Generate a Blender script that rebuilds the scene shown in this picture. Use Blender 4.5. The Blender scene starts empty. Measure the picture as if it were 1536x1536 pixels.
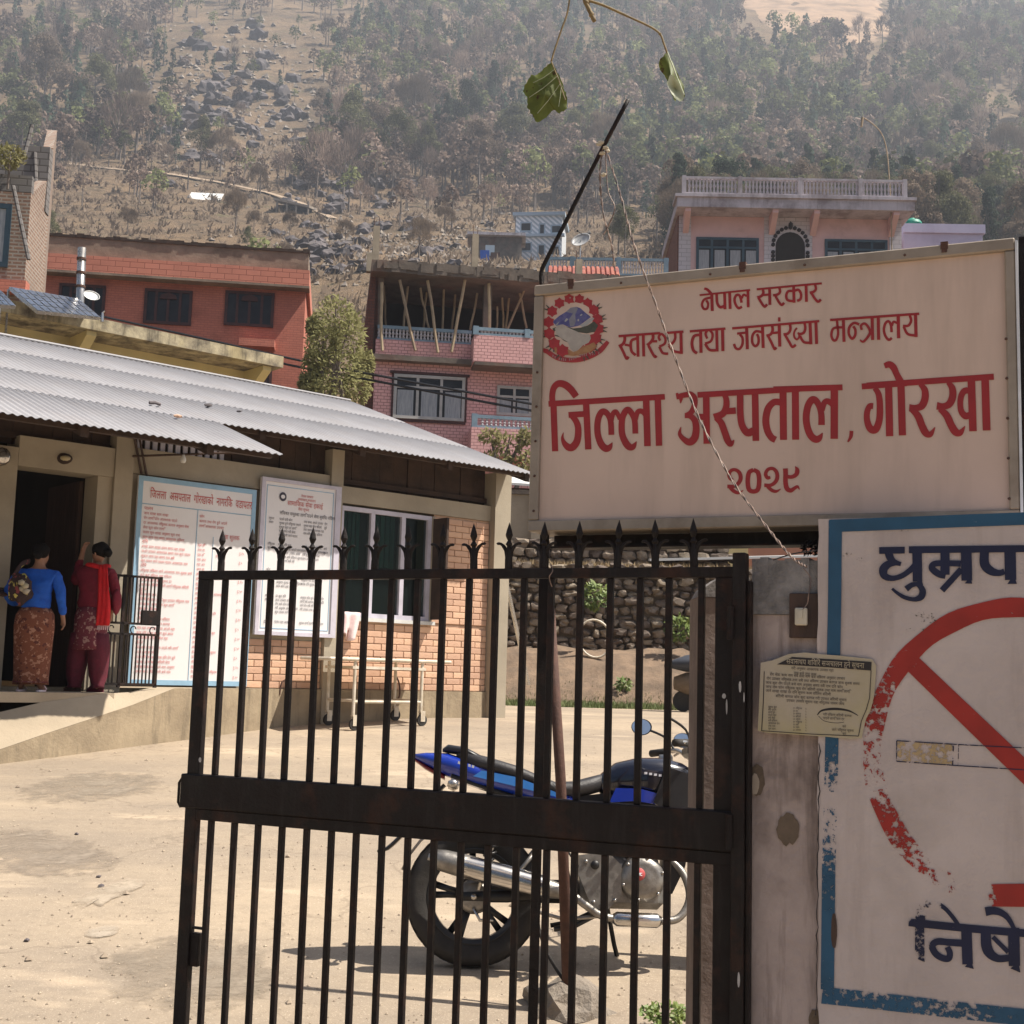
import bpy, bmesh, math, random
from mathutils import Vector, Matrix, noise
random.seed(7)
S = bpy.context.scene
COL = S.collection
R = math.radians
pi = math.pi

# ------------------------------------------------------------------ camera
FPX = 1950.0
PITCH, ROLL = R(7.07), R(1.6)
CAMP = Vector((0, 0, 1.5))
cd = bpy.data.cameras.new('camera')
cam = bpy.data.objects.new('camera', cd)
COL.objects.link(cam)
CM = (Matrix.Rotation(pi / 2 + PITCH, 3, 'X') @ Matrix.Rotation(ROLL, 3, 'Z'))
cam.matrix_world = Matrix.Translation(CAMP) @ CM.to_4x4()
cd.sensor_width = 36
cd.lens = 36 * FPX / 1536
cd.clip_start = 0.05
cd.clip_end = 6000
S.camera = cam

# ------------------------------------------------------------------ light
SUN_EL, SUN_AZ = R(57.5), R(-6)       # azimuth measured from +x towards +y
sdir = Vector((math.cos(SUN_AZ) * math.cos(SUN_EL), math.sin(SUN_AZ) * math.cos(SUN_EL), math.sin(SUN_EL)))
w = bpy.data.worlds.new('World')
S.world = w
w.use_nodes = True
nt = w.node_tree
sk = nt.nodes.new('ShaderNodeTexSky')
sk.sky_type = 'NISHITA'
sk.sun_disc = False
sk.sun_elevation = SUN_EL
sk.sun_rotation = pi / 2 - SUN_AZ
sk.dust_density = 2.5
bg = nt.nodes['Background']
nt.links.new(sk.outputs[0], bg.inputs[0])
bg.inputs[1].default_value = 0.05
sl = bpy.data.lights.new('sun', 'SUN')
sun = bpy.data.objects.new('sun', sl)
COL.objects.link(sun)
sl.energy = 5.0
sl.angle = R(0.55)
sl.color = (1.0, 0.93, 0.82)
sun.rotation_euler = sdir.to_track_quat('Z', 'Y').to_euler()
sun.location = (20, -5, 60)
S.view_settings.view_transform = 'Standard'
S.view_settings.look = 'None'
S.view_settings.exposure = 1.07
S.view_settings.gamma = 1
S.render.engine = 'CYCLES'
S.cycles.max_bounces = 6
S.cycles.transparent_max_bounces = 12
S.cycles.use_denoising = True

# ------------------------------------------------------------------ geometry of the view (used to measure places)
def ray(px, py):
    return CM @ Vector(((px - 768) / FPX, -(py - 768) / FPX, -1))
def W(px, py, Y):
    d = ray(px, py)
    return CAMP + d * (Y / d.y)
def atz(px, py, z):
    d = ray(px, py)
    return CAMP + d * ((z - CAMP.z) / d.z)
def topx(p):
    q = CM.transposed() @ (Vector(p) - CAMP)
    return 768 + FPX * q.x / -q.z, 768 - FPX * q.y / -q.z

class Frame:
    """vertical plane: u along it, o out of it towards the viewer, z up"""
    def __init__(s, x, y, az):
        a = R(az)
        s.p = Vector((x, y, 0)); s.d = Vector((math.sin(a), math.cos(a), 0))
        n = Vector((math.cos(a), -math.sin(a), 0))
        if n.y > 0: n = -n
        s.n = n
        s.rot = math.atan2(s.d.y, s.d.x)
    def pt(s, u, o, z):
        return s.p + s.d * u + s.n * o + Vector((0, 0, z))
    def px(s, px, py, o=0):
        d = ray(px, py); q = s.p + s.n * o
        t = (q - CAMP).dot(s.n) / d.dot(s.n)
        p = CAMP + d * t
        return (p - s.p).dot(s.d), p.z
    def rect(s, x0, y0, x1, y1, o=0):
        ym, xm = (y0 + y1) / 2, (x0 + x1) / 2
        u0 = s.px(x0, ym, o)[0]; u1 = s.px(x1, ym, o)[0]
        return u0, u1, s.px(xm, y1, o)[1], s.px(xm, y0, o)[1]

FF = Frame(-0.1836, 16.2, 49)       # hospital facade
GF = Frame(0.71, 4.0, -66)          # gate leaf
WF = Frame(0.925, 3.90, -66)        # painted wall
KS = 0.786                           # the sign stands just behind the gate
SF = Frame(0.12 * KS, 5.6 * KS, -66.5)        # sign board

# ------------------------------------------------------------------ mesh builder
def cr(pts, n=6, closed=False):
    """Catmull-Rom through pts"""
    P = [Vector(p) for p in pts]; out = []
    m = len(P)
    rng = range(m if closed else m - 1)
    for i in rng:
        if closed: a, b, c, d = P[i - 1], P[i], P[(i + 1) % m], P[(i + 2) % m]
        else: a, b, c, d = P[max(i - 1, 0)], P[i], P[i + 1], P[min(i + 2, m - 1)]
        for k in range(n):
            t = k / n
            out.append(0.5 * ((2 * b) + (c - a) * t + (2 * a - 5 * b + 4 * c - d) * t * t + (3 * b - a - 3 * c + d) * t ** 3))
    if not closed: out.append(P[-1].copy())
    return out

class MB:
    def __init__(s, fr=None):
        s.v = []; s.f = []; s.fr = fr; s.uv = None
    def P(s, p):
        p = Vector(p)
        return s.fr.pt(p.x, p.y, p.z) if s.fr else p
    def add(s, vs, fs):
        b = len(s.v)
        s.v += [s.P(q) for q in vs]
        s.f += [[b + i for i in f] for f in fs]
    def quad(s, a, b, c, d): s.add([a, b, c, d], [(0, 1, 2, 3)])
    def box(s, x0, x1, y0, y1, z0, z1, bev=0.0):
        if bev <= 0:
            s.add([(x0, y0, z0), (x1, y0, z0), (x1, y1, z0), (x0, y1, z0), (x0, y0, z1), (x1, y0, z1), (x1, y1, z1), (x0, y1, z1)],
                  [(0, 3, 2, 1), (4, 5, 6, 7), (0, 1, 5, 4), (1, 2, 6, 5), (2, 3, 7, 6), (3, 0, 4, 7)])
            return
        e = bev; vs = []
        # chamfered box: three inset quads per corner
        for sx, X in ((1, x0), (-1, x1)):
            for sy, Y in ((1, y0), (-1, y1)):
                for sz, Z in ((1, z0), (-1, z1)):
                    vs += [(X, Y + sy * e, Z + sz * e), (X + sx * e, Y, Z + sz * e), (X + sx * e, Y + sy * e, Z)]
        def i(a, b, c, k): return (a * 4 + b * 2 + c) * 3 + k
        fs = [(i(0,0,0,0), i(0,0,1,0), i(0,1,1,0), i(0,1,0,0)), (i(1,0,0,0), i(1,1,0,0), i(1,1,1,0), i(1,0,1,0)),
              (i(0,0,0,1), i(1,0,0,1), i(1,0,1,1), i(0,0,1,1)), (i(0,1,0,1), i(0,1,1,1), i(1,1,1,1), i(1,1,0,1)),
              (i(0,0,0,2), i(0,1,0,2), i(1,1,0,2), i(1,0,0,2)), (i(0,0,1,2), i(1,0,1,2), i(1,1,1,2), i(0,1,1,2))]
        for a in (0, 1):
            for b in (0, 1):
                for c in (0, 1):
                    fs.append((i(a,b,c,0), i(a,b,c,1), i(a,b,c,2)))
                fs.append((i(a,b,0,0), i(a,b,1,0), i(a,b,1,1), i(a,b,0,1)))
                fs.append((i(a,0,b,0), i(a,1,b,0), i(a,1,b,2), i(a,0,b,2)))
                fs.append((i(0,a,b,1), i(1,a,b,1), i(1,a,b,2), i(0,a,b,2)))
        s.add(vs, fs)
    def tube(s, pts, r, n=8, cap=True, closed=False):
        """round tube through pts (after frame transform); r number or list"""
        P = [s.P(p) for p in pts]; m = len(P)
        rr = r if isinstance(r, (list, tuple)) else [r] * m
        b = len(s.v); up = None
        for i in range(m):
            if closed: t = P[(i + 1) % m] - P[i - 1]
            else: t = P[min(i + 1, m - 1)] - P[max(i - 1, 0)]
            if t.length < 1e-9: t = Vector((0, 0, 1))
            t.normalize()
            if up is None:
                up = Vector((0, 0, 1)) if abs(t.z) < 0.9 else Vector((1, 0, 0))
            a = t.cross(up)
            if a.length < 1e-6: a = t.orthogonal()
            a.normalize(); c = a.cross(t).normalized(); up = c
            q = rr[i]
            ra, rc = q if isinstance(q, tuple) else (q, q)
            for k in range(n):
                g = 2 * pi * k / n
                s.v.append(P[i] + a * (math.cos(g) * ra) + c * (math.sin(g) * rc))
        for i in range(m if closed else m - 1):
            j = (i + 1) % m
            for k in range(n):
                l = (k + 1) % n
                s.f.append([b + i * n + k, b + j * n + k, b + j * n + l, b + i * n + l])
        if cap and not closed:
            s.f.append([b + k for k in range(n)])
            s.f.append([b + (m - 1) * n + k for k in reversed(range(n))])
    def lathe(s, prof, c=(0, 0, 0), axis='Z', n=12, ang=2 * pi):
        """prof: list of (radius, height)"""
        b = len(s.v); cl = abs(ang - 2 * pi) < 1e-6; nn = n if cl else n + 1
        for (r, h) in prof:
            for k in range(nn):
                a = ang * k / n
                x, y = r * math.cos(a), r * math.sin(a)
                q = (x, y, h) if axis == 'Z' else ((x, h, y) if axis == 'Y' else (h, x, y))
                s.v.append(s.P(Vector(c) + Vector(q)))
        for i in range(len(prof) - 1):
            for k in range(n):
                l = (k + 1) % nn
                s.f.append([b + i * nn + k, b + i * nn + l, b + (i + 1) * nn + l, b + (i + 1) * nn + k])
    def prism(s, poly, y0, y1):
        """poly in (x,z), extruded along y"""
        n = len(poly)
        vs = [(p[0], y0, p[1]) for p in poly] + [(p[0], y1, p[1]) for p in poly]
        s.add(vs, [list(range(n)), list(range(2 * n - 1, n - 1, -1))] + [(i, i + n, (i + 1) % n + n, (i + 1) % n) for i in range(n)])
    def loft(s, rings, cap=True):
        b = len(s.v); n = len(rings[0])
        for r in rings: s.v += [s.P(q) for q in r]
        for i in range(len(rings) - 1):
            for k in range(n):
                l = (k + 1) % n
                s.f.append([b + i * n + k, b + i * n + l, b + (i + 1) * n + l, b + (i + 1) * n + k])
        if cap:
            s.f.append([b + k for k in reversed(range(n))]); s.f.append([b + (len(rings) - 1) * n + k for k in range(n)])
    def blob(s, c, r, n=1, jit=0.0, seed=0):
        """icosphere-like lump"""
        bm = bmesh.new(); bmesh.ops.create_icosphere(bm, subdivisions=n, radius=1)
        rr = r if isinstance(r, (tuple, list)) else (r, r, r)
        vs = []
        for v in bm.verts:
            k = 1 + jit * noise.noise(v.co * 1.7 + Vector((seed * 3.1, seed, 0)))
            vs.append(Vector(c) + Vector((v.co.x * rr[0] * k, v.co.y * rr[1] * k, v.co.z * rr[2] * k)))
        s.add(vs, [[v.index for v in f.verts] for f in bm.faces]); bm.free()

def setp(o, label=None, cat=None, group=None, kind=None):
    if label: o['label'] = label
    if cat: o['category'] = cat
    if group: o['group'] = group
    if kind: o['kind'] = kind
    return o
def root_of(o):
    while o.parent: o = o.parent
    return o
def mesh_of(name, mb, mat, off, smooth=False):
    me = bpy.data.meshes.new(name)
    me.from_pydata([tuple(v - off) for v in mb.v], [], mb.f)
    if mat is not None:
        for m in (mat if isinstance(mat, (list, tuple)) else [mat]): me.materials.append(m)
    if smooth: me.polygons.foreach_set('use_smooth', [True] * len(me.polygons))
    me.update()
    return me
def fixn(me):
    bm = bmesh.new(); bm.from_mesh(me); bmesh.ops.recalc_face_normals(bm, faces=bm.faces); bm.to_mesh(me); bm.free()
def obj(name, mb, mat, parent=None, label=None, cat=None, group=None, kind=None, smooth=False, loc=None):
    """one mesh object; as a part its vertices are given in the root's world coordinates"""
    if parent is not None: off = Vector(root_of(parent).location)
    elif loc is not None: off = Vector(loc)
    else:
        n = max(1, len(mb.v))
        off = Vector((sum(v.x for v in mb.v) / n, sum(v.y for v in mb.v) / n, min(v.z for v in mb.v))) if mb.v else Vector()
    me = mesh_of(name, mb, mat, off, smooth)
    fixn(me)
    o = bpy.data.objects.new(name, me)
    COL.objects.link(o)
    if parent is not None: o.parent = parent
    else: o.location = off
    return setp(o, label, cat, group, kind)
def thing(name, loc, label, cat, group=None, kind=None):
    o = bpy.data.objects.new(name, None); COL.objects.link(o)
    o.location = Vector(loc); o.empty_display_size = 0.2
    return setp(o, label, cat, group, kind)
def dup(o, parent=None, loc=None, rotz=None, scale=None, label=None):
    c = o.copy(); COL.objects.link(c)
    if parent: c.parent = parent
    if loc is not None: c.location = loc
    if rotz is not None: c.rotation_euler = (0, 0, rotz)
    if scale is not None: c.scale = (scale, scale, scale) if not isinstance(scale, tuple) else scale
    if label: c['label'] = label
    for ch in list(o.children): dup(ch, c)
    return c

# ------------------------------------------------------------------ materials
def N(nt, t, **k):
    n = nt.nodes.new(t)
    for a, b in k.items():
        if a.startswith('i_'):
            n.inputs[int(a[2:])].default_value = b
        else: setattr(n, a, b)
    return n
def mixc(nt, fac, a, b, mode='MIX'):
    m = nt.nodes.new('ShaderNodeMix'); m.data_type = 'RGBA'; m.blend_type = mode
    for s, v in ((m.inputs[0], fac), (m.inputs[6], a), (m.inputs[7], b)):
        if isinstance(v, bpy.types.NodeSocket): nt.links.new(v, s)
        elif isinstance(v, (tuple, list)): s.default_value = (v[0], v[1], v[2], 1)
        else: s.default_value = v
    return m.outputs[2]
def ramp(nt, sock, a, b, va=0.0, vb=1.0):
    m = nt.nodes.new('ShaderNodeMapRange'); nt.links.new(sock, m.inputs[0])
    m.inputs[1].default_value = a; m.inputs[2].default_value = b; m.inputs[3].default_value = va; m.inputs[4].default_value = vb
    return m.outputs[0]
def coords(nt, kind='Object', scale=(1, 1, 1)):
    tc = nt.nodes.new('ShaderNodeTexCoord'); mp = nt.nodes.new('ShaderNodeMapping')
    mp.inputs[3].default_value = scale
    nt.links.new(tc.outputs[kind], mp.inputs[0]); return mp.outputs[0]
def nz(nt, vec, scale, detail=4, rough=0.55):
    n = N(nt, 'ShaderNodeTexNoise'); n.inputs['Scale'].default_value = scale; n.inputs['Detail'].default_value = detail
    n.inputs['Roughness'].default_value = rough
    nt.links.new(vec, n.inputs['Vector']); return n.outputs[0]
def newmat(name):
    m = bpy.data.materials.new(name); m.use_nodes = True
    return m, m.node_tree, m.node_tree.nodes['Principled BSDF']
def pbr(name, c1, c2=None, scale=3.0, rough=0.8, bump=0.0, bscale=None, metal=0.0, stain=None, stain_amt=0.5, streak=None, streak_amt=0.5,
        aniso=(1, 1, 1), spec=0.5, rvar=0.0, coat=0.0, rnd=0.0):
    m, nt, b = newmat(name)
    v = coords(nt, 'Object', aniso)
    col = None
    if c2 is None: c2 = tuple(x * 0.8 for x in c1)
    n1 = nz(nt, v, scale, 6, 0.6)
    col = mixc(nt, ramp(nt, n1, 0.35, 0.65), c1, c2)
    if stain is not None:
        n2 = nz(nt, v, scale * 0.37, 5, 0.65)
        col = mixc(nt, ramp(nt, n2, 0.52, 0.66, 0, stain_amt), col, stain)
    if streak is not None:
        v2 = coords(nt, 'Object', (1, 1, 0.12))
        n3 = nz(nt, v2, scale * 2.2, 5, 0.7)
        col = mixc(nt, ramp(nt, n3, 0.5, 0.72, 0, streak_amt), col, streak)
    if rnd > 0:
        oi = nt.nodes.new('ShaderNodeObjectInfo')
        h = N(nt, 'ShaderNodeHueSaturation')
        nt.links.new(ramp(nt, oi.outputs['Random'], 0, 1, 1 - rnd, 1 + rnd), h.inputs['Value'])
        nt.links.new(ramp(nt, oi.outputs['Random'], 0, 1, 0.5 - rnd * 0.03, 0.5 + rnd * 0.03), h.inputs['Hue'])
        nt.links.new(col, h.inputs['Color']); col = h.outputs[0]
    nt.links.new(col, b.inputs['Base Color'])
    b.inputs['Metallic'].default_value = metal
    b.inputs['Specular IOR Level'].default_value = spec
    if rvar > 0: nt.links.new(ramp(nt, n1, 0.3, 0.7, rough - rvar, rough + rvar), b.inputs['Roughness'])
    else: b.inputs['Roughness'].default_value = rough
    if coat: b.inputs['Coat Weight'].default_value = coat
    if bump > 0:
        bp = N(nt, 'ShaderNodeBump'); bp.inputs['Strength'].default_value = min(1, bump)
        bp.inputs['Distance'].default_value = 0.02
        nb = nz(nt, v, bscale or scale * 6, 6, 0.65)
        nt.links.new(nb, bp.inputs['Height']); nt.links.new(bp.outputs[0], b.inputs['Normal'])
    return m
def brickmat(name, c1, c2, mortar, bw, bh, mw=0.012, bump=0.4, rough=0.85, stain=None, frame=None, stain_amt=0.5):
    """masonry too far away to build brick by brick; coordinates in metres along a frame"""
    m, nt, b = newmat(name)
    g = nt.nodes.new('ShaderNodeNewGeometry')
    sp = nt.nodes.new('ShaderNodeVectorMath'); sp.operation = 'DOT_PRODUCT'
    nt.links.new(g.outputs['Position'], sp.inputs[0]); sp.inputs[1].default_value = frame.d
    sn = nt.nodes.new('ShaderNodeVectorMath'); sn.operation = 'DOT_PRODUCT'
    nt.links.new(g.outputs['Position'], sn.inputs[0]); sn.inputs[1].default_value = frame.n
    ad = nt.nodes.new('ShaderNodeMath'); ad.operation = 'SUBTRACT'; nt.links.new(sp.outputs['Value'], ad.inputs[0]); nt.links.new(sn.outputs['Value'], ad.inputs[1])
    sx = nt.nodes.new('ShaderNodeSeparateXYZ'); nt.links.new(g.outputs['Position'], sx.inputs[0])
    cb = nt.nodes.new('ShaderNodeCombineXYZ'); nt.links.new(ad.outputs[0], cb.inputs[0]); nt.links.new(sx.outputs[2], cb.inputs[1])
    br = nt.nodes.new('ShaderNodeTexBrick')
    nt.links.new(cb.outputs[0], br.inputs['Vector'])
    br.inputs['Scale'].default_value = 1; br.inputs['Brick Width'].default_value = bw; br.inputs['Row Height'].default_value = bh
    br.inputs['Mortar Size'].default_value = mw; br.inputs['Mortar Smooth'].default_value = 0.3
    br.inputs['Color1'].default_value = (*c1, 1); br.inputs['Color2'].default_value = (*c2, 1); br.inputs['Mortar'].default_value = (*mortar, 1)
    col = br.outputs['Color']
    v = g.outputs['Position']
    n = nz(nt, v, 0.9, 6, 0.65)
    col = mixc(nt, ramp(nt, n, 0.4, 0.7, 0, 0.35), col, tuple(x * 0.55 for x in c1))
    if stain: col = mixc(nt, ramp(nt, nz(nt, v, 0.5, 6, 0.7), 0.5, 0.68, 0, stain_amt), col, stain)
    nt.links.new(col, b.inputs['Base Color']); b.inputs['Roughness'].default_value = rough
    bp = N(nt, 'ShaderNodeBump'); bp.inputs['Strength'].default_value = bump; bp.inputs['Distance'].default_value = 0.01
    iv = nt.nodes.new('ShaderNodeMath'); iv.operation = 'SUBTRACT'; iv.inputs[0].default_value = 1; nt.links.new(br.outputs['Fac'], iv.inputs[1])
    nt.links.new(iv.outputs[0], bp.inputs['Height']); nt.links.new(bp.outputs[0], b.inputs['Normal'])
    return m
def worn(name, col, amt=0.0, rough=0.7, scale=60, soft=0.02):
    """paint that can be chipped away: vertex attribute 'wear' 0..1 opens holes"""
    m, nt, b = newmat(name)
    v = coords(nt, 'Object')
    c = mixc(nt, ramp(nt, nz(nt, v, 9, 5), 0.35, 0.7), col, tuple(x * 0.72 for x in col))
    nt.links.new(c, b.inputs['Base Color']); b.inputs['Roughness'].default_value = rough
    at = nt.nodes.new('ShaderNodeAttribute'); at.attribute_name = 'wear'
    n = nz(nt, v, scale, 6, 0.75)
    mm = nt.nodes.new('ShaderNodeMath'); mm.operation = 'SUBTRACT'
    nt.links.new(ramp(nt, n, 0.25, 0.75), mm.inputs[0])
    ad = nt.nodes.new('ShaderNodeMath'); ad.operation = 'ADD'; nt.links.new(at.outputs['Fac'], ad.inputs[0]); ad.inputs[1].default_value = amt
    nt.links.new(ad.outputs[0], mm.inputs[1])
    th = ramp(nt, mm.outputs[0], -soft, soft)
    tr = nt.nodes.new('ShaderNodeBsdfTransparent'); mx = nt.nodes.new('ShaderNodeMixShader')
    nt.links.new(th, mx.inputs[0]); nt.links.new(tr.outputs[0], mx.inputs[1]); nt.links.new(b.outputs[0], mx.inputs[2])
    nt.links.new(mx.outputs[0], nt.nodes['Material Output'].inputs[0])
    return m
def glassy(name, col, rough=0.12, spec=0.6):
    m, nt, b = newmat(name)
    v = coords(nt, 'Object')
    c = mixc(nt, ramp(nt, nz(nt, v, 2.5, 3), 0.35, 0.65), col, tuple(x * 0.5 for x in col))
    nt.links.new(c, b.inputs['Base Color']); b.inputs['Roughness'].default_value = rough; b.inputs['Specular IOR Level'].default_value = spec
    return m

M = {}
M['black_iron'] = pbr('black_iron', (0.008, 0.0055, 0.005), (0.012, 0.007, 0.006), 14, 0.6, 0.25, 90, stain=(0.06, 0.024, 0.013), stain_amt=0.6, streak=(0.022, 0.018, 0.016), streak_amt=0.8, rvar=0.12, spec=0.25)
M['rust'] = pbr('rust', (0.10, 0.045, 0.03), (0.06, 0.028, 0.02), 20, 0.8, 0.3, 90)
M['sign_face'] = pbr('sign_face', (0.61, 0.465, 0.385), (0.56, 0.425, 0.355), 2.2, 0.5, 0.05, 40, streak=(0.34, 0.255, 0.20), streak_amt=0.4, spec=0.3)
M['sign_frame'] = pbr('sign_frame', (0.34, 0.28, 0.22), (0.27, 0.22, 0.17), 9, 0.45, 0.1, 60, stain=(0.13, 0.09, 0.06), stain_amt=0.5, metal=0.2)
M['red_print'] = pbr('red_print', (0.32, 0.017, 0.018), (0.27, 0.014, 0.015), 12, 0.5)
M['white_plaster'] = pbr('white_plaster', (0.54, 0.465, 0.44), (0.45, 0.385, 0.365), 2.4, 0.9, 0.35, 35, stain=(0.22, 0.18, 0.15), stain_amt=0.45, streak=(0.25, 0.19, 0.16), streak_amt=0.45)
M['pillar_plaster'] = pbr('pillar_plaster', (0.50, 0.41, 0.38), (0.38, 0.31, 0.285), 5, 0.92, 0.5, 30, stain=(0.11, 0.075, 0.055), stain_amt=0.7, streak=(0.10, 0.07, 0.055), streak_amt=0.75)
M['raw_concrete'] = pbr('raw_concrete', (0.34, 0.32, 0.31), (0.18, 0.17, 0.165), 16, 0.95, 0.8, 70)
M['blue_print'] = worn('blue_print', (0.018, 0.085, 0.165))
M['navy_print'] = worn('navy_print', (0.006, 0.010, 0.045))
M['red_wallpaint'] = worn('red_wallpaint', (0.34, 0.022, 0.014), scale=45)
M['yellow_wallpaint'] = worn('yellow_wallpaint', (0.44, 0.32, 0.17), 0.42)
M['grey_print'] = pbr('grey_print', (0.03, 0.025, 0.025), None, 9, 0.8)
M['wood_dark'] = pbr('wood_dark', (0.075, 0.042, 0.03), (0.04, 0.024, 0.018), 30, 0.75, 0.4, 60, aniso=(1, 1, 0.1))
M['ivory_plastic'] = pbr('ivory_plastic', (0.55, 0.50, 0.40), None, 8, 0.4)
M['paper'] = pbr('paper', (0.44, 0.38, 0.30), (0.40, 0.345, 0.235), 6, 0.85, stain=(0.45, 0.38, 0.16), stain_amt=0.6)
M['concrete'] = pbr('concrete', (0.40, 0.335, 0.25), (0.31, 0.26, 0.195), 1.7, 0.92, 0.3, 30, stain=(0.16, 0.135, 0.10), stain_amt=0.5)
M['ramp_concrete'] = pbr('ramp_concrete', (0.40, 0.325, 0.235), (0.33, 0.27, 0.195), 1.9, 0.95, 0.25, 30, stain=(0.27, 0.215, 0.15), stain_amt=0.4)
M['ramp_side'] = pbr('ramp_side', (0.36, 0.285, 0.19), (0.25, 0.195, 0.13), 3.0, 0.95, 0.4, 25, streak=(0.10, 0.08, 0.055), streak_amt=0.75)
M['wall_beige'] = pbr('wall_beige', (0.36, 0.31, 0.235), (0.29, 0.25, 0.19), 1.8, 0.9, 0.15, 30, stain=(0.2, 0.17, 0.13), stain_amt=0.4)
M['brick'] = pbr('brick', (0.62, 0.40, 0.275), (0.55, 0.34, 0.23), 7, 0.9, 0.3, 60, rnd=0.14)
M['mortar'] = pbr('mortar', (0.54, 0.36, 0.25), None, 20, 0.95, 0.3, 60)
M['roof_sheet'] = pbr('roof_sheet', (0.34, 0.33, 0.34), (0.28, 0.27, 0.28), 1.3, 0.6, 0.0, metal=0.0, stain=(0.30, 0.265, 0.25), stain_amt=0.5, spec=0.3, rnd=0.025)
M['dark_wood'] = pbr('dark_wood', (0.06, 0.034, 0.023), (0.03, 0.019, 0.014), 4, 0.85, 0.2, 40)  # kept very dark to carry the shade of the eave recess too
M['void_shade'] = pbr('void_shade', (0.03, 0.024, 0.02), None, 3, 0.9)  # near-black colour standing in for shade inside rooms and gaps
M['board_white'] = pbr('board_white', (0.72, 0.70, 0.70), (0.68, 0.66, 0.66), 1.2, 0.55)
M['board_blue'] = pbr('board_blue', (0.28, 0.46, 0.62), None, 4, 0.6)
M['board_red'] = pbr('board_red', (0.55, 0.09, 0.09), None, 9, 0.6)
M['board_black'] = pbr('board_black', (0.05, 0.045, 0.07), None, 9, 0.6)
M['board_frame'] = pbr('board_frame', (0.55, 0.52, 0.60), None, 6, 0.5)
M['green_curtain'] = pbr('green_curtain', (0.01, 0.12, 0.09), (0.006, 0.07, 0.055), 14, 0.9, aniso=(1, 1, 0.05))
M['win_glass'] = glassy('win_glass', (0.04, 0.05, 0.05))
m, nt, b = newmat('clear_glass')
b.inputs['Base Color'].default_value = (0.02, 0.03, 0.03, 1); b.inputs['Roughness'].default_value = 0.08
tr = nt.nodes.new('ShaderNodeBsdfTransparent'); tr.inputs[0].default_value = (.75, .8, .78, 1); mx = nt.nodes.new('ShaderNodeMixShader'); mx.inputs[0].default_value = .22
nt.links.new(tr.outputs[0], mx.inputs[1]); nt.links.new(b.outputs[0], mx.inputs[2]); nt.links.new(mx.outputs[0], nt.nodes['Material Output'].inputs[0]); M['win_clear'] = m
M['white_paint'] = pbr('white_paint', (0.62, 0.62, 0.60), (0.52, 0.52, 0.50), 6, 0.6)
M['cream_paint'] = pbr('cream_paint', (0.66, 0.60, 0.50), (0.52, 0.45, 0.34), 12, 0.5, stain=(0.3, 0.2, 0.12), stain_amt=0.4)
M['rubber'] = pbr('rubber', (0.018, 0.016, 0.015), (0.03, 0.026, 0.023), 20, 0.75, 0.2, 80)
M['steel'] = pbr('steel', (0.55, 0.53, 0.50), (0.40, 0.38, 0.36), 8, 0.28, metal=0.9, rvar=0.08)
M['chrome'] = pbr('chrome', (0.62, 0.60, 0.58), (0.45, 0.43, 0.41), 10, 0.2, metal=1.0, rvar=.08)
M['alloy'] = pbr('alloy', (0.36, 0.34, 0.31), (0.20, 0.185, 0.17), 18, 0.42, 0.15, 60, metal=0.75)
M['black_plastic'] = pbr('black_plastic', (0.012, 0.012, 0.014), (0.02, 0.02, 0.022), 12, 0.38)
M['seat_vinyl'] = pbr('seat_vinyl', (0.022, 0.020, 0.022), (0.035, 0.032, 0.033), 14, 0.5, 0.2, 120)
M['moto_blue'] = pbr('moto_blue', (0.008, 0.035, 0.36), (0.006, 0.028, 0.28), 5, 0.22, coat=0.8, spec=0.6)
M['moto_navy'] = pbr('moto_navy', (0.006, 0.007, 0.017), (0.009, 0.010, 0.020), 5, 0.22, coat=0.8)
M['moto_black'] = pbr('moto_black', (0.012, 0.011, 0.012), None, 9, 0.45)
M['decal_white'] = pbr('decal_white', (0.7, 0.7, 0.75), None, 9, 0.4)
M['tail_red'] = glassy('tail_red', (0.30, 0.01, 0.01))
M['amber'] = glassy('amber', (0.55, 0.18, 0.02))
M['mirror'] = pbr('mirror', (0.7, 0.78, 0.88), None, 3, 0.05, metal=1.0)
M['skin'] = pbr('skin', (0.30, 0.155, 0.095), (0.25, 0.125, 0.075), 14, 0.6)
M['hair'] = pbr('hair', (0.006, 0.005, 0.005), (0.009, 0.007, 0.006), 30, 0.7, 0.3, 120, spec=0.15)
M['blue_knit'] = pbr('blue_knit', (0.010, 0.10, 0.50), (0.008, 0.07, 0.38), 12, 0.85, 0.3, 90)
M['maroon_knit'] = pbr('maroon_knit', (0.20, 0.014, 0.03), (0.15, 0.010, 0.022), 12, 0.9, 0.35, 90)
M['maroon_cloth'] = pbr('maroon_cloth', (0.13, 0.014, 0.028), (0.08, 0.009, 0.018), 9, 0.9, 0.2, 50)
M['red_scarf'] = pbr('red_scarf', (0.62, 0.012, 0.018), (0.5, 0.010, 0.014), 14, 0.85, 0.2, 60)
M['cloth_pink'] = pbr('cloth_pink', (0.72, 0.52, 0.52), (0.78, 0.66, 0.64), 6, 0.9, 0.2, 50)
M['green_leaf'] = pbr('green_leaf', (0.10, 0.16, 0.03), (0.16, 0.19, 0.04), 6, 0.6, rnd=0.2)
M['dull_leaf'] = pbr('dull_leaf', (0.12, 0.125, 0.045), (0.075, 0.09, 0.03), 1.2, 0.75, rnd=0.2)
M['grass'] = pbr('grass', (0.10, 0.15, 0.045), (0.16, 0.17, 0.07), 1.2, 0.8)
M['stone'] = pbr('stone', (0.23, 0.18, 0.135), (0.145, 0.11, 0.085), 5, 0.95, 0.6, 30, stain=(0.33, 0.28, 0.23), stain_amt=0.5, rnd=0.4)
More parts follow.
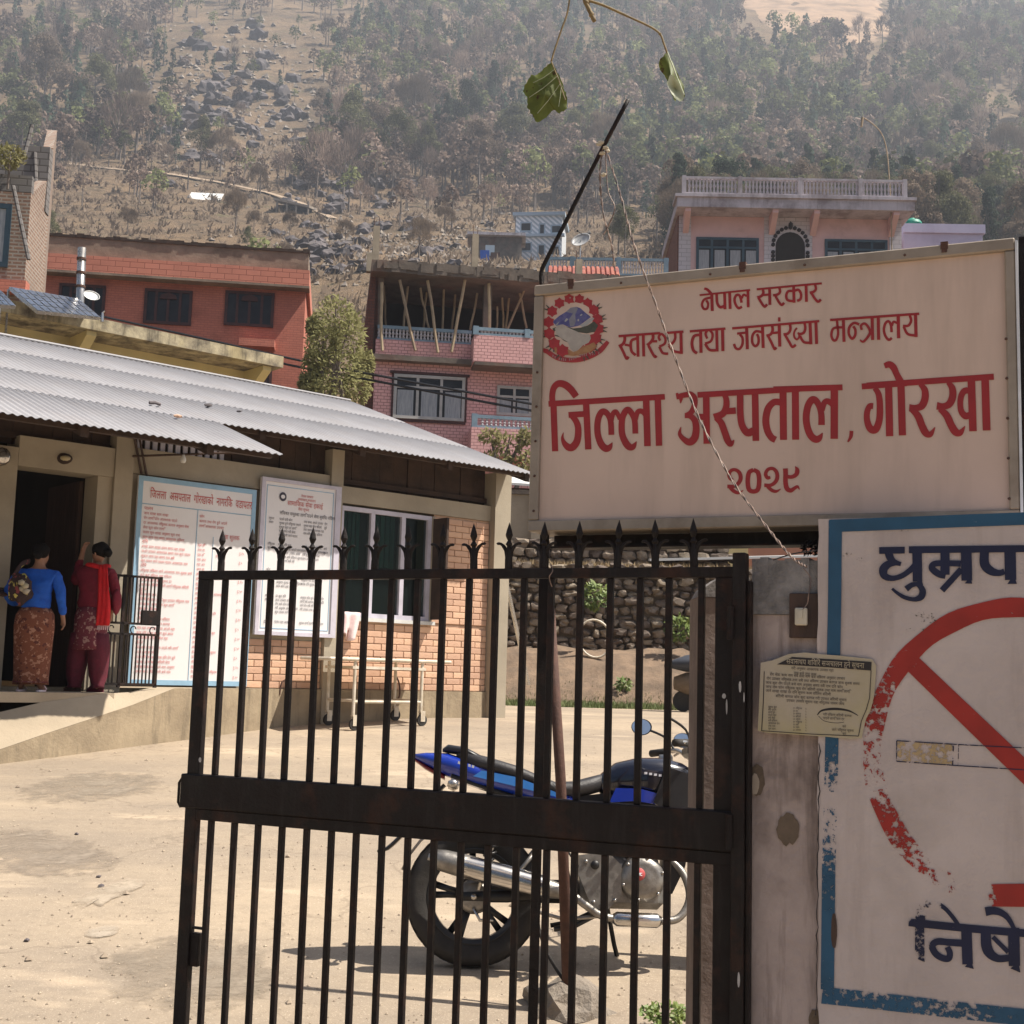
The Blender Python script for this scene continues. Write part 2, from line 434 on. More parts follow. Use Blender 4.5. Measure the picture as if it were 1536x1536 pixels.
M['stone_fill'] = pbr('stone_fill', (0.15, 0.11, 0.075), (0.09, 0.068, 0.048), 6, 1.0, 0.5, 30)
M['boulder'] = pbr('boulder', (0.125, 0.108, 0.11), (0.07, 0.06, 0.063), 0.6, 0.95, 0.6, 3, stain=(0.15, 0.12, 0.10), stain_amt=0.5, rnd=0.3)
M['bark'] = pbr('bark', (0.17, 0.135, 0.115), (0.11, 0.09, 0.075), 2, 0.95)

def patterned(name, base, spots, scale, thr=0.55, spots2=None):
    m, nt, b = newmat(name)
    v = coords(nt, 'Object')
    n = nz(nt, v, scale, 3, 0.6)
    c = mixc(nt, ramp(nt, n, thr, thr + 0.03), base, spots)
    if spots2: c = mixc(nt, ramp(nt, nz(nt, v, scale * 0.8, 2), 0.6, 0.63), c, spots2)
    nt.links.new(c, b.inputs['Base Color']); b.inputs['Roughness'].default_value = 0.9
    return m
M['sarong'] = patterned('sarong', (0.17, 0.055, 0.028), (0.34, 0.17, 0.11), 22, 0.56, (0.09, 0.025, 0.018))
M['kurta'] = patterned('kurta', (0.15, 0.028, 0.04), (0.38, 0.22, 0.19), 26, 0.57)
M['bundle_cloth'] = patterned('bundle_cloth', (0.035, 0.018, 0.018), (0.50, 0.42, 0.10), 16, 0.60, (0.22, 0.05, 0.05))

# ================================================================== GROUND AND HILL
PROF = [(-60, -0.6), (0, -0.35), (4, 0.01), (6.2, 0.2), (15.3, 0.95), (22.6, 0.97), (24.0, 1.75), (25.2, 1.95), (25.9, 3.6), (28, 3.8), (30, 4.0), (34, 4.4), (38.6, 4.7), (42, 7.0),
        (50, 10.5), (58, 14.0), (75, 20), (95, 27), (120, 36), (150, 47), (180, 58.5), (230, 79), (300, 112), (400, 168), (520, 258), (640, 344), (760, 436), (900, 545)]
def prof(y):
    for i in range(len(PROF) - 1):
        a, b = PROF[i], PROF[i + 1]
        if y <= b[0]:
            t = (y - a[0]) / (b[0] - a[0]); return a[1] + (b[1] - a[1]) * t
    return PROF[-1][1]
def H(x, y):
    z = prof(y)
    if y > 45:
        k = min(1, (y - 45) / 110)
        z += k * (6.5 * noise.noise(Vector((x * 0.011, y * 0.011, 3.3))) + 2.6 * noise.noise(Vector((x * 0.04, y * 0.04, 1.2))) + 0.9 * noise.noise(Vector((x * 0.13, y * 0.13, 7.7))))
    elif y < 15.3:
        z += 0.012 * noise.noise(Vector((x * 0.8, y * 0.8, 0)))
    return z
def hit(px, py, y0=26.0, y1=890.0):
    d = ray(px, py); Y = y0
    while Y < y1:
        p = CAMP + d * (Y / d.y)
        if p.z <= H(p.x, p.y): return p
        Y *= 1.008
    return CAMP + d * (y1 / d.y)

def grid_mesh(name, xs_of, ys, nx, mat, kind):
    vs = []; fs = []
    for y in ys:
        x0, x1 = xs_of(y)
        for i in range(nx + 1):
            x = x0 + (x1 - x0) * i / nx
            vs.append((x, y, H(x, y)))
    for j in range(len(ys) - 1):
        for i in range(nx):
            a = j * (nx + 1) + i
            fs.append((a, a + 1, a + nx + 2, a + nx + 1))
    me = bpy.data.meshes.new(name); me.from_pydata(vs, [], fs); me.materials.append(mat)
    me.polygons.foreach_set('use_smooth', [True] * len(me.polygons))
    o = bpy.data.objects.new(name, me); COL.objects.link(o); o['kind'] = kind
    return o

# yard ground: dusty beige concrete and earth
m, nt, b = newmat('yard_ground')
v = coords(nt, 'Object')
n1 = nz(nt, coords(nt, 'Object', (0.5, 1.3, 1)), 0.9, 7, 0.62)
c = mixc(nt, ramp(nt, n1, 0.36, 0.62), (0.39, 0.31, 0.225), (0.29, 0.235, 0.18))
n2 = nz(nt, v, 14, 6, 0.7)
c = mixc(nt, ramp(nt, n2, 0.50, 0.70, 0, 0.42), c, (0.20, 0.16, 0.12))
n3 = nz(nt, coords(nt, 'Object', (0.35, 1, 1)), 1.7, 4, 0.6)
c = mixc(nt, ramp(nt, n3, 0.6, 0.68, 0, 0.6), c, (0.52, 0.41, 0.295))
n4 = nz(nt, v, 90, 3, 0.7)
c = mixc(nt, ramp(nt, n4, 0.60, 0.68, 0, 0.6), c, (0.66, 0.56, 0.43))
vo = N(nt, 'ShaderNodeTexVoronoi'); vo.feature = 'DISTANCE_TO_EDGE'; vo.inputs['Scale'].default_value = 0.55
wv = N(nt, 'ShaderNodeVectorMath'); wv.operation = 'ADD'
nn = N(nt, 'ShaderNodeTexNoise'); nn.inputs['Scale'].default_value = 2.2; nn.inputs['Detail'].default_value = 5
nt.links.new(v, nn.inputs['Vector']); nt.links.new(v, wv.inputs[0]); nt.links.new(nn.outputs[1], wv.inputs[1]); nt.links.new(wv.outputs[0], vo.inputs['Vector'])
c = mixc(nt, ramp(nt, vo.outputs['Distance'], 0.0, 0.012, 0.35, 0), c, (0.13, 0.10, 0.075))
nt.links.new(c, b.inputs['Base Color']); b.inputs['Roughness'].default_value = 0.95; b.inputs['Specular IOR Level'].default_value = 0.2
bp = N(nt, 'ShaderNodeBump'); bp.inputs['Strength'].default_value = 0.35; bp.inputs['Distance'].default_value = 0.012
ma = N(nt, 'ShaderNodeMath'); ma.operation = 'ADD'; nt.links.new(n2, ma.inputs[0]); nt.links.new(nz(nt, v, 70, 4, 0.7), ma.inputs[1])
nt.links.new(ma.outputs[0], bp.inputs['Height']); nt.links.new(bp.outputs[0], b.inputs['Normal'])
M['yard'] = m

# hillside: dry grass, scrub, bare soil, one orange bare slope
m, nt, b = newmat('hillside')
v = coords(nt, 'Object')
n1 = nz(nt, v, 0.045, 8, 0.68)
c = mixc(nt, ramp(nt, n1, 0.40, 0.60), (0.215, 0.15, 0.095), (0.13, 0.095, 0.065))
n2 = nz(nt, v, 0.25, 7, 0.75)
c = mixc(nt, ramp(nt, n2, 0.50, 0.66, 0, 0.85), c, (0.075, 0.062, 0.045))
n3 = nz(nt, v, 0.9, 4, 0.7)
c = mixc(nt, ramp(nt, n3, 0.57, 0.68, 0, 0.6), c, (0.26, 0.20, 0.13))
c = mixc(nt, ramp(nt, nz(nt, v, 0.12, 5, 0.7), 0.58, 0.68, 0, 0.5), c, (0.09, 0.10, 0.045))
nt.links.new(c, b.inputs['Base Color']); b.inputs['Roughness'].default_value = 1.0; b.inputs['Specular IOR Level'].default_value = 0.1
bp = N(nt, 'ShaderNodeBump'); bp.inputs['Strength'].default_value = 1.0; bp.inputs['Distance'].default_value = 1.2
nt.links.new(n2, bp.inputs['Height']); nt.links.new(bp.outputs[0], b.inputs['Normal'])
M['hill'] = m
M['bare_slope'] = pbr('bare_slope', (0.36, 0.235, 0.14), (0.26, 0.17, 0.11), 0.12, 1.0, 1.0, 0.4, stain=(0.13, 0.085, 0.05), stain_amt=0.8)

ys = [-30, -10, 0, 2, 3, 4] + [4 + 0.35 * i for i in range(1, 34)] + [16 + 0.8 * i for i in range(9)] + [22.6, 23.1, 24.0, 25.2]
yard = grid_mesh('ground', lambda y: (-30 - abs(y), 30 + abs(y)), ys, 90, M['yard'], 'structure')
ys = [25.2, 25.5, 25.9, 27, 28]
while ys[-1] < 900: ys.append(ys[-1] * 1.021)
hill = grid_mesh('hillside', lambda y: (-40 - y * 0.75, 40 + y * 0.8), ys, 230, M['hill'], 'structure')

def patch_on_hill(name, poly_px, mat, lift=0.35, n=26):
    """irregular patch of other soil lying on the hillside: outline given by places seen, sampled on the terrain"""
    pts = [hit(*p) for p in poly_px]
    cx = sum(p.x for p in pts) / len(pts); cy = sum(p.y for p in pts) / len(pts)
    ring = cr([(p.x, p.y, 0) for p in pts], 5, True)
    vs = [Vector((cx, cy, H(cx, cy) + lift))]; fs = []; k = len(ring); L = 9
    for l in range(1, L + 1):
        for i, q in enumerate(ring):
            t = l / L
            j = 1 + 0.10 * noise.noise(Vector((i * 1.3, l, 2))) if l == L else 1
            x = cx + (q.x - cx) * t * j; y = cy + (q.y - cy) * t * j
            vs.append(Vector((x, y, H(x, y) + (lift if l < L else -0.3))))
    for i in range(k): fs.append((0, 1 + i, 1 + (i + 1) % k))
    for l in range(L - 1):
        for i in range(k):
            a = 1 + l * k; fs.append((a + i, a + k + i, a + k + (i + 1) % k, a + (i + 1) % k))
    mb = MB(); mb.v = vs; mb.f = fs
    return obj(name, mb, mat, kind='structure', smooth=True)
patch_on_hill('bare_soil', [(1105, -30), (1150, 40), (1180, 60), (1240, 75), (1290, 68), (1340, 50), (1325, 15), (1300, -30)], M['bare_slope'], 0.9)
# footpath contouring across the dry slope
pp = [hit(x, y) for x, y in ((60, 243), (110, 251), (180, 258), (260, 266), (330, 276), (400, 290), (450, 306), (500, 330))]
mb = MB()
for i, q in enumerate(pp[:-1]):
    a, bq = q, pp[i + 1]; t = (bq - a); t.z = 0; t.normalize(); s = Vector((-t.y, t.x, 0)) * 0.9
    k = len(mb.v)
    for p in (a - s, a + s, bq + s, bq - s): mb.v.append(Vector((p.x, p.y, H(p.x, p.y) + 0.35)))
    mb.f.append([k, k + 1, k + 2, k + 3])
M['path'] = pbr('footpath', (0.36, 0.27, 0.19), None, 1, 0.95)
obj('footpath', mb, M['path'], kind='structure')

# ---- plants: crown made of many small leaf faces, trunk with limbs
def leafmat(name, c1, c2, k=0.28):
    m, nt, b = newmat(name)
    g = nt.nodes.new('ShaderNodeNewGeometry')
    oi = nt.nodes.new('ShaderNodeObjectInfo')
    n = nz(nt, g.outputs['Position'], 0.09, 3, 0.6)
    c = mixc(nt, ramp(nt, n, 0.4, 0.6), c1, c2)
    c = mixc(nt, ramp(nt, g.outputs['Random Per Island'], 0, 1, 0, 0.6), c, tuple(x * 1.3 for x in c1))
    h = N(nt, 'ShaderNodeHueSaturation'); nt.links.new(ramp(nt, oi.outputs['Random'], 0, 1, 0.7, 1.3), h.inputs['Value'])
    nt.links.new(c, h.inputs['Color']); nt.links.new(h.outputs[0], b.inputs['Base Color']); b.inputs['Roughness'].default_value = 0.9
    b.inputs['Specular IOR Level'].default_value = 0.15
    tl = nt.nodes.new('ShaderNodeBsdfTranslucent'); nt.links.new(h.outputs[0], tl.inputs[0])
    mx = nt.nodes.new('ShaderNodeMixShader'); mx.inputs[0].default_value = k
    nt.links.new(b.outputs[0], mx.inputs[1]); nt.links.new(tl.outputs[0], mx.inputs[2]); nt.links.new(mx.outputs[0], nt.nodes['Material Output'].inputs[0])
    return m
M['f_bare'] = leafmat('twig_crown', (0.19, 0.145, 0.105), (0.15, 0.11, 0.08))
M['f_olive'] = leafmat('olive_crown', (0.13, 0.13, 0.062), (0.095, 0.095, 0.05))
M['f_dark'] = leafmat('dark_crown', (0.048, 0.068, 0.045), (0.065, 0.08, 0.052))
M['f_bright'] = leafmat('bamboo_crown', (0.26, 0.25, 0.11), (0.36, 0.31, 0.16), 0.45)

def crown_mb(kind, rng, n, leaf, h=10.0):
    """uneven crown: clumps on a lopsided dome (or cone), leaves turned outwards; 'bare' is a cloud of fine twigs"""
    mb = MB(); cl = []
    if kind == 'cone':
        for z in [1.8 + i * 0.42 for i in range(20)]:
            r = (2.3 - z * 0.2) * rng.uniform(.6, 1.1); a = rng.uniform(0, 6.28); cl.append((Vector((math.cos(a) * r * .6, math.sin(a) * r * .6, z)), max(.5, 1.2 - z * .06)))
    else:
        sx, sy = rng.uniform(.85, 1.2), rng.uniform(.85, 1.2)
        for i in range(22):
            a = rng.uniform(0, 2 * pi); e = rng.uniform(-.35, 1.45); q = rng.uniform(.55, 1)
            cl.append((Vector((math.cos(a) * math.cos(e) * 2.5 * sx * q, math.sin(a) * math.cos(e) * 2.5 * sy * q, 5.6 + math.sin(e) * 3.4 * q)), rng.uniform(.75, 1.35)))
    mid = Vector((0, 0, 5)); per = max(4, n // len(cl))
    for c, rad in cl:
        for i in range(per):
            d = Vector((rng.gauss(0, 1), rng.gauss(0, 1), rng.gauss(0, 0.8))).normalized()
            d = (d + (c - mid).normalized() * .6).normalized()
            p = c + d * rad * rng.uniform(0.3, 1.0) ** 0.5
            if kind == 'bare':
                out = ((p - Vector((0, 0, 2.5))).normalized() + Vector((rng.gauss(0, .35), rng.gauss(0, .35), .25 + rng.gauss(0, .3)))).normalized(); L = leaf * rng.uniform(.9, 2.6)
                s = out.cross(Vector((rng.gauss(0, 1), rng.gauss(0, 1), rng.gauss(0, 1)))).normalized() * leaf * 0.07
                k = len(mb.v); mb.v += [p - s, p + s, p + out * L]; mb.f.append([k, k + 1, k + 2])
            else:
                nn = (d + Vector((rng.gauss(0, .5), rng.gauss(0, .5), rng.gauss(0, .5)))).normalized(); a = nn.orthogonal().normalized(); b2 = nn.cross(a); g = rng.uniform(0, 6.28)
                a, b2 = a * math.cos(g) + b2 * math.sin(g), b2 * math.cos(g) - a * math.sin(g)
                q = leaf * rng.uniform(0.5, 1.4)
                k = len(mb.v); mb.v += [p - a * q * 0.5, p + b2 * q * 0.4, p + a * q * 0.6, p - b2 * q * 0.35]; mb.f.append([k, k + 1, k + 2, k + 3])
    return mb
def trunk_mb(rng, kind, h=10.0, limbs=6):
    mb = MB()
    top = h * (0.92 if kind != 'round' else 0.75)
    lean = rng.uniform(-0.5, 0.5)
    pts = [(0, 0, -1.0), (0.05, 0, 1), (lean * 0.3, 0.1, top * 0.4), (lean * 0.7, -0.05, top * 0.7), (lean, 0, top)]
    mb.tube(pts, [0.24, 0.18, 0.14, 0.09, 0.03], 5)
    for i in range(limbs):
        z = rng.uniform(0.28, 0.8) * h; a = rng.uniform(0, 2 * pi); L = rng.uniform(1.2, 2.6) * (1 if kind != 'cone' else 0.6)
        x0 = lean * z / h
        mb.tube([(x0, 0, z), (x0 + math.cos(a) * L * 0.5, math.sin(a) * L * 0.5, z + L * 0.35), (x0 + math.cos(a) * L, math.sin(a) * L, z + L * 0.95)], [0.07, 0.05, 0.02], 4)
    return mb
rngT = random.Random(11)
PROTO = []   # (kind word, crown mesh, trunk mesh)
for kind, fm, word, cnt in (('bare', 'f_bare', 'bare_tree', 3), ('round', 'f_olive', 'olive_tree', 2), ('cone', 'f_dark', 'pine_tree', 2), ('round', 'f_bare', 'dry_leaved_tree', 1), ('round', 'f_dark', 'evergreen_tree', 1)):
    for i in range(cnt):
        z0 = Vector((0, 0, 0))
        cm = mesh_of('crown', crown_mb(kind, rngT, 4800 if kind == 'bare' else 5200, 0.21 if kind != 'bare' else 0.42), M[fm], z0)
        tm = mesh_of('trunk', trunk_mb(rngT, kind, limbs=9 if kind == 'bare' else 5), M['bark'], z0)
        PROTO.append((word, cm, tm))
WORD = {'bare_tree': ('bare leafless tree', 'bare trees on the hillside'), 'olive_tree': ('olive green tree', 'olive green trees on the hillside'),
        'pine_tree': ('dark narrow pine tree', 'dark pines on the hillside'), 'dry_leaved_tree': ('brown dry-leaved tree', 'dry-leaved trees on the hillside'),
        'evergreen_tree': ('dark evergreen tree', 'dark evergreens on the hillside')}
PLACES = [(-9999, 'outside the left edge'), (0, 'above the brick tower house'), (90, 'above the metal vent pipe'), (170, 'above the left brown window'), (280, 'above the white sheet shelter'), (345, 'above the right brown window'), (430, 'above the open shed'), (520, 'above the left column stub'),
          (600, 'above the bamboo props'), (690, 'left of the striped house'), (760, 'above the striped house'), (850, 'behind the top of the rod'), (950, 'left of the balustraded house'), (1030, "above the balustrade's left end"), (1110, 'above the arched door'), (1200, "above the balustrade's middle"), (1290, 'beside the bent mast'), (1360, 'above the green tank'), (1420, 'above the lilac building'), (1480, 'by the right edge'), (1537, 'outside the right edge')]
def region(px, py):
    a = [n_ for x, n_ in PLACES if px >= x][-1]
    b = 'near the top' if py < 60 else 'high up' if py < 120 else 'half way up' if py < 180 else 'lower half' if py < 240 else 'low' if py < 310 else 'at the foot of the slope'
    return a + ', ' + b
def plant_tree(pi_, p, s, rz):
    word, cm, tm = PROTO[pi_]
    px, py = topx(p)
    o = bpy.data.objects.new(word, None); COL.objects.link(o); o.location = (p.x, p.y, H(p.x, p.y)); o.scale = (s[0], s[0], s[1]); o.rotation_euler = (0, 0, rz)
    o['label'] = WORD[word][0] + ' ' + region(px, py); o['category'] = 'tree'; o['group'] = WORD[word][1] + ' ' + region(px, py)
    for nm, me in (('trunk', tm), ('crown', cm)):
        c = bpy.data.objects.new(nm, me); COL.objects.link(c); c.parent = o
    return o
# candidate positions
rngF = random.Random(5)
def density(px, py, p):
    """how wooded a place is (clearings and the boulder field are where the photograph has them)"""
    if 1110 < px < 1335 and py < 66: return 0.0
    if 262 < px < 348 and 285 < py < 350 or 690 < px < 860 and 335 < py < 470 or 400 < px < 475 and 308 < py < 350: return 0.0
    d = 1.0
    if py > 250 and px < 470: d = 0.16
    if py > 300 and px < 800: d = 0.12
    if py > 330 and px < 1010: d = 0.05
    if 190 < px < 560 and 20 < py < 250: d = 0.12 if 260 < px < 480 else .3
    if 150 < px < 600 and py < 30: d = 0.5
    if px < 190 and py < 250: d = 0.75
    return d
cand = []
for i in range(9600):
    y = rngF.uniform(105, 680); x = rngF.uniform(-0.62, 0.62) * y
    p = Vector((x, y, H(x, y))); px, py = topx(p)
    if py > 480 or py < -380 or (px > 600 and y < 165): continue
    d = density(px, py, p)
    d *= 0.45 + 0.9 * max(0, noise.noise(Vector((x * 0.02, y * 0.02, 9.1))) + 0.5)
    if rngF.random() < d: cand.append((p, px, py))
def kindof(p, px, py):
    r = rngF.random() ; gz = noise.noise(Vector((p.x * 0.012, p.y * 0.012, 4.4)))
    if py > 250 and px < 900: return rngF.choice([0, 1, 2, 0, 1, 7, 3])
    if r < 0.22 - gz * 0.3: return rngF.choice([0, 1, 2])
    if r < 0.45 - gz * 0.3: return 7
    if r < 0.76: return rngF.choice([3, 4])
    if r < 0.92: return rngF.choice([5, 6])
    return 8
cand.sort(key=lambda t: t[0].y)
near, far = [], []
for t in cand:
    inview = -60 < t[1] < 1600 and -30 < t[2] < 470
    (near if inview and len(near) < 262 else far).append(t)
for p, px, py in near:
    k = kindof(p, px, py); s = rngF.uniform(0.65, 1.25) * (0.5 if py > 250 and px < 900 or p.y < 150 else 0.6 if density(px, py, p) < .2 else 1.15)
    plant_tree(k, p, (s, s * rngF.uniform(0.95, 1.25)), rngF.uniform(0, 6.28))
for (px, py, hp, k) in ((525, 258, 130, 3), (556, 250, 105, 7), (592, 280, 120, 4), (640, 272, 95, 3), (668, 250, 110, 5), (718, 292, 120, 7), (700, 240, 130, 8), (768, 262, 120, 4), (205, 226, 100, 0), (300, 262, 95, 3), (330, 268, 80, 1), (140, 205, 130, 4), (62, 190, 150, 7),
                          (352, 352, 75, 2), (385, 300, 60, 0), (190, 190, 90, 1), (820, 268, 120, 7), (862, 262, 105, 3), (905, 270, 110, 1), (944, 280, 100, 4), (740, 200, 110, 6), (620, 215, 110, 1), (480, 200, 70, 7), (30, 250, 110, 4), (118, 262, 60, 0), (240, 300, 45, 7), (1400, 300, 95, 4), (1470, 310, 110, 7), (1440, 250, 100, 8), (1510, 290, 120, 0)):
    p = hit(px, py, 60); s = hp / 1950 * p.y / 9.6
    plant_tree(k, p, (s * rngF.uniform(.75, .95), s), rngF.uniform(0, 6.28))
# the forest beyond reads as one mass
import numpy as np
small = []
for word, kind, fm in (('a', 'round', 0), ('b', 'round', 1), ('c', 'cone', 2), ('d', 'round', 0), ('e', 'bare', 0)):
    q = crown_mb(kind, rngT, 420 if kind == 'bare' else 215, 0.76 if kind != 'bare' else 1.1)
    t = MB(); t.tube([(0, 0, -1), (0.1, 0, 4), (0.2, 0, 8)], [0.28, 0.18, 0.06], 4)
    small.append((np.array([tuple(a) for a in q.v]), q.f, fm, np.array([tuple(a) for a in t.v]), t.f))
VS, FS, MI, base = [], [], [], 0
for p, px, py in far:
    k = kindof(p, px, py); j = {0: 0, 1: 0, 2: 4, 7: 3, 3: 1, 4: 1, 5: 2, 6: 2, 8: 2}[k]
    v0, f0, mi, tv, tf = small[j]
    s = rngF.uniform(0.75, 1.6) * (.6 if density(px, py, p) < .2 else 1); a = rngF.uniform(0, 6.28); ca, sa = math.cos(a) * s, math.sin(a) * s
    rot = np.array([[ca, -sa, 0], [sa, ca, 0], [0, 0, s * rngF.uniform(0.95, 1.2)]])
    z = H(p.x, p.y)
    for vv, ff, mm in ((v0, f0, mi * 3 + rngF.choice([0, 1, 1, 2])), (tv, tf, 9)):
        VS.append(vv @ rot.T + np.array([p.x, p.y, z]))
        FS += [[i + base for i in f] for f in ff]; MI += [mm] * len(ff); base += len(vv)
me = bpy.data.meshes.new('forest')
me.from_pydata(np.concatenate(VS).tolist(), [], FS)
TONE = []
for mm, c1 in (('f_bare', (0.17, 0.125, 0.10)), ('f_olive', (0.13, 0.14, 0.06)), ('f_dark', (0.052, 0.075, 0.048))):
    for q in (.42, 0.85, 1.35): TONE.append(leafmat(mm + '_tone', tuple(x * q for x in c1), tuple(x * q * .75 for x in c1)))
for mm in TONE + [M['bark']]: me.materials.append(mm)
me.polygons.foreach_set('material_index', MI)
o = bpy.data.objects.new('forest', me); COL.objects.link(o); o['kind'] = 'stuff'; print('forest faces', len(FS))
o['label'] = 'dense mixed forest of grey-brown and green trees covering the upper hillside'; o['category'] = 'forest'
print('TREES near', len(near), 'far', len(far))

# low scrub on the open slopes: uncountable
mb = MB(); rs = random.Random(21)
for i in range(9000):
    y = rs.uniform(60, 400) ; x = rs.uniform(-0.47, 0.47) * y
    z = H(x, y); s = rs.uniform(0.25, 0.8) * (1 + y / 250)
    for k in range(7):
        d = Vector((rs.gauss(0, 1), rs.gauss(0, 1), abs(rs.gauss(0, 1)) + 0.5)).normalized(); q = Vector((x + rs.gauss(0, .4) * s, y + rs.gauss(0, .4) * s, z - 0.1))
        sd = d.orthogonal().normalized() * s * 0.22; b0 = len(mb.v)
        mb.v += [q - sd, q + sd, q + d * s * 1.1]; mb.f.append([b0, b0 + 1, b0 + 2])
obj('scrub', mb, M['f_bare'], kind='stuff', label='low dry scrub scattered over the open slope', cat='scrub')

# boulders
protoB = []
for i in range(4):
    mb = MB(); mb.blob((0, 0, 0), (1.0, 0.8, 0.62), 2, 0.75, i + 3)
    for q in mb.v:
        q.x = round(q.x * 2.2) / 2.2 * 0.5 + q.x * 0.5; q.z = round(q.z * 2.5) / 2.5 * 0.5 + q.z * 0.5
    protoB.append(mesh_of('boulder', mb, M['boulder'], Vector()))
rb = random.Random(3); nb = 0
spots = []
for i in range(235):
    u = rb.random()
    if u < 0.5: px, py = rb.gauss(330, 85), rb.gauss(150, 50)
    elif u < 0.72: px, py = rb.gauss(520, 60), rb.gauss(290, 28)
    elif u < 0.9: px, py = rb.gauss(480, 35), rb.gauss(390, 25)
    else: px, py = rb.gauss(620, 60), rb.gauss(385, 18)
    if not (90 < px < 760 and 40 < py < 430): continue
    spots.append((px, py))
for px, py in spots:
    p = hit(px, py); s = p.y * rb.uniform(0.0032, 0.0095)
    o = bpy.data.objects.new('boulder', rb.choice(protoB)); COL.objects.link(o)
    o.location = (p.x, p.y, H(p.x, p.y) + s * 0.1); o.scale = (s * rb.uniform(0.8, 1.4), s, s * rb.uniform(0.7, 1.2)); o.rotation_euler = (rb.uniform(-.4, .4), rb.uniform(-.4, .4), rb.uniform(0, 6))
    wr = 'in the boulder field high above the red building' if py < 230 else 'in the rocky gully below the forest' if py < 340 else 'on the stony slope beside the pink building'
    sz = 'large' if s / p.y > .0076 else 'small' if s / p.y < .0052 else 'middling'
    setp(o, sz + ' dark angular boulder ' + region(px, py), 'boulder', sz + ' dark boulders ' + region(px, py))
# rubble: uncountable pale stones of the quarried slope
mb = MB()
for i in range(1500):
    px, py = (rb.gauss(620, 110), rb.gauss(375, 28)) if i % 2 else (rb.gauss(360, 110), rb.gauss(150, 60))
    if py < 15 or py > 440: continue
    p = hit(px, py); s = p.y * rb.uniform(0.001, 0.0032)
    c = Vector((p.x, p.y, H(p.x, p.y) + s * .3)); k = len(mb.v)
    a = rb.uniform(0, 6); 
    for j in range(4): mb.v.append(c + Vector((math.cos(a + j * 1.57) * s * rb.uniform(.7, 1.3), math.sin(a + j * 1.57) * s * rb.uniform(.7, 1.3), -s * .4)))
    mb.v.append(c + Vector((rb.uniform(-.3, .3) * s, rb.uniform(-.3, .3) * s, s * rb.uniform(.5, 1))))
    mb.f += [[k, k + 1, k + 4], [k + 1, k + 2, k + 4], [k + 2, k + 3, k + 4], [k + 3, k, k + 4]]
M['rubble'] = pbr('rubble', (0.30, 0.25, 0.20), (0.16, 0.135, 0.12), 0.4, 1.0)
obj('rubble', mb, M['rubble'], kind='stuff', label='loose grey rubble strewn over the stony slope', cat='rubble')

# ================================================================== FAR AND MIDDLE BUILDINGS
def window(fr, o, u0, u1, z0, z1, fm, gm, parent, n=2, trans=0.0, wd=0.06, curtain=None, label=None, proud=0.05):
    """frame with mullions standing proud, recessed panes as sub-parts"""
    mb = MB(fr); P = o + proud
    mb.box(u0, u1, o - 0.02, P, z1 - wd, z1); mb.box(u0, u1, o - 0.02, P, z0, z0 + wd)
    mb.box(u0, u0 + wd, o - 0.02, P - 0.003, z0 + wd, z1 - wd); mb.box(u1 - wd, u1, o - 0.02, P - 0.003, z0 + wd, z1 - wd)
    for i in range(1, n):
        u = u0 + (u1 - u0) * i / n; mb.box(u - wd * .45, u + wd * .45, o - 0.02, P - 0.006, z0 + wd, z1 - wd)
    if trans: mb.box(u0 + wd, u1 - wd, o - 0.02, P - 0.009, trans - wd * .4, trans + wd * .4)
    f = obj('window', mb, fm, parent, label=label)
    for i in range(n):
        a = u0 + (u1 - u0) * i / n + wd * .45; b2 = u0 + (u1 - u0) * (i + 1) / n - wd * .45
        q = MB(fr); q.box(a, b2, o + 0.002, o + 0.012, z0 + wd * .9, z1 - wd * .9)
        obj('pane', q, gm, f)
        if curtain is not None:
            c = MB(fr); c.box(a + (b2 - a) * .12, b2 - (b2 - a) * .12, o + 0.014, o + 0.02, z0 + wd, (trans or z1) - wd)
            obj('curtain', c, curtain, f)
    return f
M['pane_dark'] = glassy('pane_dark', (0.025, 0.024, 0.028), 0.3, .3)
M['lace'] = pbr('lace_curtain', (0.42, 0.44, 0.46), (0.28, 0.30, 0.33), 9, 0.9, aniso=(3, 3, 0.3))

def balustrade(fr, o, u0, u1, z0, z1, rm, bm_, parent, n, posts=(), th=0.10, slim=0.032):
    mb = MB(fr)
    mb.box(u0, u1, o - th / 2, o + th / 2, z1 - 0.11, z1); mb.box(u0, u1, o - th / 2, o + th / 2, z0, z0 + 0.07)
    for q in posts: mb.box(q - 0.09, q + 0.09, o - th * .7, o + th * .7, z0, z1 + 0.03)
    obj('railing', mb, rm, parent)
    me = None
    for i in range(n):
        u = u0 + (u1 - u0) * (i + .5) / n
        if any(abs(u - q) < 0.12 for q in posts): continue
        if me is None:
            b3 = MB(); h = z1 - z0 - 0.18
            b3.lathe([(slim, 0), (slim * 1.5, h * .12), (slim * .8, h * .3), (slim * 1.7, h * .5), (slim * .8, h * .72), (slim * 1.5, h * .88), (slim, h)], n=6)
            me = mesh_of('baluster', b3, bm_, Vector())
        c = bpy.data.objects.new('baluster', me); COL.objects.link(c); c.parent = parent
        c.location = fr.pt(u, o, z0 + 0.07) - root_of(parent).location

